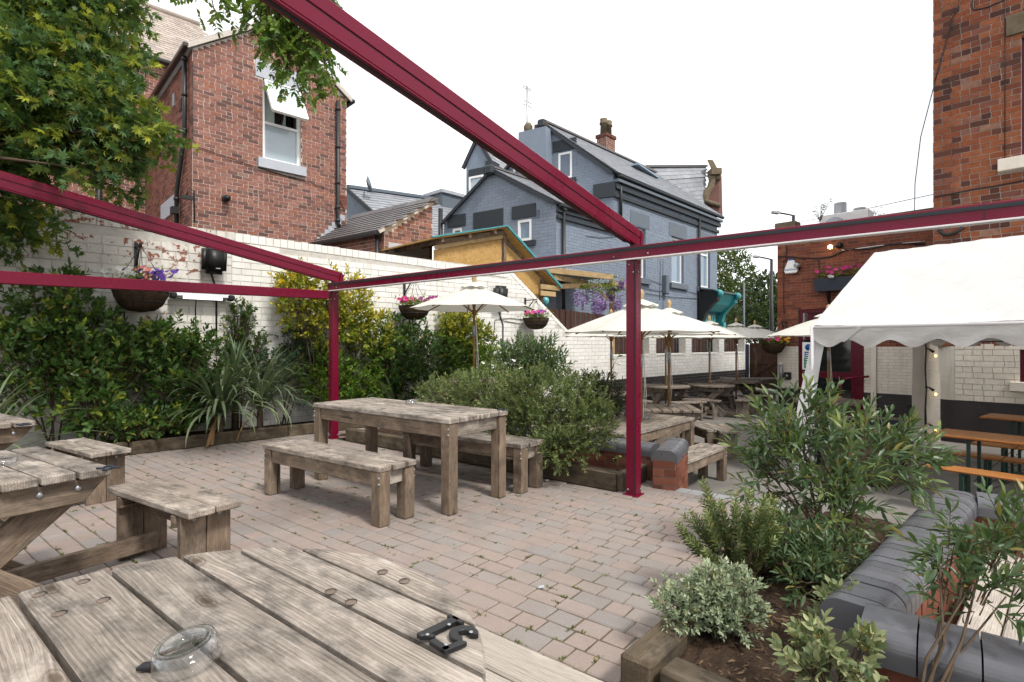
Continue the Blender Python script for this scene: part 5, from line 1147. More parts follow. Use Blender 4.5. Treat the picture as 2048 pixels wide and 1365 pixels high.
# ---------------------------------------------------------------- marquee
mq = thing('marquee', 'white party marquee with scalloped valance sheltering beer tables', 'marquee', (5.5, 7.5, LOW))
MA = V(3.84, 6.9, 0); mu = V(.8, .6, 0); me_ = V(.6, -.8, 0); mw, mlen = 4.0, 6.2; EZ, RZ = 1.565, 2.70
def roofgrid(f0, f1, nm):
    nx, ny = 90, 26; vs_ = []; fs = []
    for j in range(ny+1):
        w = j/ny
        for i in range(nx+1):
            s = i/nx; span = abs(math.sin(s*math.pi*3.1)); sag = .035*span*math.sin(w*math.pi)+.02*span*(1-w)
            wob = .006*math.sin(i*.85+j*.6+1.5*math.sin(j*.4))*math.sin(j*.45)+.004*math.sin(i*1.7-j*.9)
            p = MA+me_*(mlen*s)+mu*(mw/2*w if f0 else mw-mw/2*w)+Z3*(EZ+(RZ-EZ)*w-sag+wob); vs_.append(p)
    for j in range(ny):
        for i in range(nx): a = j*(nx+1)+i; fs.append((a, a+1, a+nx+2, a+nx+1))
    mb = MB(); mb.add(vs_, fs, True); return mb.build(nm, M['vinyl'], mq)
roofgrid(True, 0, 'roof'); roofgrid(False, 0, 'roof')
def valance(p0, dv, ln, nv, per=.44, nm='valance', drop=.23, amp=.045):
    nx, ny = int(ln*26), 6; vs_ = []; fs = []
    for j in range(ny+1):
        for i in range(nx+1):
            x = ln*i/nx; h = drop+amp*math.cos(2*math.pi*(x/per)+math.pi)-.02*math.sin(x*1.1); f = j/ny
            sag = .02*abs(math.sin(x/ln*math.pi*3.1)); vs_.append(p0+dv*x+nv*(.012*math.sin(x*9+j)*f+.01)+Z3*(EZ-sag-h*f))
    for j in range(ny):
        for i in range(nx): a = j*(nx+1)+i; fs.append((a, a+1, a+nx+2, a+nx+1))
    mb = MB(); mb.add(vs_, fs, True); return mb.build(nm, M['vinyl_dirty'], mq)
valance(MA-me_*.02, me_, mlen, -mu)
valance(MA+mu*mw, me_, mlen, mu)
mb = MB(); mb.add([MA+Z3*EZ, MA+mu*mw+Z3*EZ, MA+mu*mw/2+Z3*RZ], [(0, 1, 2)]); mb.build('gable_end', M['vinyl'], mq)
for s in (.33, .66):
    for w0, w1 in ((0, 1), (2, 1)): a_s = MA+me_*(mlen*s)+mu*(mw/2*w0)+Z3*(EZ+.004); b_s = MA+me_*(mlen*s)+mu*(mw/2)+Z3*(RZ+.004); piece('seam', a_s, b_s, .03, .004, M['vinyl_dirty'], mq, bev=0)
ts = MB(); p = MA+me_*.52; ts.prism([p-mu*.025+Z3*(EZ-.035), p+me_*.05-mu*.025+Z3*(EZ-.05), p-me_*.14-mu*.025+Z3*(EZ-.215), p-me_*.19-mu*.025+Z3*(EZ-.2)], mu*.005); ts.build('tape_patch', M['vinyl_dirty'], mq)
for s in (0, .5, 1):
    for w in (0, 1):
        p = MA+me_*(mlen*s)+mu*(mw*w); mb = MB(); mb.tube([p+Z3*LOW, p+Z3*EZ], .022, 10); mb.build('pole', M['whitestrip'], mq)
for w in (0, .5, 1): mb = MB(); p = MA+mu*mw*w+Z3*(RZ-.03 if w == .5 else EZ-.03); mb.tube([p, p+me_*mlen], .02, 8); mb.build('ridge_bar', M['whitestrip'], mq)
for s in (0, .5, 1):
    for w in (0, 1): mb = MB(); p = MA+me_*(mlen*s); mb.tube([p+mu*mw*w+Z3*(EZ-.03), p+mu*mw/2+Z3*(RZ-.03)], .02, 8); mb.build('roof_bar', M['whitestrip'], mq)
def legflap(p, dv, w, bow, nm='leg_curtain', mat='vinyl'):
    vs_ = []; fs = []; ny = 18; nx = 5
    for j in range(ny+1):
        f = j/ny
        for i in range(nx+1):
            g = i/nx; vs_.append(p+dv*(w*(g-.1)-bow*math.sin(f*math.pi*.55)*1.0)+mu*(.02*math.sin(f*9+g*4)-.03)+Z3*(EZ-.2-f*(EZ-.2-LOW-.05)))
    for j in range(ny):
        for i in range(nx): a = j*(nx+1)+i; fs.append((a, a+1, a+nx+2, a+nx+1))
    mb = MB(); mb.add(vs_, fs, True); return mb.build(nm, M[mat], mq)
legflap(MA+mu*.02, V(.93, -.36, 0), .17, .19)
pb = MA+mu*mw
legflap(pb-V(.06, .06, 0)-V(.1, 0, 0), V(1, -.1, 0), .2, -.0, 'leg_curtain', 'curtain_shaded'); legflap(pb-V(.05, .07, 0)+V(.09, 0, 0), V(1, -.1, 0), .22, -.04, 'leg_curtain', 'curtain_shaded')
# string lights on the back pole
sl_ = thing('string_lights', 'black cable with three lit amber bulbs on the marquee pole', 'string lights', (pb.x, pb.y, LOW))
mb = MB(); q = pb-V(.03, .14, 0); mb.tube([q+Z3*1.42, q+Z3*1.25+V(.015, 0, 0), q+Z3*.9, q+Z3*.55+V(.02, 0, 0), q+Z3*.2, q-Z3*.3], .013, 6)
for z, s in ((1.25, 1), (.6, 1), (-.02, 1)): mb.tube([q+Z3*z, q+Z3*(z-.01)+V(.05*s, -.02, 0), q+Z3*(z-.06)+V(.11*s, -.04, 0)], [.012, .012, .026], 6)
mb.tube([q+Z3*1.42, q+Z3*1.36+V(.5, -.5, 0), q+Z3*1.4+V(1.1, -1.2, 0)], .01, 5); mb.build('cable', M['black'], sl_)
for z in (1.25, .6, -.02): MB().lathe([(.0, 0), (.015, .01), (.02, .03), (.012, .05), (.0, .055)], q+Z3*(z-.15)+V(.14, -.05, 0), 10).build('bulb', M['bulb'], sl_)
# ---------------------------------------------------------------- beer tables and benches
def beer(nm, label, cat, c, ln, w, h, grp):
    t = thing(nm, label, cat, V(c.x, c.y, LOW), 0, grp); z = LOW+h
    piece('top', c-me_*ln/2+Z3*z, c+me_*ln/2+Z3*z, w, .028, M['beer'], t, bev=.01)
    for s in (-1, 1):
        p = c+me_*s*(ln/2-.32)
        for k in (-1, 1): piece('leg', p+mu*k*w*.36+Z3*LOW, p+mu*k*w*.36+Z3*(z-.02), .03, .03, M['darkgreen'], t, up=mu, bev=.002)
        piece('foot_bar', p-mu*w*.4+Z3*(LOW+.02), p+mu*w*.4+Z3*(LOW+.02), .03, .03, M['darkgreen'], t, bev=.002); piece('top_bar', p-mu*w*.4+Z3*(z-.04), p+mu*w*.4+Z3*(z-.04), .03, .03, M['darkgreen'], t, bev=.002)
        piece('brace', p+Z3*(LOW+h*.35), p-me_*s*.38+Z3*(z-.03), .025, .006, M['darkgreen'], t, bev=.001)
    return t
q1 = G(1858, 869, .34); bc = q1+mu*.28+me_*1.1; bc.z = 0; beer('beer_table', 'orange varnished beer table nearest the brick seat wall', 'table', bc, 2.2, .56, .76, 'beer tables')
q2 = G(1958, 835, .34); bc2 = q2+mu*.28+me_*1.1; bc2.z = 0; beer('beer_table', 'orange varnished beer table at the back against the pub wall', 'table', bc2, 2.2, .56, .76, 'beer tables')
q3 = G(1843, 933, .04); b3 = q3+mu*.13+me_*1.1; b3.z = 0; beer('beer_bench', 'orange beer bench in front, nearest the brick seat wall', 'bench', b3, 2.2, .25, .46, 'beer benches')
b4 = bc+mu*.55; beer('beer_bench', 'orange beer bench behind the nearest beer table', 'bench', b4, 2.2, .25, .46, 'beer benches'); b5 = bc2-mu*.6; beer('beer_bench', 'orange beer bench in front of the back beer table', 'bench', b5, 2.2, .25, .46, 'beer benches')
# black bench back and barrel under the shrubs
bq = W(1715, 842, 7.9); bq.z = 0; bbk = thing('black_settle', 'black painted wooden settle behind the barrel', 'settle', V(bq.x, bq.y, LOW)); dd = V(.96, -.28, 0).normalized()
bh = EYE-(836-HOR)/FPX*7.9
piece('backrest', bq-dd*.62+Z3*(bh-.19), bq+dd*.55+Z3*(bh-.19), .06, .36, M['navy'], bbk); piece('top_rail', bq-dd*.63+Z3*(bh+.0), bq+dd*.56+Z3*(bh+.0), .09, .03, M['wood_far'], bbk); piece('seat', bq-dd*.6+Z3*(LOW+.38)-V(.05, .2, 0), bq+dd*.55+Z3*(LOW+.38)-V(.05, .2, 0), .36, .05, M['navy'], bbk)
for s in (-.58, .52): piece('end_panel', bq+dd*s+Z3*LOW-V(.05, .15, 0), bq+dd*s+Z3*(bh-.05)-V(.05, .15, 0), .4, .05, M['navy'], bbk, up=dd)
br_ = W(1728, 862, 6.9); zb_ = br_.z; br = thing('barrel', 'old oak barrel used as a table behind the shrubs', 'barrel', V(br_.x, br_.y, LOW))
MB().lathe([(.32, LOW), (.37, LOW+.2), (.385, LOW+.35), (.37, zb_-.2), (.33, zb_-.02)], V(br_.x, br_.y, 0), 24).build('staves', M['sleeper'], br); MB().lathe([(.385, zb_-.02), (.385, zb_+.02)], V(br_.x, br_.y, 0), 24).build('top', M['wood_leg'], br)
for z, r in ((LOW+.1, .352), (zb_-.14, .365)): MB().lathe([(r, z), (r+.004, z), (r, z+.045)], V(br_.x, br_.y, 0), 24).build('hoop', M['black_iron'], br)
M['bleach'] = wood('bleached_wood', (.22, .19, .165), (.43, .39, .345), (.60, .56, .50), .15)
# ---------------------------------------------------------------- timber furniture
def bolt(mb, p, ax_, r=.011): 
    ax_ = Vector(ax_).normalized(); a = ax_.orthogonal().normalized(); b = ax_.cross(a); mb.lathe([(r, 0), (r*.85, .005), (r*.4, .008), (0, .0085)], p, 10, Matrix((a, b, ax_)).transposed())
def bolt_part(p, ax_, r, t): mb = MB(); bolt(mb, p, ax_, r); return mb.build('bolt', M['galv'], t)
def farm_table(nm, label, cat, Lx, Wy, h, planks, leg=.098, thick=.042, wd='wood', wl='wood_leg', apron=.11):
    t = thing(nm, label, cat); pw = Wy/planks
    for i in range(planks):
        y = -Wy/2+pw*(i+.5); j = random.uniform(-.01, .01); piece('plank', V(-Lx/2+j, y, h-thick/2+random.uniform(-.002, .002)), V(Lx/2+j, y, h-thick/2), pw-.008, thick, M[wd], t, bev=.006)
    lx, ly = Lx/2-leg/2-.01, Wy/2-leg/2-.008; zt = h-thick-.001
    for sx in (-1, 1):
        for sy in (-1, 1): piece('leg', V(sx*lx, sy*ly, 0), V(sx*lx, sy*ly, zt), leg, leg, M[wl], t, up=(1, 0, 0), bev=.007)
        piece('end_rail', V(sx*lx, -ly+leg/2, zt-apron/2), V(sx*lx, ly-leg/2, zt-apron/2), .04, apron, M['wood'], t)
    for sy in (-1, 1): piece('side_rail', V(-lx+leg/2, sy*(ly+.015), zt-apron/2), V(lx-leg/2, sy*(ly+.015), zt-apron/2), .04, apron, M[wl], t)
    for sx in (-1, 1):
        for sy in (-1, 1):
            for z in (.04, .085): bolt_part(V(sx*(lx+leg/2)-sx*.012, sy*(ly+leg/2), zt-z), (0, sy, 0), .011, t)
    return t
ft_ = farm_table('patio_table', '', 'table', 1.88, .72, .75, 6); ft_['group'] = 'heavy timber tables'
fb_ = farm_table('patio_bench', '', 'bench', 1.56, .36, .44, 3, leg=.10); fb_['group'] = 'heavy timber benches'
aT = math.radians(-38.0)
place(ft_, (-.998, 5.01, 0), aT, 'heavy weathered timber dining table in the middle of the patio')
place(fb_, (-1.473, 4.474, 0), math.radians(-35.8), 'weathered timber bench in front of the patio dining table')
dup(fb_, (-.43, 5.36, 0), math.radians(-36.5), 'weathered timber bench between the patio dining table and the big bush')
tB = math.radians(48.4)
dup(ft_, (1.60, 6.88, LOW), tB, 'weathered timber table behind the red post, standing in the lower yard')
dup(fb_, (2.12, 6.47, LOW), tB, 'grey timber bench just behind the end of the low brick wall')
dup(fb_, (1.05, 7.33, LOW), tB, 'timber bench on the far side of the lower yard timber table')
dup(fb_, (3.05, 9.0, LOW), math.radians(97), 'brown timber bench end-on beyond the grey bench')
# picnic tables
def bench_unit(t, M0, ln=.95, wd='wood', wl='wood_leg'):
    """seat of two boards on boarded legs; M0 maps bench space (x along, y out) to the table"""
    f = lambda x, y, z: M0 @ V(x, y, z); z3 = (M0.to_3x3() @ V(0, 0, 1))
    for y in (-.075, .075): piece('seat_board', f(-ln/2+random.uniform(-.01, .01), y, .42), f(ln/2, y, .42), .143, .04, M[wd], t, bev=.007)
    for x in (-ln/2+.12, ln/2-.12):
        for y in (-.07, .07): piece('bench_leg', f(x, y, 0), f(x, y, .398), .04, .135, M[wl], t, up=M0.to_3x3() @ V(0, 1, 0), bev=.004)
        piece('bench_cross', f(x+(.045 if x < 0 else -.045), -.15, .365), f(x+(.045 if x < 0 else -.045), .15, .365), .04, .065, M[wl], t)
    piece('bench_apron', f(-ln/2+.16, 0, .34), f(ln/2-.16, 0, .34), .035, .12, M[wl], t)
    for x in (-ln/2+.12, ln/2-.12):
        for y in (-.07, .07): bolt_part(f(x+(-.02 if x < 0 else .02), y, .37), M0.to_3x3() @ V(-1 if x < 0 else 1, 0, 0), .013, t)
def picnic(nm, label, shape, a, bands, boff, bl, sides, wd='wood', wl='wood_leg', ws=None):
    t = thing(nm, label, 'picnic table'); h = .75; th = .042
    for y0, y1 in bands:
        y0, y1 = y0+.006, y1-.006; yc = (y0+y1)/2
        if shape == 'round':
            top, bot = [], []
            for k in range(9):
                y = y0+(y1-y0)*k/8; x = math.sqrt(max(a*a-y*y, .0009)); top.append((x, y-yc)); bot.append((-x, y-yc))
            poly = [V(x, y, -th/2) for x, y in top]+[V(x, y, -th/2) for x, y in reversed(bot)]
            mb = MB(); mb.prism(poly, V(0, 0, th)); mb.build('plank', M[wd], t, Matrix.Translation(V(0, yc, h-th/2+random.uniform(-.002, 0))), bevel=.005)
        else:
            j = random.uniform(-.012, .012); piece('plank', V(-a+j, yc, h-th/2), V(a+j, yc, h-th/2), y1-y0, th, M[wd], t, bev=.007)
    for sx in (-1, 1):
        x = sx*(a*.62 if shape == 'round' else a-.07); yb = math.sqrt(max(a*a-x*x, 0))-.03 if shape == 'round' else a-.0
        mb = MB(); mb.prism([V(-yb, -.02, .05), V(yb, -.02, .05), V(yb-.1, -.02, -.06), V(-yb+.1, -.02, -.06)], V(0, .04, 0)); mb.build('cross_beam', M[wl], t, Matrix.Translation(V(x, 0, h-th-.055)) @ Matrix.Rotation(math.pi/2, 4, 'Z'), bevel=.004)
        for s in (-1, 1): xx = x-sx*(.045+.022*(s+1)); piece('cross_leg', V(xx, s*min(.40, yb-.06), h-th-.02), V(xx, -s*.40, .02), .135, .042, M[wl], t, up=(1, 0, 0), bev=.004)
        for s in (-1, 1):
            for d in (0, -.14): bolt_part(V(x+sx*.021, s*(yb-.12)+s*d, h-th-.045), (sx, 0, 0), .015, t)
        if 'y' in sides: piece('foot_beam', V(x-sx*.1, -boff-.05, .09), V(x-sx*.1, boff+.05, .09), .045, .10, M[wl], t)
    if 'x' in sides: piece('foot_beam', V(-boff, .0, .2), V(boff, 0, .2), .045, .10, M[wl], t)
    for s in sides:
        for k in (0, 1):
            rz = {'y': 0, 'x': -math.pi/2}[s]+k*math.pi; bench_unit(t, Matrix.Rotation(rz, 4, 'Z') @ Matrix.Translation(V(0, boff, 0)), bl, ws or wd, wl)
    piece('maker_plate', V(a*.0+(a*.62 if shape == 'round' else a-.07)+.0215, -.15, h-th-.06), V((a*.62 if shape == 'round' else a-.07)+.0215, .0, h-th-.06), .003, .035, M['greenplate'], t, bev=0) if shape != 'round' else None
    return t
near_b = [(-.60, -.40), (-.40, -.24), (-.24, -.075), (-.075, .105), (.105, .255), (.255, .375), (.375, .49), (.49, .599)]
p51 = picnic('picnic_table', '', 'round', .599, near_b, .785, .86, 'yx', ws='bleach'); p51['group'] = 'round picnic tables'
place(p51, (-.646, .945, 0), math.radians(-38.5), 'round weathered picnic table in the foreground bearing the number 51')
far_b = [(-.56+.16*i, -.56+.16*(i+1)) for i in range(7)]
pr_ = picnic('picnic_table', '', 'round', .56, far_b, .80, .85, 'yx', 'wood_far', 'wood_far'); pr_['group'] = 'round picnic tables'
place(pr_, (3.70, 13.0, LOW), .35, 'round picnic table in the lower yard behind the large front parasol, left of three')
dup(pr_, (4.92, 13.35, LOW), .95, 'round picnic table in the middle of the lower yard with a parasol base underneath')
dup(pr_, (6.08, 14.6, LOW), .2, 'round picnic table in the lower yard nearest the gate')
dup(pr_, (5.65, 9.64, LOW), .6, 'round picnic table standing outside the glazed pub door')
dup(pr_, (-.60, 8.72, 0), .5, 'round picnic table mostly hidden behind the big bush')
sq = picnic('square_picnic_table', '', 'square', .47, [(-.47+.134*i, -.47+.134*(i+1)) for i in range(7)], .95, .98, 'y'); sq['group'] = 'square picnic tables'
place(sq, (-2.545, 2.425, 0), math.radians(-32.7), 'square picnic table nearest the camera on the left with maker plate')
dup(sq, (-4.25, 3.95, 0), math.radians(-32.7), 'square picnic table farther back at the left edge by the shrubs')
sq2 = picnic('square_picnic_table', 'square boarded parasol table in the lower yard behind the red post', 'square', .45, [(-.45+.15*i, -.45+.15*(i+1)) for i in range(6)], .85, .8, 'y', 'wood_far', 'wood_far'); sq2['group'] = 'square picnic tables'
place(sq2, (2.45, 8.55, LOW), math.radians(84), sq2['label'])
dup(sq2, (2.02, 11.2, LOW), math.radians(60), 'boarded picnic table half hidden behind the dark round bush')
dup(ft_, (7.1, 15.7, LOW), math.radians(-5), 'timber table at the far end in front of the gate')
# number, plugs, ashtrays on the tables
n5, n1 = G(915, 1284, .752), G(878, 1262, .752)
td = (n1-n5); td.z = 0; td.normalize(); tu = V(-td.y, td.x, 0)
tt_ = thing('table_number', 'black metal number 51 screwed to the foreground table', 'number', (n5+n1)/2)
ctr = (n5+n1)/2
def digit(polys, c):
    mb = MB()
    for po in polys: mb.prism([V(x*.112, y*.105, 0) for x, y in po], V(0, 0, .010))
    return mb.build('digit', M['black'], tt_, Matrix.Translation(V(c.x, c.y, .7525)) @ Matrix((td, tu, Z3)).transposed().to_4x4(), bevel=.0014)
arc = [(.02+.27*math.cos(a), -.17+.27*math.sin(a)) for a in np.linspace(2.35, -2.5, 15)]; arc2 = [(.02+.10*math.cos(a), -.17+.10*math.sin(a)) for a in np.linspace(-2.5, 2.1, 12)]
digit([arc[:1]+arc[1:]+arc2[:], [(-.24, -.02), (-.18, .45), (-.06, .45), (-.10, .06), (-.16, .0)], [(-.20, .45), (.26, .45), (.24, .31), (-.18, .31)]], n5)
digit([[(-.09, -.46), (.09, -.46), (.09, .46), (-.03, .46), (-.09, .36)], [(-.2, -.46), (.2, -.46), (.2, -.36), (-.2, -.36)], [(-.2, .24), (-.06, .28), (-.06, .42), (-.2, .33)]], n1)
mb = MB()
for px, py in ((898, 1249), (855, 1269), (942, 1264), (892, 1289)): q = G(px, py, .764); mb.lathe([(.0042, 0), (.0036, .0012), (.0014, .0013), (.0012, .0004)], V(q.x, q.y, .7635), 10)
mb.build('screw', M['aluminium'], tt_)
plugs = [(78, 1190), (166, 1164), (206, 1201), (118, 1228), (765, 1145), (809, 1163), (661, 1184), (702, 1205)]
for px, py in plugs:
    q = G(px, py, .7505); mb = MB(); mb.lathe([(.0135, 0), (.013, .0006), (0, .0007)], V(q.x-.001, q.y+.004, .7504), 12); o = mb.build('plug_recess_shade', M['black'], p51)  # black disc laid on the plank as the shade of the recess
    mb = MB(); mb.lathe([(.0125, 0), (.012, .0006), (0, .0008)], V(q.x, q.y-.001, .7508), 12); mb.build('wood_plug', M['plug'], p51)
def ashtray(p, label, r=.06, tilt=None, up=False):
    t = thing('ashtray', label, 'ashtray', p, 0, 'glass ashtrays')
    pf = [(r*.78, .030), (r*.80, .034), (r*.86, .034), (r*.96, .018), (r, .0), (r*.94, -.002), (r*.88, .006), (r*.80, .022), (r*.0, .024)]
    pf2 = [(0, .029)]+pf
    A = (tilt or Matrix.Identity(3))
    MB().lathe(pf2, p, 28, A).build('bowl', M['clear'], t)
    MB().lathe([(r*.62, .0335), (r*.70, .036), (r*.78, .0335)], p, 28, A).build('rim', M['clear'], t); return t
q = G(376, 1324, .752); ashtray(V(q.x, q.y, .757), 'upturned clear glass ashtray on the foreground table', .058, Matrix.Rotation(math.radians(7), 3, 'X') @ Matrix.Rotation(math.radians(-7), 3, 'Y'))
q = G(296, 1342, .752); cg = thing('cigar_stub', 'short black stub lying against the upturned ashtray', 'stub', V(q.x, q.y, .752)); mb = MB(); mb.tube([V(q.x-.018, q.y-.004, .757), V(q.x-.008, q.y, .759), V(q.x+.006, q.y+.003, .758), V(q.x+.022, q.y+.007, .757)], [.003, .008, .009, .008], 8); mb.build('stub', M['black'], cg)
q = G(822, 808, .752); ashtray(V(q.x, q.y, .752), 'clear glass ashtray on the patio dining table', .055)
q = G(8, 930, .752); ashtray(V(q.x, q.y, .752), 'clear glass ashtray on the near square picnic table', .055)
for px, py, lb in ((1345, 814, 'square parasol table in the yard'), (1425, 765, 'middle round yard table'), (1290, 838, 'timber table in the lower yard')):
    q = G(px, py, .332); ashtray(V(q.x, q.y, .334), 'clear glass ashtray on the '+lb, .055)
def scroll_number(px, py, z, lb, ang_):
    q = G(px, py, z); t = thing('table_number', lb, 'number', q); mb = MB(); d = ang(ang_); e = V(-d.y, d.x, 0)
    for s in (-.032, .02):
        c = q+d*s; mb.tube([c-e*.03-d*.012, c-e*.03+d*.014, c, c+e*.012-d*.012, c+e*.03+d*.004], .0055, 6)
    mb.build('digit', M['navy'], t)
scroll_number(213, 936, .756, 'black metal number on the corner of the near square picnic table', 150); scroll_number(46, 849, .756, 'black metal number on the far square picnic table', 150); scroll_number(1003, 820, .756, 'black metal number on the corner of the patio dining table', 140)
# ---------------------------------------------------------------- parasols
def parasol(label):
    t = thing('parasol', label, 'parasol', (0, 0, 0), 0, 'cream canvas parasols'); k = 8; r = 1.02; zr, za = 1.90, 2.26
    mb = MB(); vs_ = []; fs = []; nr = 7; na = 6
    for i in range(k*na):
        a = 2*math.pi*i/(k*na); f = abs(((i % na)/na)-.5)*2; flat = math.cos(math.pi/k)/math.cos((a % (2*math.pi/k))-math.pi/k)
        for j in range(nr+1):
            g = .06+.94*j/nr; sag = -.028*(1-f)*math.sin(g*math.pi)*.9; vs_.append(V(math.cos(a)*r*g*flat, math.sin(a)*r*g*flat, za-(za-zr)*(g**1.12)+sag-.01*(1-f)*g))
    n = k*na
    for i in range(n):
        for j in range(nr): a, b = i*(nr+1)+j, ((i+1) % n)*(nr+1)+j; fs.append((a, a+1, b+1, b))
    mb.add(vs_, fs, True)
    mb2 = MB(); mb2.v, mb2.f, mb2.sm = mb.v, mb.f, mb.sm; cn = mb2.build('canopy', M['canvas'], t)
    mb = MB(); vs_ = []; fs = []
    for i in range(16):
        a = 2*math.pi*i/16; w = .012*(1 if i % 2 else -1)
        for g, z in ((.02, 2.325), (.13, 2.28+w*.3), (.225, 2.235+w)): vs_.append(V(math.cos(a)*g, math.sin(a)*g, z))
    for i in range(16):
        for j in range(2): a, b = i*3+j, ((i+1) % 16)*3+j; fs.append((a, a+1, b+1, b))
    mb.add(vs_, fs, True); mb.build('vent_cap', M['canvas'], t)
    for i in range(k):
        a = 2*math.pi*i/k; piece('rib', V(math.cos(a)*.06, math.sin(a)*.06, za-.03), V(math.cos(a)*(r-.03), math.sin(a)*(r-.03), zr-.012), .014, .018, M['polewood'], t, bev=.002)
    for i in range(k):
        a = 2*math.pi*i/k; piece('strut', V(math.cos(a)*.04, math.sin(a)*.04, 1.84), V(math.cos(a)*.36, math.sin(a)*.36, 2.09), .010, .012, M['polewood'], t, bev=.002)
    mb = MB(); mb.tube([V(0, 0, .05), V(0, 0, 2.3)], .021, 12); p = obj('pole', mb.mesh('pole'), M['polewood'], t)
    MB().tube([V(0, 0, 1.45), V(0, 0, 1.62)], .0235, 12).build('ferrule', M['aluminium'], t); MB().lathe([(.032, 1.80), (.036, 1.84), (.032, 1.88)], (0, 0, 0), 12).build('hub', M['polewood'], t)
    MB().lathe([(.02, 2.3), (.035, 2.33), (.028, 2.35), (.04, 2.38), (.034, 2.42), (.012, 2.45), (0, 2.455)], (0, 0, 0), 12).build('finial', M['newwood'], t)
    MB().lathe([(.24, 0), (.24, .03), (.05, .06), (.035, .3), (.03, .3)], (0, 0, 0), 20).build('base', M['black_iron'], t)
    mb = MB(); mb.tube([V(.03, 0, 1.7), V(.05, .01, 1.2), V(.04, .03, .8), V(.06, .03, .78), V(.07, .0, 1.1), V(.035, 0, 1.66)], .005, 5); mb.build('cord', M['whitestrip'], t)
    return t
us = parasol('')
place(us, (-.61, 8.70, 0), .2, 'cream parasol on its own in front of the white wall, on the patio')
for x, y, rz, sc, lb in ((1.66, 6.95, .1, 1, 'large cream parasol nearest the red post over the timber table'), (2.50, 8.6, .5, 1, 'cream parasol over the square table, peeping behind the nearest one'), (2.02, 11.0, .3, 1, 'cream parasol at the left of the lower yard under the wisteria'), (3.70, 13.0, .2, 1, 'cream parasol over the left round yard table'),
                       (4.90, 13.4, .55, 1, 'cream parasol over the middle round yard table'), (6.06, 14.6, .2, 1, 'cream parasol over the round table nearest the gate'), (7.15, 15.9, .4, 1, 'cream parasol farthest away in front of the gate'), (5.65, 9.64, .15, 1, 'cream parasol tucked behind the marquee corner by the pub door')):
    dup(us, (x, y, LOW), rz, lb)
# ---------------------------------------------------------------- low brick walls with rounded black coping
def bullnose(t, a, b, w=.225, z=.23, hc=.115, step=.118, name='coping_brick', gap=.005):
    a, b = Vector(a), Vector(b); d = (b-a).normalized(); e = V(-d.y, d.x, 0); n = max(1, round((b-a).length/step)); st = (b-a).length/n; r = .07
    prof = [(-w/2, 0), (-w/2, hc-r)]+[(-w/2+r-r*math.cos(q), hc-r+r*math.sin(q)) for q in np.linspace(.12, math.pi/2, 9)]+[(w/2-r+r*math.sin(q), hc-r+r*math.cos(q)) for q in np.linspace(0, math.pi/2-.12, 9)]+[(w/2, hc-r), (w/2, 0)]
    mb = MB(); mb.prism([V(-st/2+gap/2, y, zz) for y, zz in prof], V(st-gap, 0, 0)); me = mb.mesh('coping'); bm = bmesh.new(); bm.from_mesh(me); bmesh.ops.recalc_face_normals(bm, faces=bm.faces); bm.to_mesh(me); bm.free()
    me.shade_flat(); me.materials.append(M['coping']); R = Matrix((d, e, Z3)).transposed().to_4x4()
    for i in range(n): link(bpy.data.objects.new(name, me), t, Matrix.Translation(a+d*(st*(i+.5))+V(0, 0, z+random.uniform(-.002, .002))) @ R)
    MB().bar(a+d*.025+Z3*(z+.035), b-d*.025+Z3*(z+.035), w-.05, .085).build('mortar_bed', M['dark_mortar2'], t)
def dwarf(t, a, b, z0, z1, w=.215, faces=(1, -1), ends=()):
    a, b = Vector(a), Vector(b); d = (b-a).normalized(); e = V(-d.y, d.x, 0); ln = (b-a).length
    MB().bar(a+Z3*(z0+z1)/2, b+Z3*(z0+z1)/2, w-.012, z1-z0).build('core', M['mortar_dark'], t)
    for s in faces: brick_face(t, (a if s < 0 else b)+e*s*(w/2-.006), d if s < 0 else -d, e*s, lay(ln, z0, z1-.004, .225, .076, .010, (), None, .25), M['brick_dwarf'], .006, .03, 120)
    for q, dv in ends: brick_face(t, Vector(q)-e*w/2 if dv.dot(d) > 0 else Vector(q)+e*w/2, e if dv.dot(d) > 0 else -e, dv, lay(w, z0, z1-.004, .225, .076, .010, (), None, .5), M['brick_dwarf'], .006, .03, 20)
dw1 = thing('dwarf_wall', 'low brick wall with rounded black coping behind the middle flower bed', 'wall', TN(-2.2, 5.0))
wa, wb = TN(-4.7, 5.06), TN(-2.19, 5.06); dwarf(dw1, wa, wb, LOW, .24); bullnose(dw1, wa, wb)
pa2 = V(1.392, 4.935, 0); pd_ = ang(64); pb_ = pa2+pd_*.72; pa = pa2
dw2 = thing('dwarf_wall', 'short end pier of the low brick wall beside the red post', 'wall', pa)
dwarf(dw2, pa2, pb_, LOW, .24, .215, (1, -1), [(pa2, -pd_)]); bullnose(dw2, pa2-pd_*.004, pb_, .23, .24)
dw3 = thing('dwarf_wall', 'low brick seat wall with rounded black coping round the sunken corner at right', 'wall', V(2.0, 2.7, 0))
ca, cb_, cc_ = V(1.245, 1.965, 0), V(2.86, 3.48, 0), V(4.3, 2.35, 0); cd_ = V(2.35, 1.02, 0)
z_t = .27
dwarf(dw3, ca, cb_, LOW, z_t); bullnose(dw3, ca, cb_, .235, z_t, .115, .075); dwarf(dw3, cb_, cc_, LOW, z_t); bullnose(dw3, cb_+T*.1, cc_, .235, z_t-.001, .115, .16)
dwarf(dw3, ca+T*.02, cd_, LOW, z_t); bullnose(dw3, ca-V(.0, .05, 0)+T*.0, cd_, .26, z_t-.002, .12, .16)
nk = thing('sunken_table', 'bleached pale timber table inside the sunken brick corner', 'table', V(2.6, 2.3, LOW)); q = V(2.55, 2.32, 0)
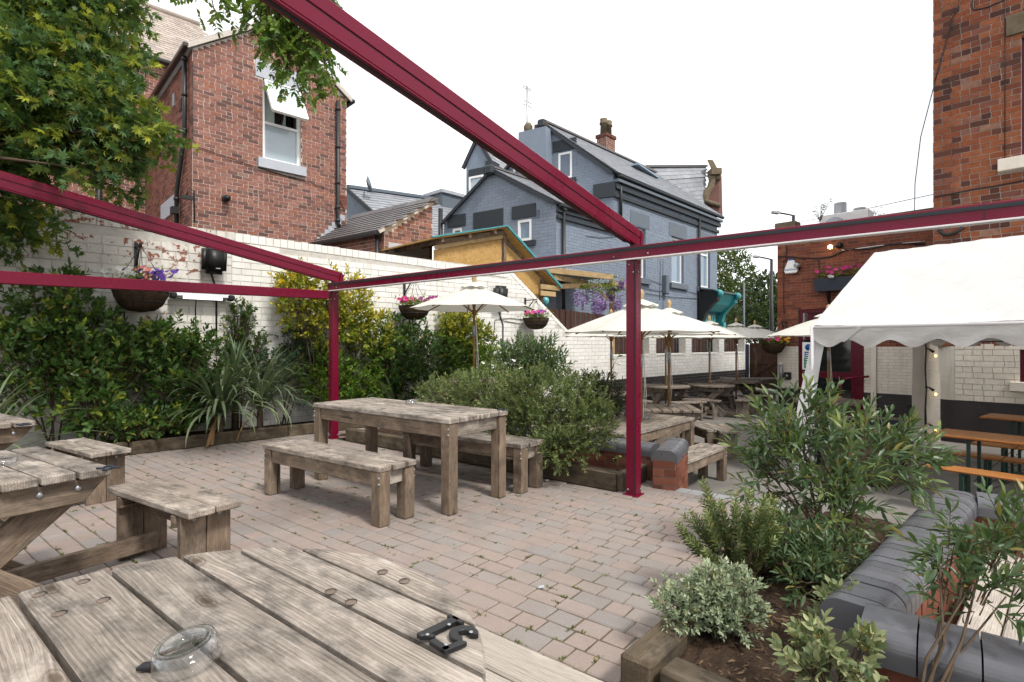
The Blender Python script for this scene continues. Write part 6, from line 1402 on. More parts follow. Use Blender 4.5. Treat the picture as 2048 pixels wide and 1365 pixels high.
for i in range(6): piece('plank', q+VV*(-.35+i*.145)-U*.75+Z3*(LOW+.52), q+VV*(-.35+i*.145)+U*.75+Z3*(LOW+.52), .138, .045, M['bleach'], nk, bev=.006)
for sx in (-1, 1):
    for sy in (-1, 1): p = q+U*.6*sx+VV*.28*sy; piece('leg', p+Z3*LOW, p+Z3*(LOW+.5), .09, .09, M['wood_leg'], nk, up=U)
# sleepers round the beds
def sleepers(label, pts, w=.10, h=.13, cuts=1.2):
    t = thing('timber_edging', label, 'edging', pts[0]); pts = [Vector(p) for p in pts]
    for a, b in zip(pts, pts[1:]):
        n = max(1, round((b-a).length/cuts)); d = (b-a)/n
        for i in range(n): piece('sleeper', a+d*i+d.normalized()*.004+Z3*(h/2-.005), a+d*(i+1)-d.normalized()*.004+Z3*(h/2-.005+random.uniform(-.006, .006)), w+random.uniform(-.01, .01), h, M['sleeper'], t, bev=.012)
sleepers('old timber sleeper edging in front of the border along the white wall', [bed_left[0], bed_left[1]-U*.0, bed_left[2], WP+U*6.2-VV*.6], .06, .16, 2.1)
sleepers('old timber sleeper edging of the middle bed beside the red post', [TN(-6.4, 4.45), TN(-2.28, 4.45)], .10, .17, 1.35)
sleepers('short split sleeper closing the end of the middle bed', [TN(-2.26, 4.40)+N*.02, TN(-2.26, 4.92)], .09, .165, 1)
sl_t = BR0+T*-.03; sleepers('rough cut timber sleeper along the left side of the right hand shrub bed', [sl_t-BU*.03, sl_t+BU*2.7], .13, .155, 1.1)
sleepers('rough timber sleeper across the near end of the right hand shrub bed', [BR0+T*.065+BU*.03, BR0+T*1.35-BU*.12], .13, .16, 1.4)
# ---------------------------------------------------------------- things fixed to the white wall
def BW(px, py, off=.0):
    """the point 'off' in front of the boundary wall that is seen at (px, py)"""
    r = Vector(((px-1024)/FPX, 1, 0)); Y = (off+WP.dot(NW))/r.dot(NW); return W(px, py, Y)
def clipw(P): return ((P-np.array(WP)) @ np.array(NW)) > .015
def basket(px, py, r, off, br, label, cols, fz=0):
    c = BW(px, py, off); t = thing('hanging_basket', label, 'hanging basket', c-Z3*r*.9, 0, 'hanging baskets')
    MB().lathe([(.02, -r*.88), (r*.45, -r*.82), (r*.75, -r*.6), (r*.93, -r*.25), (r, 0), (r*.9, .0), (r*.8, -.03)], c, 22).build('liner', M['coir'], t)
    mb = MB()
    for i in range(14):
        a = i*2*math.pi/14; mb.tube([c+V(math.cos(a)*q*1.012, math.sin(a)*q*1.012, z) for q, z in ((r, 0), (r*.93, -r*.25), (r*.75, -r*.6), (r*.45, -r*.82))], .005, 4)
    for z, q in ((0, r), (-r*.45, r*.85)): mb.tube([c+V(math.cos(a)*q*1.015, math.sin(a)*q*1.015, z) for a in np.linspace(0, 2*math.pi, 20)], .006, 4)
    mb.build('wire_frame', M['black_iron'], t)
    wl0 = c-NW*(off-.02); top = br
    mb = MB(); mb.bar(wl0+Z3*(top-.32), wl0+Z3*(top+.06), .045, .014, NW); mb.bar(wl0+Z3*top, c+Z3*top, .022, .022); mb.bar(wl0+Z3*(top-.26), wl0+NW*(off*.72)+Z3*(top-.02), .018, .018); mb.tube([c+Z3*top, c+NW*.03+Z3*(top+.02), c+NW*.03+Z3*(top-.05), c+Z3*(top-.04)], .009, 6); mb.build('wall_bracket', M['black_iron'], t)
    mb = MB()
    for i in range(4): a = i*math.pi/2+.5; mb.tube([c+Z3*(top-.03), c+V(math.cos(a)*r, math.sin(a)*r, 0)], .004, 4)
    mb.build('chain', M['black_iron'], t)
    n = 330; P = [tuple(c+V(random.gauss(0, r*.5), random.gauss(0, r*.5), abs(random.gauss(.04+fz*.4, .06+fz*.3)))) for i in range(n)]
    obj('foliage', leafmesh('f', P, RNG.normal(size=(n, 3))+np.array([0, 0, .5]), .055, 'ovate', RNG.random(n)*.5), L['ever'], t)
    flowers(t, [(nm, [c+V(random.gauss(dx, r*.33), random.gauss(-r*.3, r*.3), random.uniform(.06+fz*.6, .16+fz)) for i in range(k)], .042, nm2) for nm, nm2, dx, k in cols]); return t
basket(282, 583, .31, .36, .62, 'hanging basket with white, salmon and violet flowers beside the black speaker', [('white_flower', 'white', -.2, 18), ('salmon_flower', 'salmon', .14, 10), ('violet_flower', 'violet', .24, 26)], .12)
basket(829, 613, .29, .36, .50, 'hanging basket of pink and dark purple petunias left of the lone parasol', [('pink_flower', 'pink', -.1, 18), ('purple_flower', 'magenta', .28, 16)])
basket(1072, 637, .29, .36, .42, 'hanging basket of pink and lilac petunias right of the lone parasol', [('pink_flower', 'pink', -.05, 20), ('lilac_flower', 'violet', .12, 9)])
# basket on the pub wing corner
c = on_wing(1556, 690, .32); bt4 = thing('hanging_basket', 'hanging basket of pink and orange flowers on the pub corner', 'hanging basket', c-Z3*.2, 0, 'hanging baskets')
MB().lathe([(.02, -.24), (.18, -.2), (.27, -.08), (.29, .04), (.25, .04)], c, 18).build('liner', M['coir'], bt4); q = on_wing(1573, 660, .02)
mb = MB(); mb.bar(q-Z3*.3, q+Z3*.22, .04, .014, nP); mb.bar(q+Z3*.2, q+nP*.36+Z3*.2, .02, .02); mb.bar(q-Z3*.25, q+nP*.28+Z3*.18, .016, .016); mb.build('wall_bracket', M['black_iron'], bt4)
mb = MB()
for i in range(3): a = i*2.1; mb.tube([q+nP*.34+Z3*.2, c+V(math.cos(a)*.28, math.sin(a)*.28, .04)], .005, 4)
mb.build('chain', M['black_iron'], bt4)
obj('foliage', leafmesh('f', [tuple(c+V(random.gauss(0, .16), random.gauss(0, .16), abs(random.gauss(.06, .08)))) for i in range(260)], RNG.normal(size=(260, 3))+np.array([0, 0, .5]), .07, 'ovate', RNG.random(260)*.5), L['ever'], bt4)
flowers(bt4, [('pink_flower', [c+V(random.gauss(-.08, .12), random.gauss(-.1, .1), random.uniform(.1, .26)) for i in range(8)], .06, 'pink'), ('orange_flower', [c+V(random.gauss(.1, .12), random.gauss(-.1, .1), random.uniform(.08, .2)) for i in range(10)], .05, 'orange')])
def speaker(px, py, w, h, label):
    c = BW(px, py, .16); t = thing('wall_speaker', label, 'speaker', c, 0, 'wall speakers'); fr = Matrix((U, NW, Z3)).transposed().to_4x4()
    bm = bmesh.new(); bmesh.ops.create_cube(bm, size=1); bmesh.ops.scale(bm, vec=(w, .24, h), verts=bm.verts)
    for v in bm.verts:
        if v.co.y < 0: v.co.x *= .85; v.co.z *= .92
    bmesh.ops.bevel(bm, geom=bm.edges[:], offset=.055, segments=4, affect='EDGES'); me = bpy.data.meshes.new('case'); bm.to_mesh(me); bm.free()
    for p in me.polygons: p.use_smooth = True
    obj('case', me, M['black'], t, Matrix.Translation(c) @ fr @ Matrix.Rotation(-.12, 4, 'X')); MB().box(c+NW*.121-Z3*h*.32+U*.03, (.055, .004, .012), ax=(U, NW, Z3)).build('badge', M['lead'], t)
    MB().bar(c-NW*.15, c-NW*.1, .1, .1).build('bracket', M['black'], t)
    mb = MB(); b = BW(px+6, py+h*65, .02); mb.tube([c-NW*.13-Z3*h*.4, BW(px+6, py+60, .02), BW(px+6, py+190, .02)], .014, 5); mb.build('cable', M['black'], t)
speaker(427, 520, .33, .42, 'black rounded speaker on the white wall below the sloping roof beam'); speaker(1000, 590, .34, .40, 'black speaker on the white wall just behind the lone parasol')
c = BW(405, 594, .13); ht = thing('patio_heater', 'slim electric bar heater fixed to the white wall under the beam', 'heater', c)
mb = MB(); mb.prism([c+U*-.34+NW*a+Z3*z for a, z in ((-.1, .03), (.03, .045), (.05, .0), (.0, -.035), (-.1, -.02))], U*.68); mb.build('housing', M['aluminium'], ht); MB().box(c+NW*.035-Z3*.02, (.5, .02, .045), ax=(U, NW, Z3)).build('tube', M['heater'], ht)  # pale strip glows in place of the bright reflection in the housing
for s in (-1, 1): MB().box(c+U*s*.37, (.09, .15, .085), ax=(U, NW, Z3)).build('end_cap', M['black'], ht, bevel=.02)
mb = MB(); mb.tube([c-U*.08-Z3*.03, BW(391, 620, .02), BW(392, 660, .02), BW(391, 672, .02)], .008, 5); mb.build('cable', M['black'], ht)
mb = MB(); mb.tube([BW(247, 600, .02), BW(249, 640, .02), BW(258, 678, .02), BW(262, 700, .02)], .01, 5); mb.build('wall_cable', M['black'], ww); mb = MB(); mb.tube([BW(1004, 600, .02), BW(1000, 640, .02), BW(1006, 642, .02), BW(1040, 648, .02)], .007, 4); mb.build('wall_cable', M['black'], ww); mb = MB(); mb.tube([BW(985, 705, .02), BW(990, 640, .02), BW(1020, 637, .02), BW(1050, 640, .02)], .007, 4); mb.build('wall_cable', M['black'], ww)
c = BW(395, 680, .03); ys = thing('yellow_socket', 'small yellow plug box on the wall above the shrubs', 'socket', c); MB().box(c, (.12, .06, .12), ax=(U, NW, Z3)).build('case', plain('yellow_plastic', (.55, .42, .02), .5), ys, bevel=.012)
# ---------------------------------------------------------------- the flower border
def tint_tip(pw, hi): return lambda P, Hh, r: np.clip((r-(1-pw))/pw, 0, 1)*np.clip(Hh*1.3-.2, 0, 1)*hi
def tint_z(z0, z1, hi): return lambda P, Hh, r: np.clip((P[:, 2]-z0)/(z1-z0), 0, 1)**.8*np.clip(.35+Hh*.8, 0, 1)*hi*np.clip(r*1.6, .2, 1)
def bl(px, py, off, rx, ry, rz): return (BW(px, py, off), (rx, ry, rz))
def base(px, off): p = BW(px, 800, off); return V(p.x, p.y, .05)
bush('evergreen_shrub', 'tall dark green leafy shrub at the left end of the border', base(110, .45), [bl(60, 640, .4, .42, .4, .42), bl(140, 630, .4, .4, .35, .42), bl(100, 720, .5, .5, .4, .45), bl(30, 730, .5, .4, .4, .5), bl(180, 680, .4, .3, .3, .4), bl(120, 580, .25, .35, .25, .22)], 560, 7, .16, .088, L['dark'], tint=tint_tip(.25, .8), clip=clipw)
bush('evergreen_shrub', 'shrub with lime green new shoots next to the tall dark shrub', base(190, .65), [bl(180, 760, .6, .32, .3, .4), bl(240, 720, .45, .38, .3, .38), bl(160, 820, .65, .35, .3, .25), bl(290, 700, .35, .35, .3, .3)], 330, 7, .17, .092, L['ever'], tint=tint_tip(.28, .95), clip=clipw)
bush('evergreen_shrub', 'glossy dark shrub under the hanging basket', base(345, .5), [bl(350, 700, .4, .38, .35, .36), bl(400, 730, .45, .3, .3, .4), bl(330, 780, .55, .42, .3, .36), bl(400, 800, .5, .35, .3, .35), bl(300, 690, .3, .3, .25, .25)], 440, 7, .16, .092, L['dark'], tint=tint_tip(.2, .55), clip=clipw)
bush('low_shrub', 'low spreading shrub with pale shoots at the foot of the border', base(260, .75), [bl(255, 850, .75, .38, .3, .14), bl(330, 840, .75, .3, .25, .14)], 230, 7, .1, .07, L['ever'], tint=tint_tip(.35, .9), clip=clipw, stems=3)
bush('ivy', 'narrow ivy patch climbing the white wall behind the strap leaved plants', base(478, .15), [bl(478, 640, .06, .22, .12, .32), bl(470, 700, .08, .2, .12, .3), bl(505, 690, .06, .25, .1, .25)], 330, 6, .09, .055, L['dark'], clip=clipw, cat='climber', stems=4)
bush('evergreen_shrub', 'grey green trailing shrub along the wall left of the red post', base(560, .35), [bl(540, 740, .25, .45, .25, .22), bl(610, 720, .25, .45, .25, .25), bl(590, 680, .15, .35, .18, .15)], 520, 7, .11, .06, L['blue'], clip=clipw)
bush('variegated_shrub', 'bright yellow and green variegated shrub round the red post', base(640, .55), [bl(600, 600, .45, .33, .3, .5), bl(655, 640, .55, .38, .3, .55), bl(700, 620, .45, .35, .3, .55), bl(740, 680, .4, .35, .3, .5), bl(650, 760, .5, .42, .35, .55), bl(720, 780, .5, .4, .3, .5), bl(590, 560, .4, .2, .2, .25), bl(670, 580, .8, .14, .14, .3)], 1300, 8, .15, .075, L['yellow'], tint=tint_z(1.1, 2.3, .95), clip=clipw, stems=10)
bush('evergreen_shrub', 'dark green shrub under the second hanging basket', base(820, .5), [bl(780, 720, .4, .42, .3, .5), bl(830, 700, .4, .42, .3, .45), bl(880, 720, .4, .42, .3, .5), bl(820, 770, .5, .5, .35, .4), bl(790, 660, .2, .3, .2, .25)], 640, 7, .16, .088, L['dark'], tint=tint_tip(.12, .35), clip=clipw)
bush('variegated_shrub', 'yellow tipped variegated shrub behind the lone parasol pole', base(930, .45), [bl(920, 670, .4, .4, .3, .5), bl(950, 690, .45, .42, .3, .5), bl(935, 740, .5, .45, .35, .45), bl(975, 730, .4, .3, .25, .3), bl(905, 640, .3, .25, .2, .25)], 820, 8, .15, .075, L['yellow'], tint=tint_z(1.2, 2.3, .85), clip=clipw)
def strap(name, label, b, n, ln, wd, mat, spread=1.0, dead=0, lean=V(0, 0, 0), up=1.0, clip=None, trunk=0, droop=1.0):
    t = thing(name, label, 'plant', b)
    if trunk: MB().tube([b-Z3*.03, b+Z3*trunk], [.05, .04], 8).build('trunk', M['bark'], t)
    b = Vector(b)+Z3*trunk
    for i in range(n+dead):
        dd = i >= n; a = random.uniform(0, 2*math.pi); h = V(math.cos(a), math.sin(a), 0)*spread+lean; l = ln*random.uniform(.7, 1.1); f = random.random()
        el = (math.radians(random.uniform(15, 88))*up) if not dd else math.radians(random.uniform(-50, -5)); g = random.uniform(.5, 1.25)*droop
        pts = []; p = b+V(random.gauss(0, .02), random.gauss(0, .02), random.uniform(-.01, .05)); k = 9; cur = el; hl = h.normalized()
        for j in range(k+1):
            pts.append(p.copy()); p = p+(hl*math.cos(cur)+Z3*math.sin(cur))*l/k; cur -= g*(.10+.62*(j/k)**1.1)*.62; cur = max(cur, -1.45)
            if p.z < .03: p.z = .03
        sidev = hl.cross(Z3); vs_ = []; fs = []
        for j, q in enumerate(pts):
            f_ = j/k; w = wd*(.55+.9*f_ if f_ < .45 else .955*(1-((f_-.45)/.55)**2.2)); vs_ += [q-sidev*w, q-Z3*w*.35, q+sidev*w]
        if clip is not None and not clip(np.array([tuple(q) for q in pts])).all(): continue
        for j in range(k): a0 = j*3; fs += [(a0, a0+1, a0+4, a0+3), (a0+1, a0+2, a0+5, a0+4)]
        mb = MB(); mb.add(vs_, fs, True); me = mb.mesh('leaf'); at = me.attributes.new('tint', 'FLOAT', 'POINT'); at.data.foreach_set('value', np.full(len(vs_), random.random()*.8 if not dd else 0, np.float32))
        obj('leaf', me, L['straw'] if dd else mat, t)
    return t
strap('yucca', 'large strap leaved plant arching over the timber edging', base(440, .80), 150, .95, .021, L['strap'], clip=clipw, trunk=.30, dead=4, droop=1.0, lean=V(.1, -.3, 0))
strap('yucca', 'pale strap leaved plant drooping right of the large one', base(520, .74), 120, 1.05, .013, L['strap'], clip=clipw, trunk=.34, lean=V(.5, -.15, 0), dead=2, droop=.95)
strap('yucca', 'upright spiky plant rising behind the strap leaved plants', base(470, .5), 60, .75, .016, L['blue'], up=1.0, spread=.35, clip=clipw, trunk=.72, droop=.4)
strap('flax', 'tall bronze green flax leaves beside the red post', base(790, .72), 14, 1.15, .026, L['strap'], spread=.8, clip=clipw, droop=.8)
strap('strap_plant', 'pale strap leaved plant at the left edge of the border', V(*W(-30, 900, 5.3).xy, .15), 34, 1.1, .016, L['strap'], lean=V(.45, -.1, 0), droop=.8)
# ---------------------------------------------------------------- middle bed
def wb(px, py, Y, rx, ry, rz): return (W(px, py, Y), (rx, ry, rz))
bm0 = TN(-3.3, 4.75, .07)
bush('hebe_bush', 'large rounded grey green bush filling the middle bed behind the bench', bm0, [wb(905, 795, 6.3, .42, .35, .24), wb(985, 790, 5.9, .45, .4, .30), wb(1070, 800, 5.5, .45, .4, .33), wb(1140, 830, 5.25, .38, .33, .34), wb(1185, 850, 5.15, .22, .24, .26), wb(1125, 895, 5.05, .28, .22, .2), wb(1040, 850, 5.6, .45, .35, .3)], 3000, 12, .085, .034, L['hebe'], tpl='small', cone=55, stems=10, tint=lambda P, Hh, r: Hh*np.clip(r*1.2, 0, 1)*.75, bias=.28)
P = [tuple(W(px, py, 5.2)) for px, py in ((1030, 722), (1040, 737), (967, 728), (985, 735), (1185, 783), (1180, 770), (1127, 817), (1205, 828), (940, 745), (1062, 745), (950, 770), (1090, 722))]
hb = thing('hebe_flowers', 'few small white flower heads scattered on the big grey green bush', 'flowers', P[6]); flowers(hb, [('flower', [Vector(p)+V(random.gauss(0, .012), random.gauss(0, .012), random.gauss(0, .012)) for p in P[:8] for k in range(2)], .014, 'white')])
bush('narrow_leaf_shrub', 'pale green narrow leaved shrub standing above the big bush', TN(-4.2, 5.4, LOW), [wb(1040, 735, 6.5, .28, .25, .26), wb(1075, 720, 6.4, .24, .22, .22), wb(1100, 745, 6.3, .2, .2, .2)], 420, 8, .14, .075, L['lance'], tpl='lance', cone=45, stems=6)
bush('dark_bush', 'dark rounded bush right of the big bush in the lower yard', V(1.28, 7.5, LOW), [wb(1200, 790, 7.5, .33, .3, .28), wb(1205, 820, 7.4, .33, .3, .3), wb(1170, 775, 7.6, .28, .25, .2)], 900, 10, .08, .034, L['treed'], tpl='small', stems=6, bias=.3)
pt_ = thing('planter_tub', 'brown tub holding the dark rounded bush', 'planter', V(1.28, 7.5, LOW)); MB().lathe([(.26, LOW), (.32, LOW+.38), (.35, LOW+.4), (.3, LOW+.4), (.28, LOW+.3)], V(1.28, 7.5, 0), 18).build('tub', M['brick_dwarf'], pt_)
def sprig_plant(label, base_, tips, lsize, mat, cat='plant', tpl='ovate', per=9, name='sapling'):
    t = thing(name, label, cat, base_); mb = MB(); P, D, S = [], [], []
    for tp in tips:
        tp = Vector(tp); md = Vector(base_).lerp(tp, .5)+V(0, 0, .08); pts = [Vector(base_), Vector(base_).lerp(md, .6)+V(0, 0, .05), md, md.lerp(tp, .55)+V(0, 0, .03), tp]; mb.tube(pts, [.008, .007, .006, .004, .002], 5)
        for k in range(per):
            f = .35+.65*k/(per-1); q = pts[2].lerp(pts[3], (f-.35)/.35) if f < .7 else pts[3].lerp(pts[4], (f-.7)/.3); P.append(tuple(q)); D.append((random.gauss(0, .6)+(.5 if k % 2 else -.5), random.gauss(0, .5), random.uniform(-.2, .3))); S.append(lsize*random.uniform(.75, 1.15))
    mb.build('stem', M['twig'], t); obj('foliage', leafmesh('f', P, D, S, tpl, RNG.random(len(P))*.8, .75), mat, t); return t
sprig_plant('arching light green sapling with broad leaves above the dark bush', V(1.0, 6.9, .2), [W(1240, 707, 6.9), W(1195, 735, 6.9), W(1130, 722, 6.9), W(1165, 750, 6.9)], .085, L['ash'])
sprig_plant('tiny green seedling in the middle bed beside the red post', TN(-2.42, 4.7, .08), [TN(-2.42, 4.72, .22), TN(-2.45, 4.7, .18)], .035, L['ever'], per=8)
# ---------------------------------------------------------------- right hand bed
bush('tall_shrub', 'tall narrow leaved green shrub in the right hand bed', V(1.86, 3.12, .09), [wb(1570, 870, 3.35, .17, .17, .17), wb(1545, 950, 3.3, .2, .2, .17), wb(1640, 930, 3.15, .24, .22, .22), wb(1730, 910, 3.2, .24, .22, .18), wb(1800, 925, 3.25, .17, .17, .14), wb(1640, 1020, 3.1, .22, .2, .2), wb(1700, 985, 3.1, .18, .18, .15), wb(1600, 830, 3.35, .12, .12, .14)], 230, 10, .18, .088, L['lance'], tpl='lance', cone=52, stems=12, stem_r=.009, tint=tint_tip(.45, .8), tw=.2)
bush('tall_shrub', 'narrow leaved shrub leaning over the black coping at the right edge', V(1.16, 1.52, .09), [wb(1915, 1095, 1.85, .11, .1, .08), wb(1985, 1100, 1.85, .11, .1, .09), wb(1920, 1180, 1.75, .10, .1, .08), wb(1990, 1190, 1.75, .10, .1, .08), wb(1995, 1040, 1.9, .05, .05, .05), wb(1880, 1110, 1.8, .07, .07, .06), wb(2060, 1130, 1.75, .12, .12, .15)], 70, 10, .11, .060, L['lance'], tpl='lance', cone=55, stems=6, stem_r=.007, tint=tint_tip(.2, .6), tw=.12)
def whip(label, b, tips, mat, lsize, per=64, name='whipcord_plant'):
    t = thing(name, label, 'plant', b, 0); mb = MB(); P, D, S, Tt = [], [], [], []
    for tp in tips:
        tp = Vector(tp); md = Vector(b).lerp(tp, .5)+V(random.gauss(0, .02), random.gauss(0, .02), -.02); mb.tube([b, md, tp], [.004, .003, .0015], 4)
        d = (tp-md).normalized(); a = d.orthogonal().normalized(); c = d.cross(a)
        for k in range(per):
            f = .15+.85*k/per; q = md.lerp(tp, f); ph = k*2.4; P.append(tuple(q)); D.append(tuple(a*math.cos(ph)+c*math.sin(ph)+d*.75)); S.append(lsize*(1.1-.35*f)); Tt.append(max(0, f-.6)*1.6)
    mb.build('stem', M['twig'], t); obj('foliage', leafmesh('f', P, D, S, 'lance', Tt, .3), mat, t); return t
wbse = V(1.18, 2.74, .09)
whip('upright needle leaved plant in the right hand bed', wbse, [W(random.uniform(1350, 1570), random.gauss(1035, 32), random.uniform(2.62, 2.95)) for i in range(40)]+[W(px, py, 2.75) for px, py in ((1352, 1045), (1358, 1060), (1382, 1025), (1418, 1000), (1440, 1010), (1470, 990), (1500, 985), (1530, 995), (1550, 1020))], L['hebe'], .042)
bush('silver_bush', 'low rounded grey white variegated bush at the corner of the right hand bed', V(.93, 2.30, .09), [wb(1395, 1190, 2.35, .15, .14, .085), wb(1450, 1185, 2.32, .14, .14, .09), wb(1355, 1225, 2.3, .09, .1, .07), wb(1480, 1230, 2.25, .09, .09, .075), wb(1430, 1220, 2.28, .13, .12, .07)], 420, 12, .045, .026, L['silver'], tpl='small', cone=70, stems=22, stem_r=.006, tint=lambda P, Hh, r: Hh*.8, bias=.3)
bush('variegated_plant', 'cream edged variegated plant at the bottom of the right hand bed', V(1.02, 1.72, .09), [wb(1640, 1300, 1.78, .09, .08, .07), wb(1700, 1330, 1.72, .10, .09, .07), wb(1620, 1350, 1.70, .07, .07, .05), wb(1750, 1350, 1.65, .07, .07, .06)], 46, 11, .06, .042, L['cream'], cone=70, stems=9, stem_r=.006, tint=lambda P, Hh, r: RNG.random(len(P))*.75, cat='plant')
bush('variegated_plant', 'cream edged variegated plant against the black coped wall', V(1.28, 2.22, .09), [wb(1690, 1215, 2.12, .09, .08, .06), wb(1660, 1235, 2.1, .06, .06, .05)], 28, 11, .055, .042, L['cream'], cone=70, stems=6, stem_r=.006, tint=lambda P, Hh, r: RNG.random(len(P))*.75, cat='plant')
bush('low_shrub', 'low green shrub beneath the tall shrub in the right hand bed', V(1.55, 2.7, .09), [wb(1600, 1130, 2.75, .16, .14, .08), wb(1660, 1120, 2.7, .16, .14, .1), wb(1570, 1080, 2.9, .14, .14, .1), wb(1620, 1170, 2.55, .1, .1, .06)], 190, 10, .09, .055, L['lance'], tpl='lance', cone=60, stems=7, stem_r=.007)
rt_ = thing('dead_twigs', 'tangle of bare dead twigs lying in the right hand bed', 'twigs', V(1.1, 2.0, .09))
for i in range(46):
    p = BR0+BU*random.uniform(.05, 1.5)+T*random.uniform(.15, .8); d = ang(random.uniform(0, 360)); l = random.uniform(.06, .2); MB().tube([V(p.x, p.y, .10), V(p.x, p.y, .115)+d*l*.5+V(0, 0, random.uniform(0, .05)), V(p.x, p.y, .10)+d*l+V(0, 0, random.uniform(0, .09))], [.0035, .0028, .0012], 4).build('twig', M['twig'], rt_)
# ---------------------------------------------------------------- maple and ash
def mt(P, Hh, r): return np.clip(r*2.2-1.15, 0, 1)*np.clip(Hh+.15, 0, 1)*.95
mpb = [(60, 60, 6.0, .75, .6, .5), (170, 40, 6.0, .6, .5, .4), (20, 160, 5.7, .7, .6, .5), (120, 150, 5.8, .6, .5, .45), (210, 110, 5.9, .35, .4, .3), (60, 250, 5.5, .65, .5, .42), (160, 235, 5.6, .6, .5, .35), (245, 225, 5.6, .4, .35, .24), (290, 255, 5.5, .3, .3, .17), (220, 280, 5.7, .42, .3, .2), (130, 300, 5.6, .46, .3, .2), (30, 300, 5.6, .45, .3, .25), (265, 320, 5.6, .22, .22, .13), (235, 372, 5.9, .2, .2, .12), (150, 335, 5.0, .2, .15, .07), (60, 425, 6.2, .4, .2, .25), (20, 470, 6.2, .3, .15, .2), (100, 470, 6.4, .18, .12, .13), (-80, 200, 5.6, .8, .6, .8), (-60, 380, 5.6, .6, .5, .6), (40, -80, 6.0, .9, .7, .6), (200, -60, 6.1, .5, .5, .4)]
mp = bush('maple_tree', 'green and lime Japanese maple tree overhanging the white wall at left', WP+U*-2.9-VV*.55, [wb(*b) for b in mpb], 2900, 6, .19, .098, L['maple'], tpl='maple', cat='tree', stems=0, cone=75, up=-.05, tint=mt, clip=None, part='crown', flat=.42, twigs=False)
mb = MB(); m0 = V(-6.7, 5.3, .0); mb.tube([m0, m0+V(.1, 0, 1.2), m0+V(.35, .1, 2.4), m0+V(.9, 0, 3.3)], [.11, .10, .085, .06], 10); tk = mb.build('trunk', M['bark'], mp)
mb = MB()
for b in mpb[:18]: tg = W(b[0], b[1], b[2]); st_ = m0+V(.6, .05, 2.8); mb.tube([st_, st_.lerp(tg, .5)+V(0, 0, .25), tg], [.035, .02, .006], 5)
mb.build('limb', M['bark'], tk)
at_ = thing('ash_tree', 'ash branch with feathery leaflets hanging into the top of the view', 'tree', V(-5.4, 3.0, 0))
mb = MB(); a0 = V(-5.4, 3.0, 0); lim = [a0, a0+V(.1, 0, 2.4), a0+V(.9, .3, 4.2), V(-2.6, 4.1, 5.0), V(-1.9, 4.4, 4.75)]; mb.tube(lim, [.16, .14, .09, .05, .03], 10); mb.build('trunk', M['bark'], at_)
mb = MB(); P, D, S, Tt = [], [], [], []
ends = [(380, 5), (420, 25), (455, 40), (490, 60), (500, 20), (540, 35), (530, 85), (560, 110), (590, 90), (600, 130), (570, 150), (610, 160), (640, 150), (620, 185), (655, 180), (670, 195), (585, 175), (560, 70), (520, 55), (640, 95), (650, 70), (665, 20), (620, 40), (600, 20), (470, 5), (440, 5), (580, 30), (690, 30), (545, 125), (625, 125), (660, 160), (600, 205), (555, 90), (560, 130), (580, 60), (590, 120), (615, 75), (630, 110), (575, 195), (650, 130), (680, 205), (640, 200), (545, 60), (605, 100), (530, 110), (660, 110)]
for px, py in ends:
    tp = W(540+(px-540)*.93, py*.86, random.uniform(4.2, 4.7)); st_ = V(-1.95, 4.4, 4.75) if px > 480 else V(-2.5, 4.2, 4.95); md = st_.lerp(tp, .55)+V(random.gauss(0, .06), random.gauss(0, .1), .12); mb.tube([st_, md, tp], [.013, .009, .004], 5)
    for k in range(7):
        o_ = md.lerp(tp, .25+.13*k); d = (V(random.gauss(0, .7), random.gauss(0, .6), random.gauss(-.25, .35))+(tp-md).normalized()*.6).normalized(); ln = random.uniform(.13, .22); sd_ = d.cross(Z3).normalized(); mb.tube([o_, o_+d*ln], [.0022, .0012], 3)
        tn = random.random(); m_ = 6
        for j in range(m_):
            q = o_+d*ln*(.25+.75*j/(m_-1))
            for s in (-1, 1): P.append(tuple(q)); D.append(tuple(sd_*s*.85+d*.5+V(0, 0, -.2))); S.append(random.uniform(.042, .06)); Tt.append(max(0, tn*1.3-.5))
        P.append(tuple(o_+d*ln)); D.append(tuple(d)); S.append(.055); Tt.append(max(0, tn*1.3-.5))
mb.build('twig', M['bark'], at_); obj('crown', leafmesh('ash', P, D, S, 'ovate', Tt, .5), L['ash'], at_)
# ---------------------------------------------------------------- wisteria pergola behind the fence
wp_ = W(1224, 610, 15.3); wpt = thing('timber_pergola', 'new pale timber pergola with clear corrugated roof beyond the fence', 'pergola', V(wp_.x, wp_.y, LOW))
pw0 = W(1224, 570, 15.3); piece('post', V(pw0.x, pw0.y, LOW), pw0+Z3*.12, .12, .12, M['newwood'], wpt, up=U)
piece('beam', W(1100, 574, 14.7), W(1250, 570, 15.6), .07, .13, M['newwood'], wpt); piece('beam', W(1090, 540, 14.3), W(1226, 555, 15.2), .07, .15, M['newwood'], wpt); piece('beam', W(1108, 555, 14.9), W(1176, 567, 15.6), .06, .14, M['newwood'], wpt); piece('brace', W(1195, 578, 15.25), W(1217, 600, 15.25), .06, .08, M['newwood'], wpt)
mb = MB(); vs_ = []; fs = []; a, b = W(1085, 533, 14.6), W(1240, 553, 15.4); n_ = 60
for i in range(n_+1):
    p = a.lerp(b, i/n_)+Z3*(.02 if i % 2 else -.02); vs_ += [p, p+V(-1.2, 1.6, .05)]
for i in range(n_): fs.append((2*i, 2*i+2, 2*i+3, 2*i+1))
mb.add(vs_, fs); mb.build('corrugated_sheet', plain('clear_corrugated_sheet', (.50, .55, .62), .3, .5, var=.05), wpt)
ws = thing('wisteria', 'lilac wisteria with hanging flower clusters on the timber pergola', 'climber', V(pw0.x, pw0.y, LOW)); P, D, S = [], [], []
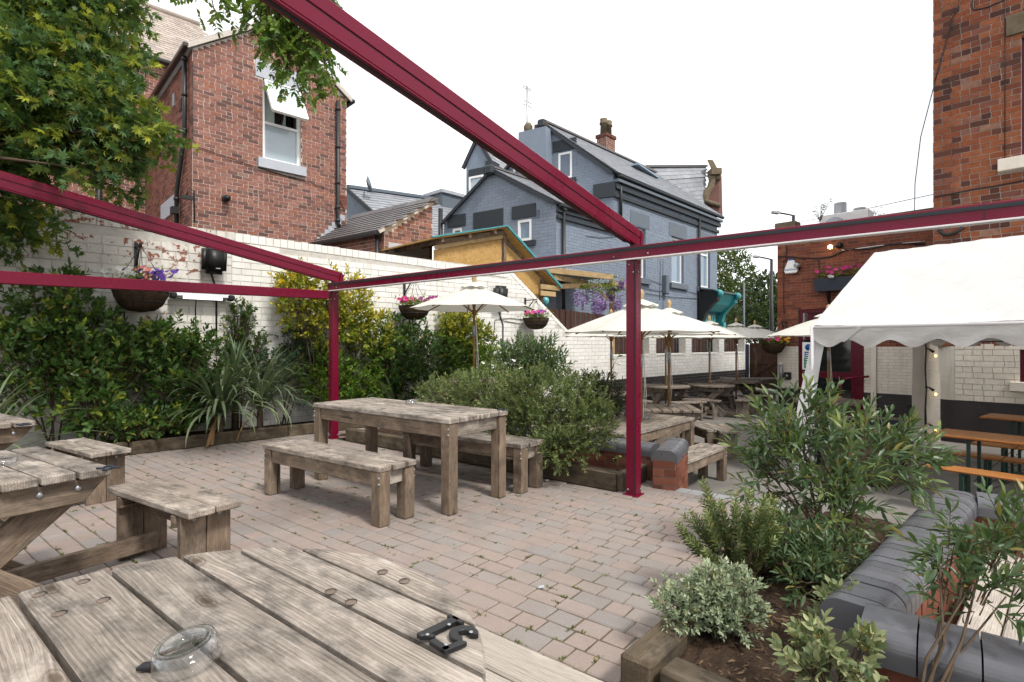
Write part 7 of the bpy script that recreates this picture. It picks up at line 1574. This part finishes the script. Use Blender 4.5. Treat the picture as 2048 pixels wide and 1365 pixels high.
for px, y0, y1 in ((1154, 580, 612), (1166, 582, 620), (1176, 575, 608), (1188, 572, 622), (1195, 585, 630), (1203, 582, 625), (1190, 600, 640), (1210, 600, 620), (1238, 588, 618), (1241, 560, 578), (1246, 558, 580), (1233, 600, 620), (1200, 600, 640), (1222, 590, 600), (1217, 575, 590), (1230, 572, 582)):
    Y = random.uniform(15.0, 15.3); a, b = W(px, y0, Y), W(px+random.uniform(-2, 2), y1, Y)
    for k in range(130): f = random.random(); r = .06*(1.1-f); P.append(tuple(a.lerp(b, f)+V(random.gauss(0, r), random.gauss(0, r), 0))); D.append(tuple(V(random.gauss(0, 1), random.gauss(0, 1), -.4))); S.append(.075)
obj('flower_cluster', leafmesh('w', P, D, S, 'small'), L['purple'], ws)
P = [tuple(W(random.gauss(1215, 22), random.gauss(575, 9), random.uniform(14.9, 15.4))) for i in range(420)]+[tuple(W(random.gauss(1168, 14), random.gauss(575, 5), 15.0)) for i in range(110)]; obj('foliage', leafmesh('w2', P, RNG.normal(size=(len(P), 3)), .07, 'ovate', RNG.random(len(P))), L['ash'], ws)
c = W(1091, 603, 14.2); bn = thing('balloon', 'small turquoise balloon tied under the shed eave', 'balloon', c); MB().lathe([(0, -.14), (.02, -.13), (.07, -.07), (.1, .02), (.07, .09), (.0, .115)], c, 16).build('skin', plain('turquoise_rubber', (.12, .42, .45), .25, .5, var=.03), bn)
# ---------------------------------------------------------------- trees, lamps and wire beyond
def far_tree(label, b, blobs, n, mat, ls, group='trees beyond the yard'):
    t = bush('street_tree', label, b, blobs, n, 7, ls*1.6, ls, mat, cat='tree', stems=0, group=group, part='crown', tint=lambda P, Hh, r: np.clip(r-.3, 0, 1)*Hh, bias=.33, twigs=False); mb = MB(); B = Vector(b); c = Vector(blobs[0][0])
    mb.tube([B, B.lerp(c, .5), c], [.32, .25, .1], 9); tk_ = mb.build('trunk', M['bark'], t); mb = MB()
    for bb in blobs: mb.tube([B.lerp(c, .45), B.lerp(c, .6).lerp(Vector(bb[0]), .5)+Z3*.4, Vector(bb[0])], [.14, .09, .03], 5)
    mb.build('limb', M['bark'], tk_); return t
far_tree('light green street tree beside the grey building', V(*W(1462, 0, 40).xy, -1), [wb(1460, 560, 40, 1.6, 1.6, 2.0), wb(1450, 600, 39, 1.7, 1.6, 1.5), wb(1475, 620, 38, 1.5, 1.5, 1.3), wb(1452, 525, 40, 1.0, 1.0, 1.1), wb(1440, 640, 39, 1.5, 1.5, 1.2)], 900, L['tree'], .26)
far_tree('dark green street tree left of the pub wing', V(*W(1525, 0, 36).xy, -1), [wb(1525, 600, 36, 1.5, 1.5, 1.4), wb(1510, 630, 35, 1.6, 1.5, 1.2), wb(1545, 610, 36, 1.6, 1.5, 1.5), wb(1530, 570, 36, 1.1, 1.1, .8), wb(1500, 655, 35, 1.5, 1.5, .9), wb(1560, 640, 35, 1.6, 1.5, 1.3)], 950, L['treed'], .24)
far_tree('low shrubby tree between the two street trees', V(*W(1490, 0, 34).xy, -1), [wb(1480, 650, 34, 1.4, 1.3, .9), wb(1500, 640, 34, 1.2, 1.2, .9), wb(1460, 660, 33, 1.2, 1.2, .8)], 500, L['treed'], .22)
def lamp(label, px, ytop, Y, dx):
    b = W(px, ytop, Y); t = thing('street_lamp', label, 'street lamp', V(b.x, b.y, -1), 0, 'street lamps'); mb = MB(); mb.tube([V(b.x, b.y, -1), V(b.x, b.y, 1.5), b], [.11, .09, .06], 10); mb.build('column', M['black'], t); e = b+V(dx, 0, .1)
    mb = MB(); mb.tube([b-Z3*.02, b+V(dx*.3, 0, .03), e], .035, 6); mb.build('arm', M['black'], t); MB().prism([e+V(0, -.12, -.05), e+V(dx*.45, -.09, -.02), e+V(dx*.45, .09, -.02), e+V(0, .12, -.05)], V(0, 0, .09)).build('lantern', M['aluminium'], t)
lamp('dark street lamp standing between the grey building and the pub wing', 1543, 519, 24, -.55); lamp('street lamp showing only its head above the pub wing roof', 1587, 431, 22, -.6)
pl = thing('far_post', 'thin grey post among the trees behind the yard', 'post', V(*W(1488, 0, 32).xy, -1)); q = W(1488, 566, 32); mb = MB(); mb.tube([V(q.x, q.y, -1), q], .06, 6); mb.build('pole', M['slatepaint'], pl)
ow_ = thing('overhead_wire', 'thin overhead wire crossing the sky at right', 'wire', W(1440, 465, 24)); mb = MB(); a, b = W(1436, 470, 23.5), W(1872, 388, 11.5); mb.tube([a, a.lerp(b, .35)-Z3*.08, a.lerp(b, .7)-Z3*.08, b], .008, 4); mb.build('wire', M['slatepaint'], ow_)
# small litter on the paving
for px, py, r, mm, lb in ((1094, 962, .014, 'whitesign', 'scrap of white paper on the paving by the middle bed'), (1082, 1176, .016, 'lead', 'small curled grey leaf on the paving')):
    q = G(px, py, .004); t = thing('litter', lb, 'litter', q); MB().prism([q+V(-r, -r*.5, 0), q+V(r, -r*.7, .004), q+V(r*1.1, r*.5, .009), q+V(-r*.6, r*.8, .002)], V(0, 0, .003)).build('scrap', M[mm], t)
bpy.context.view_layer.update()
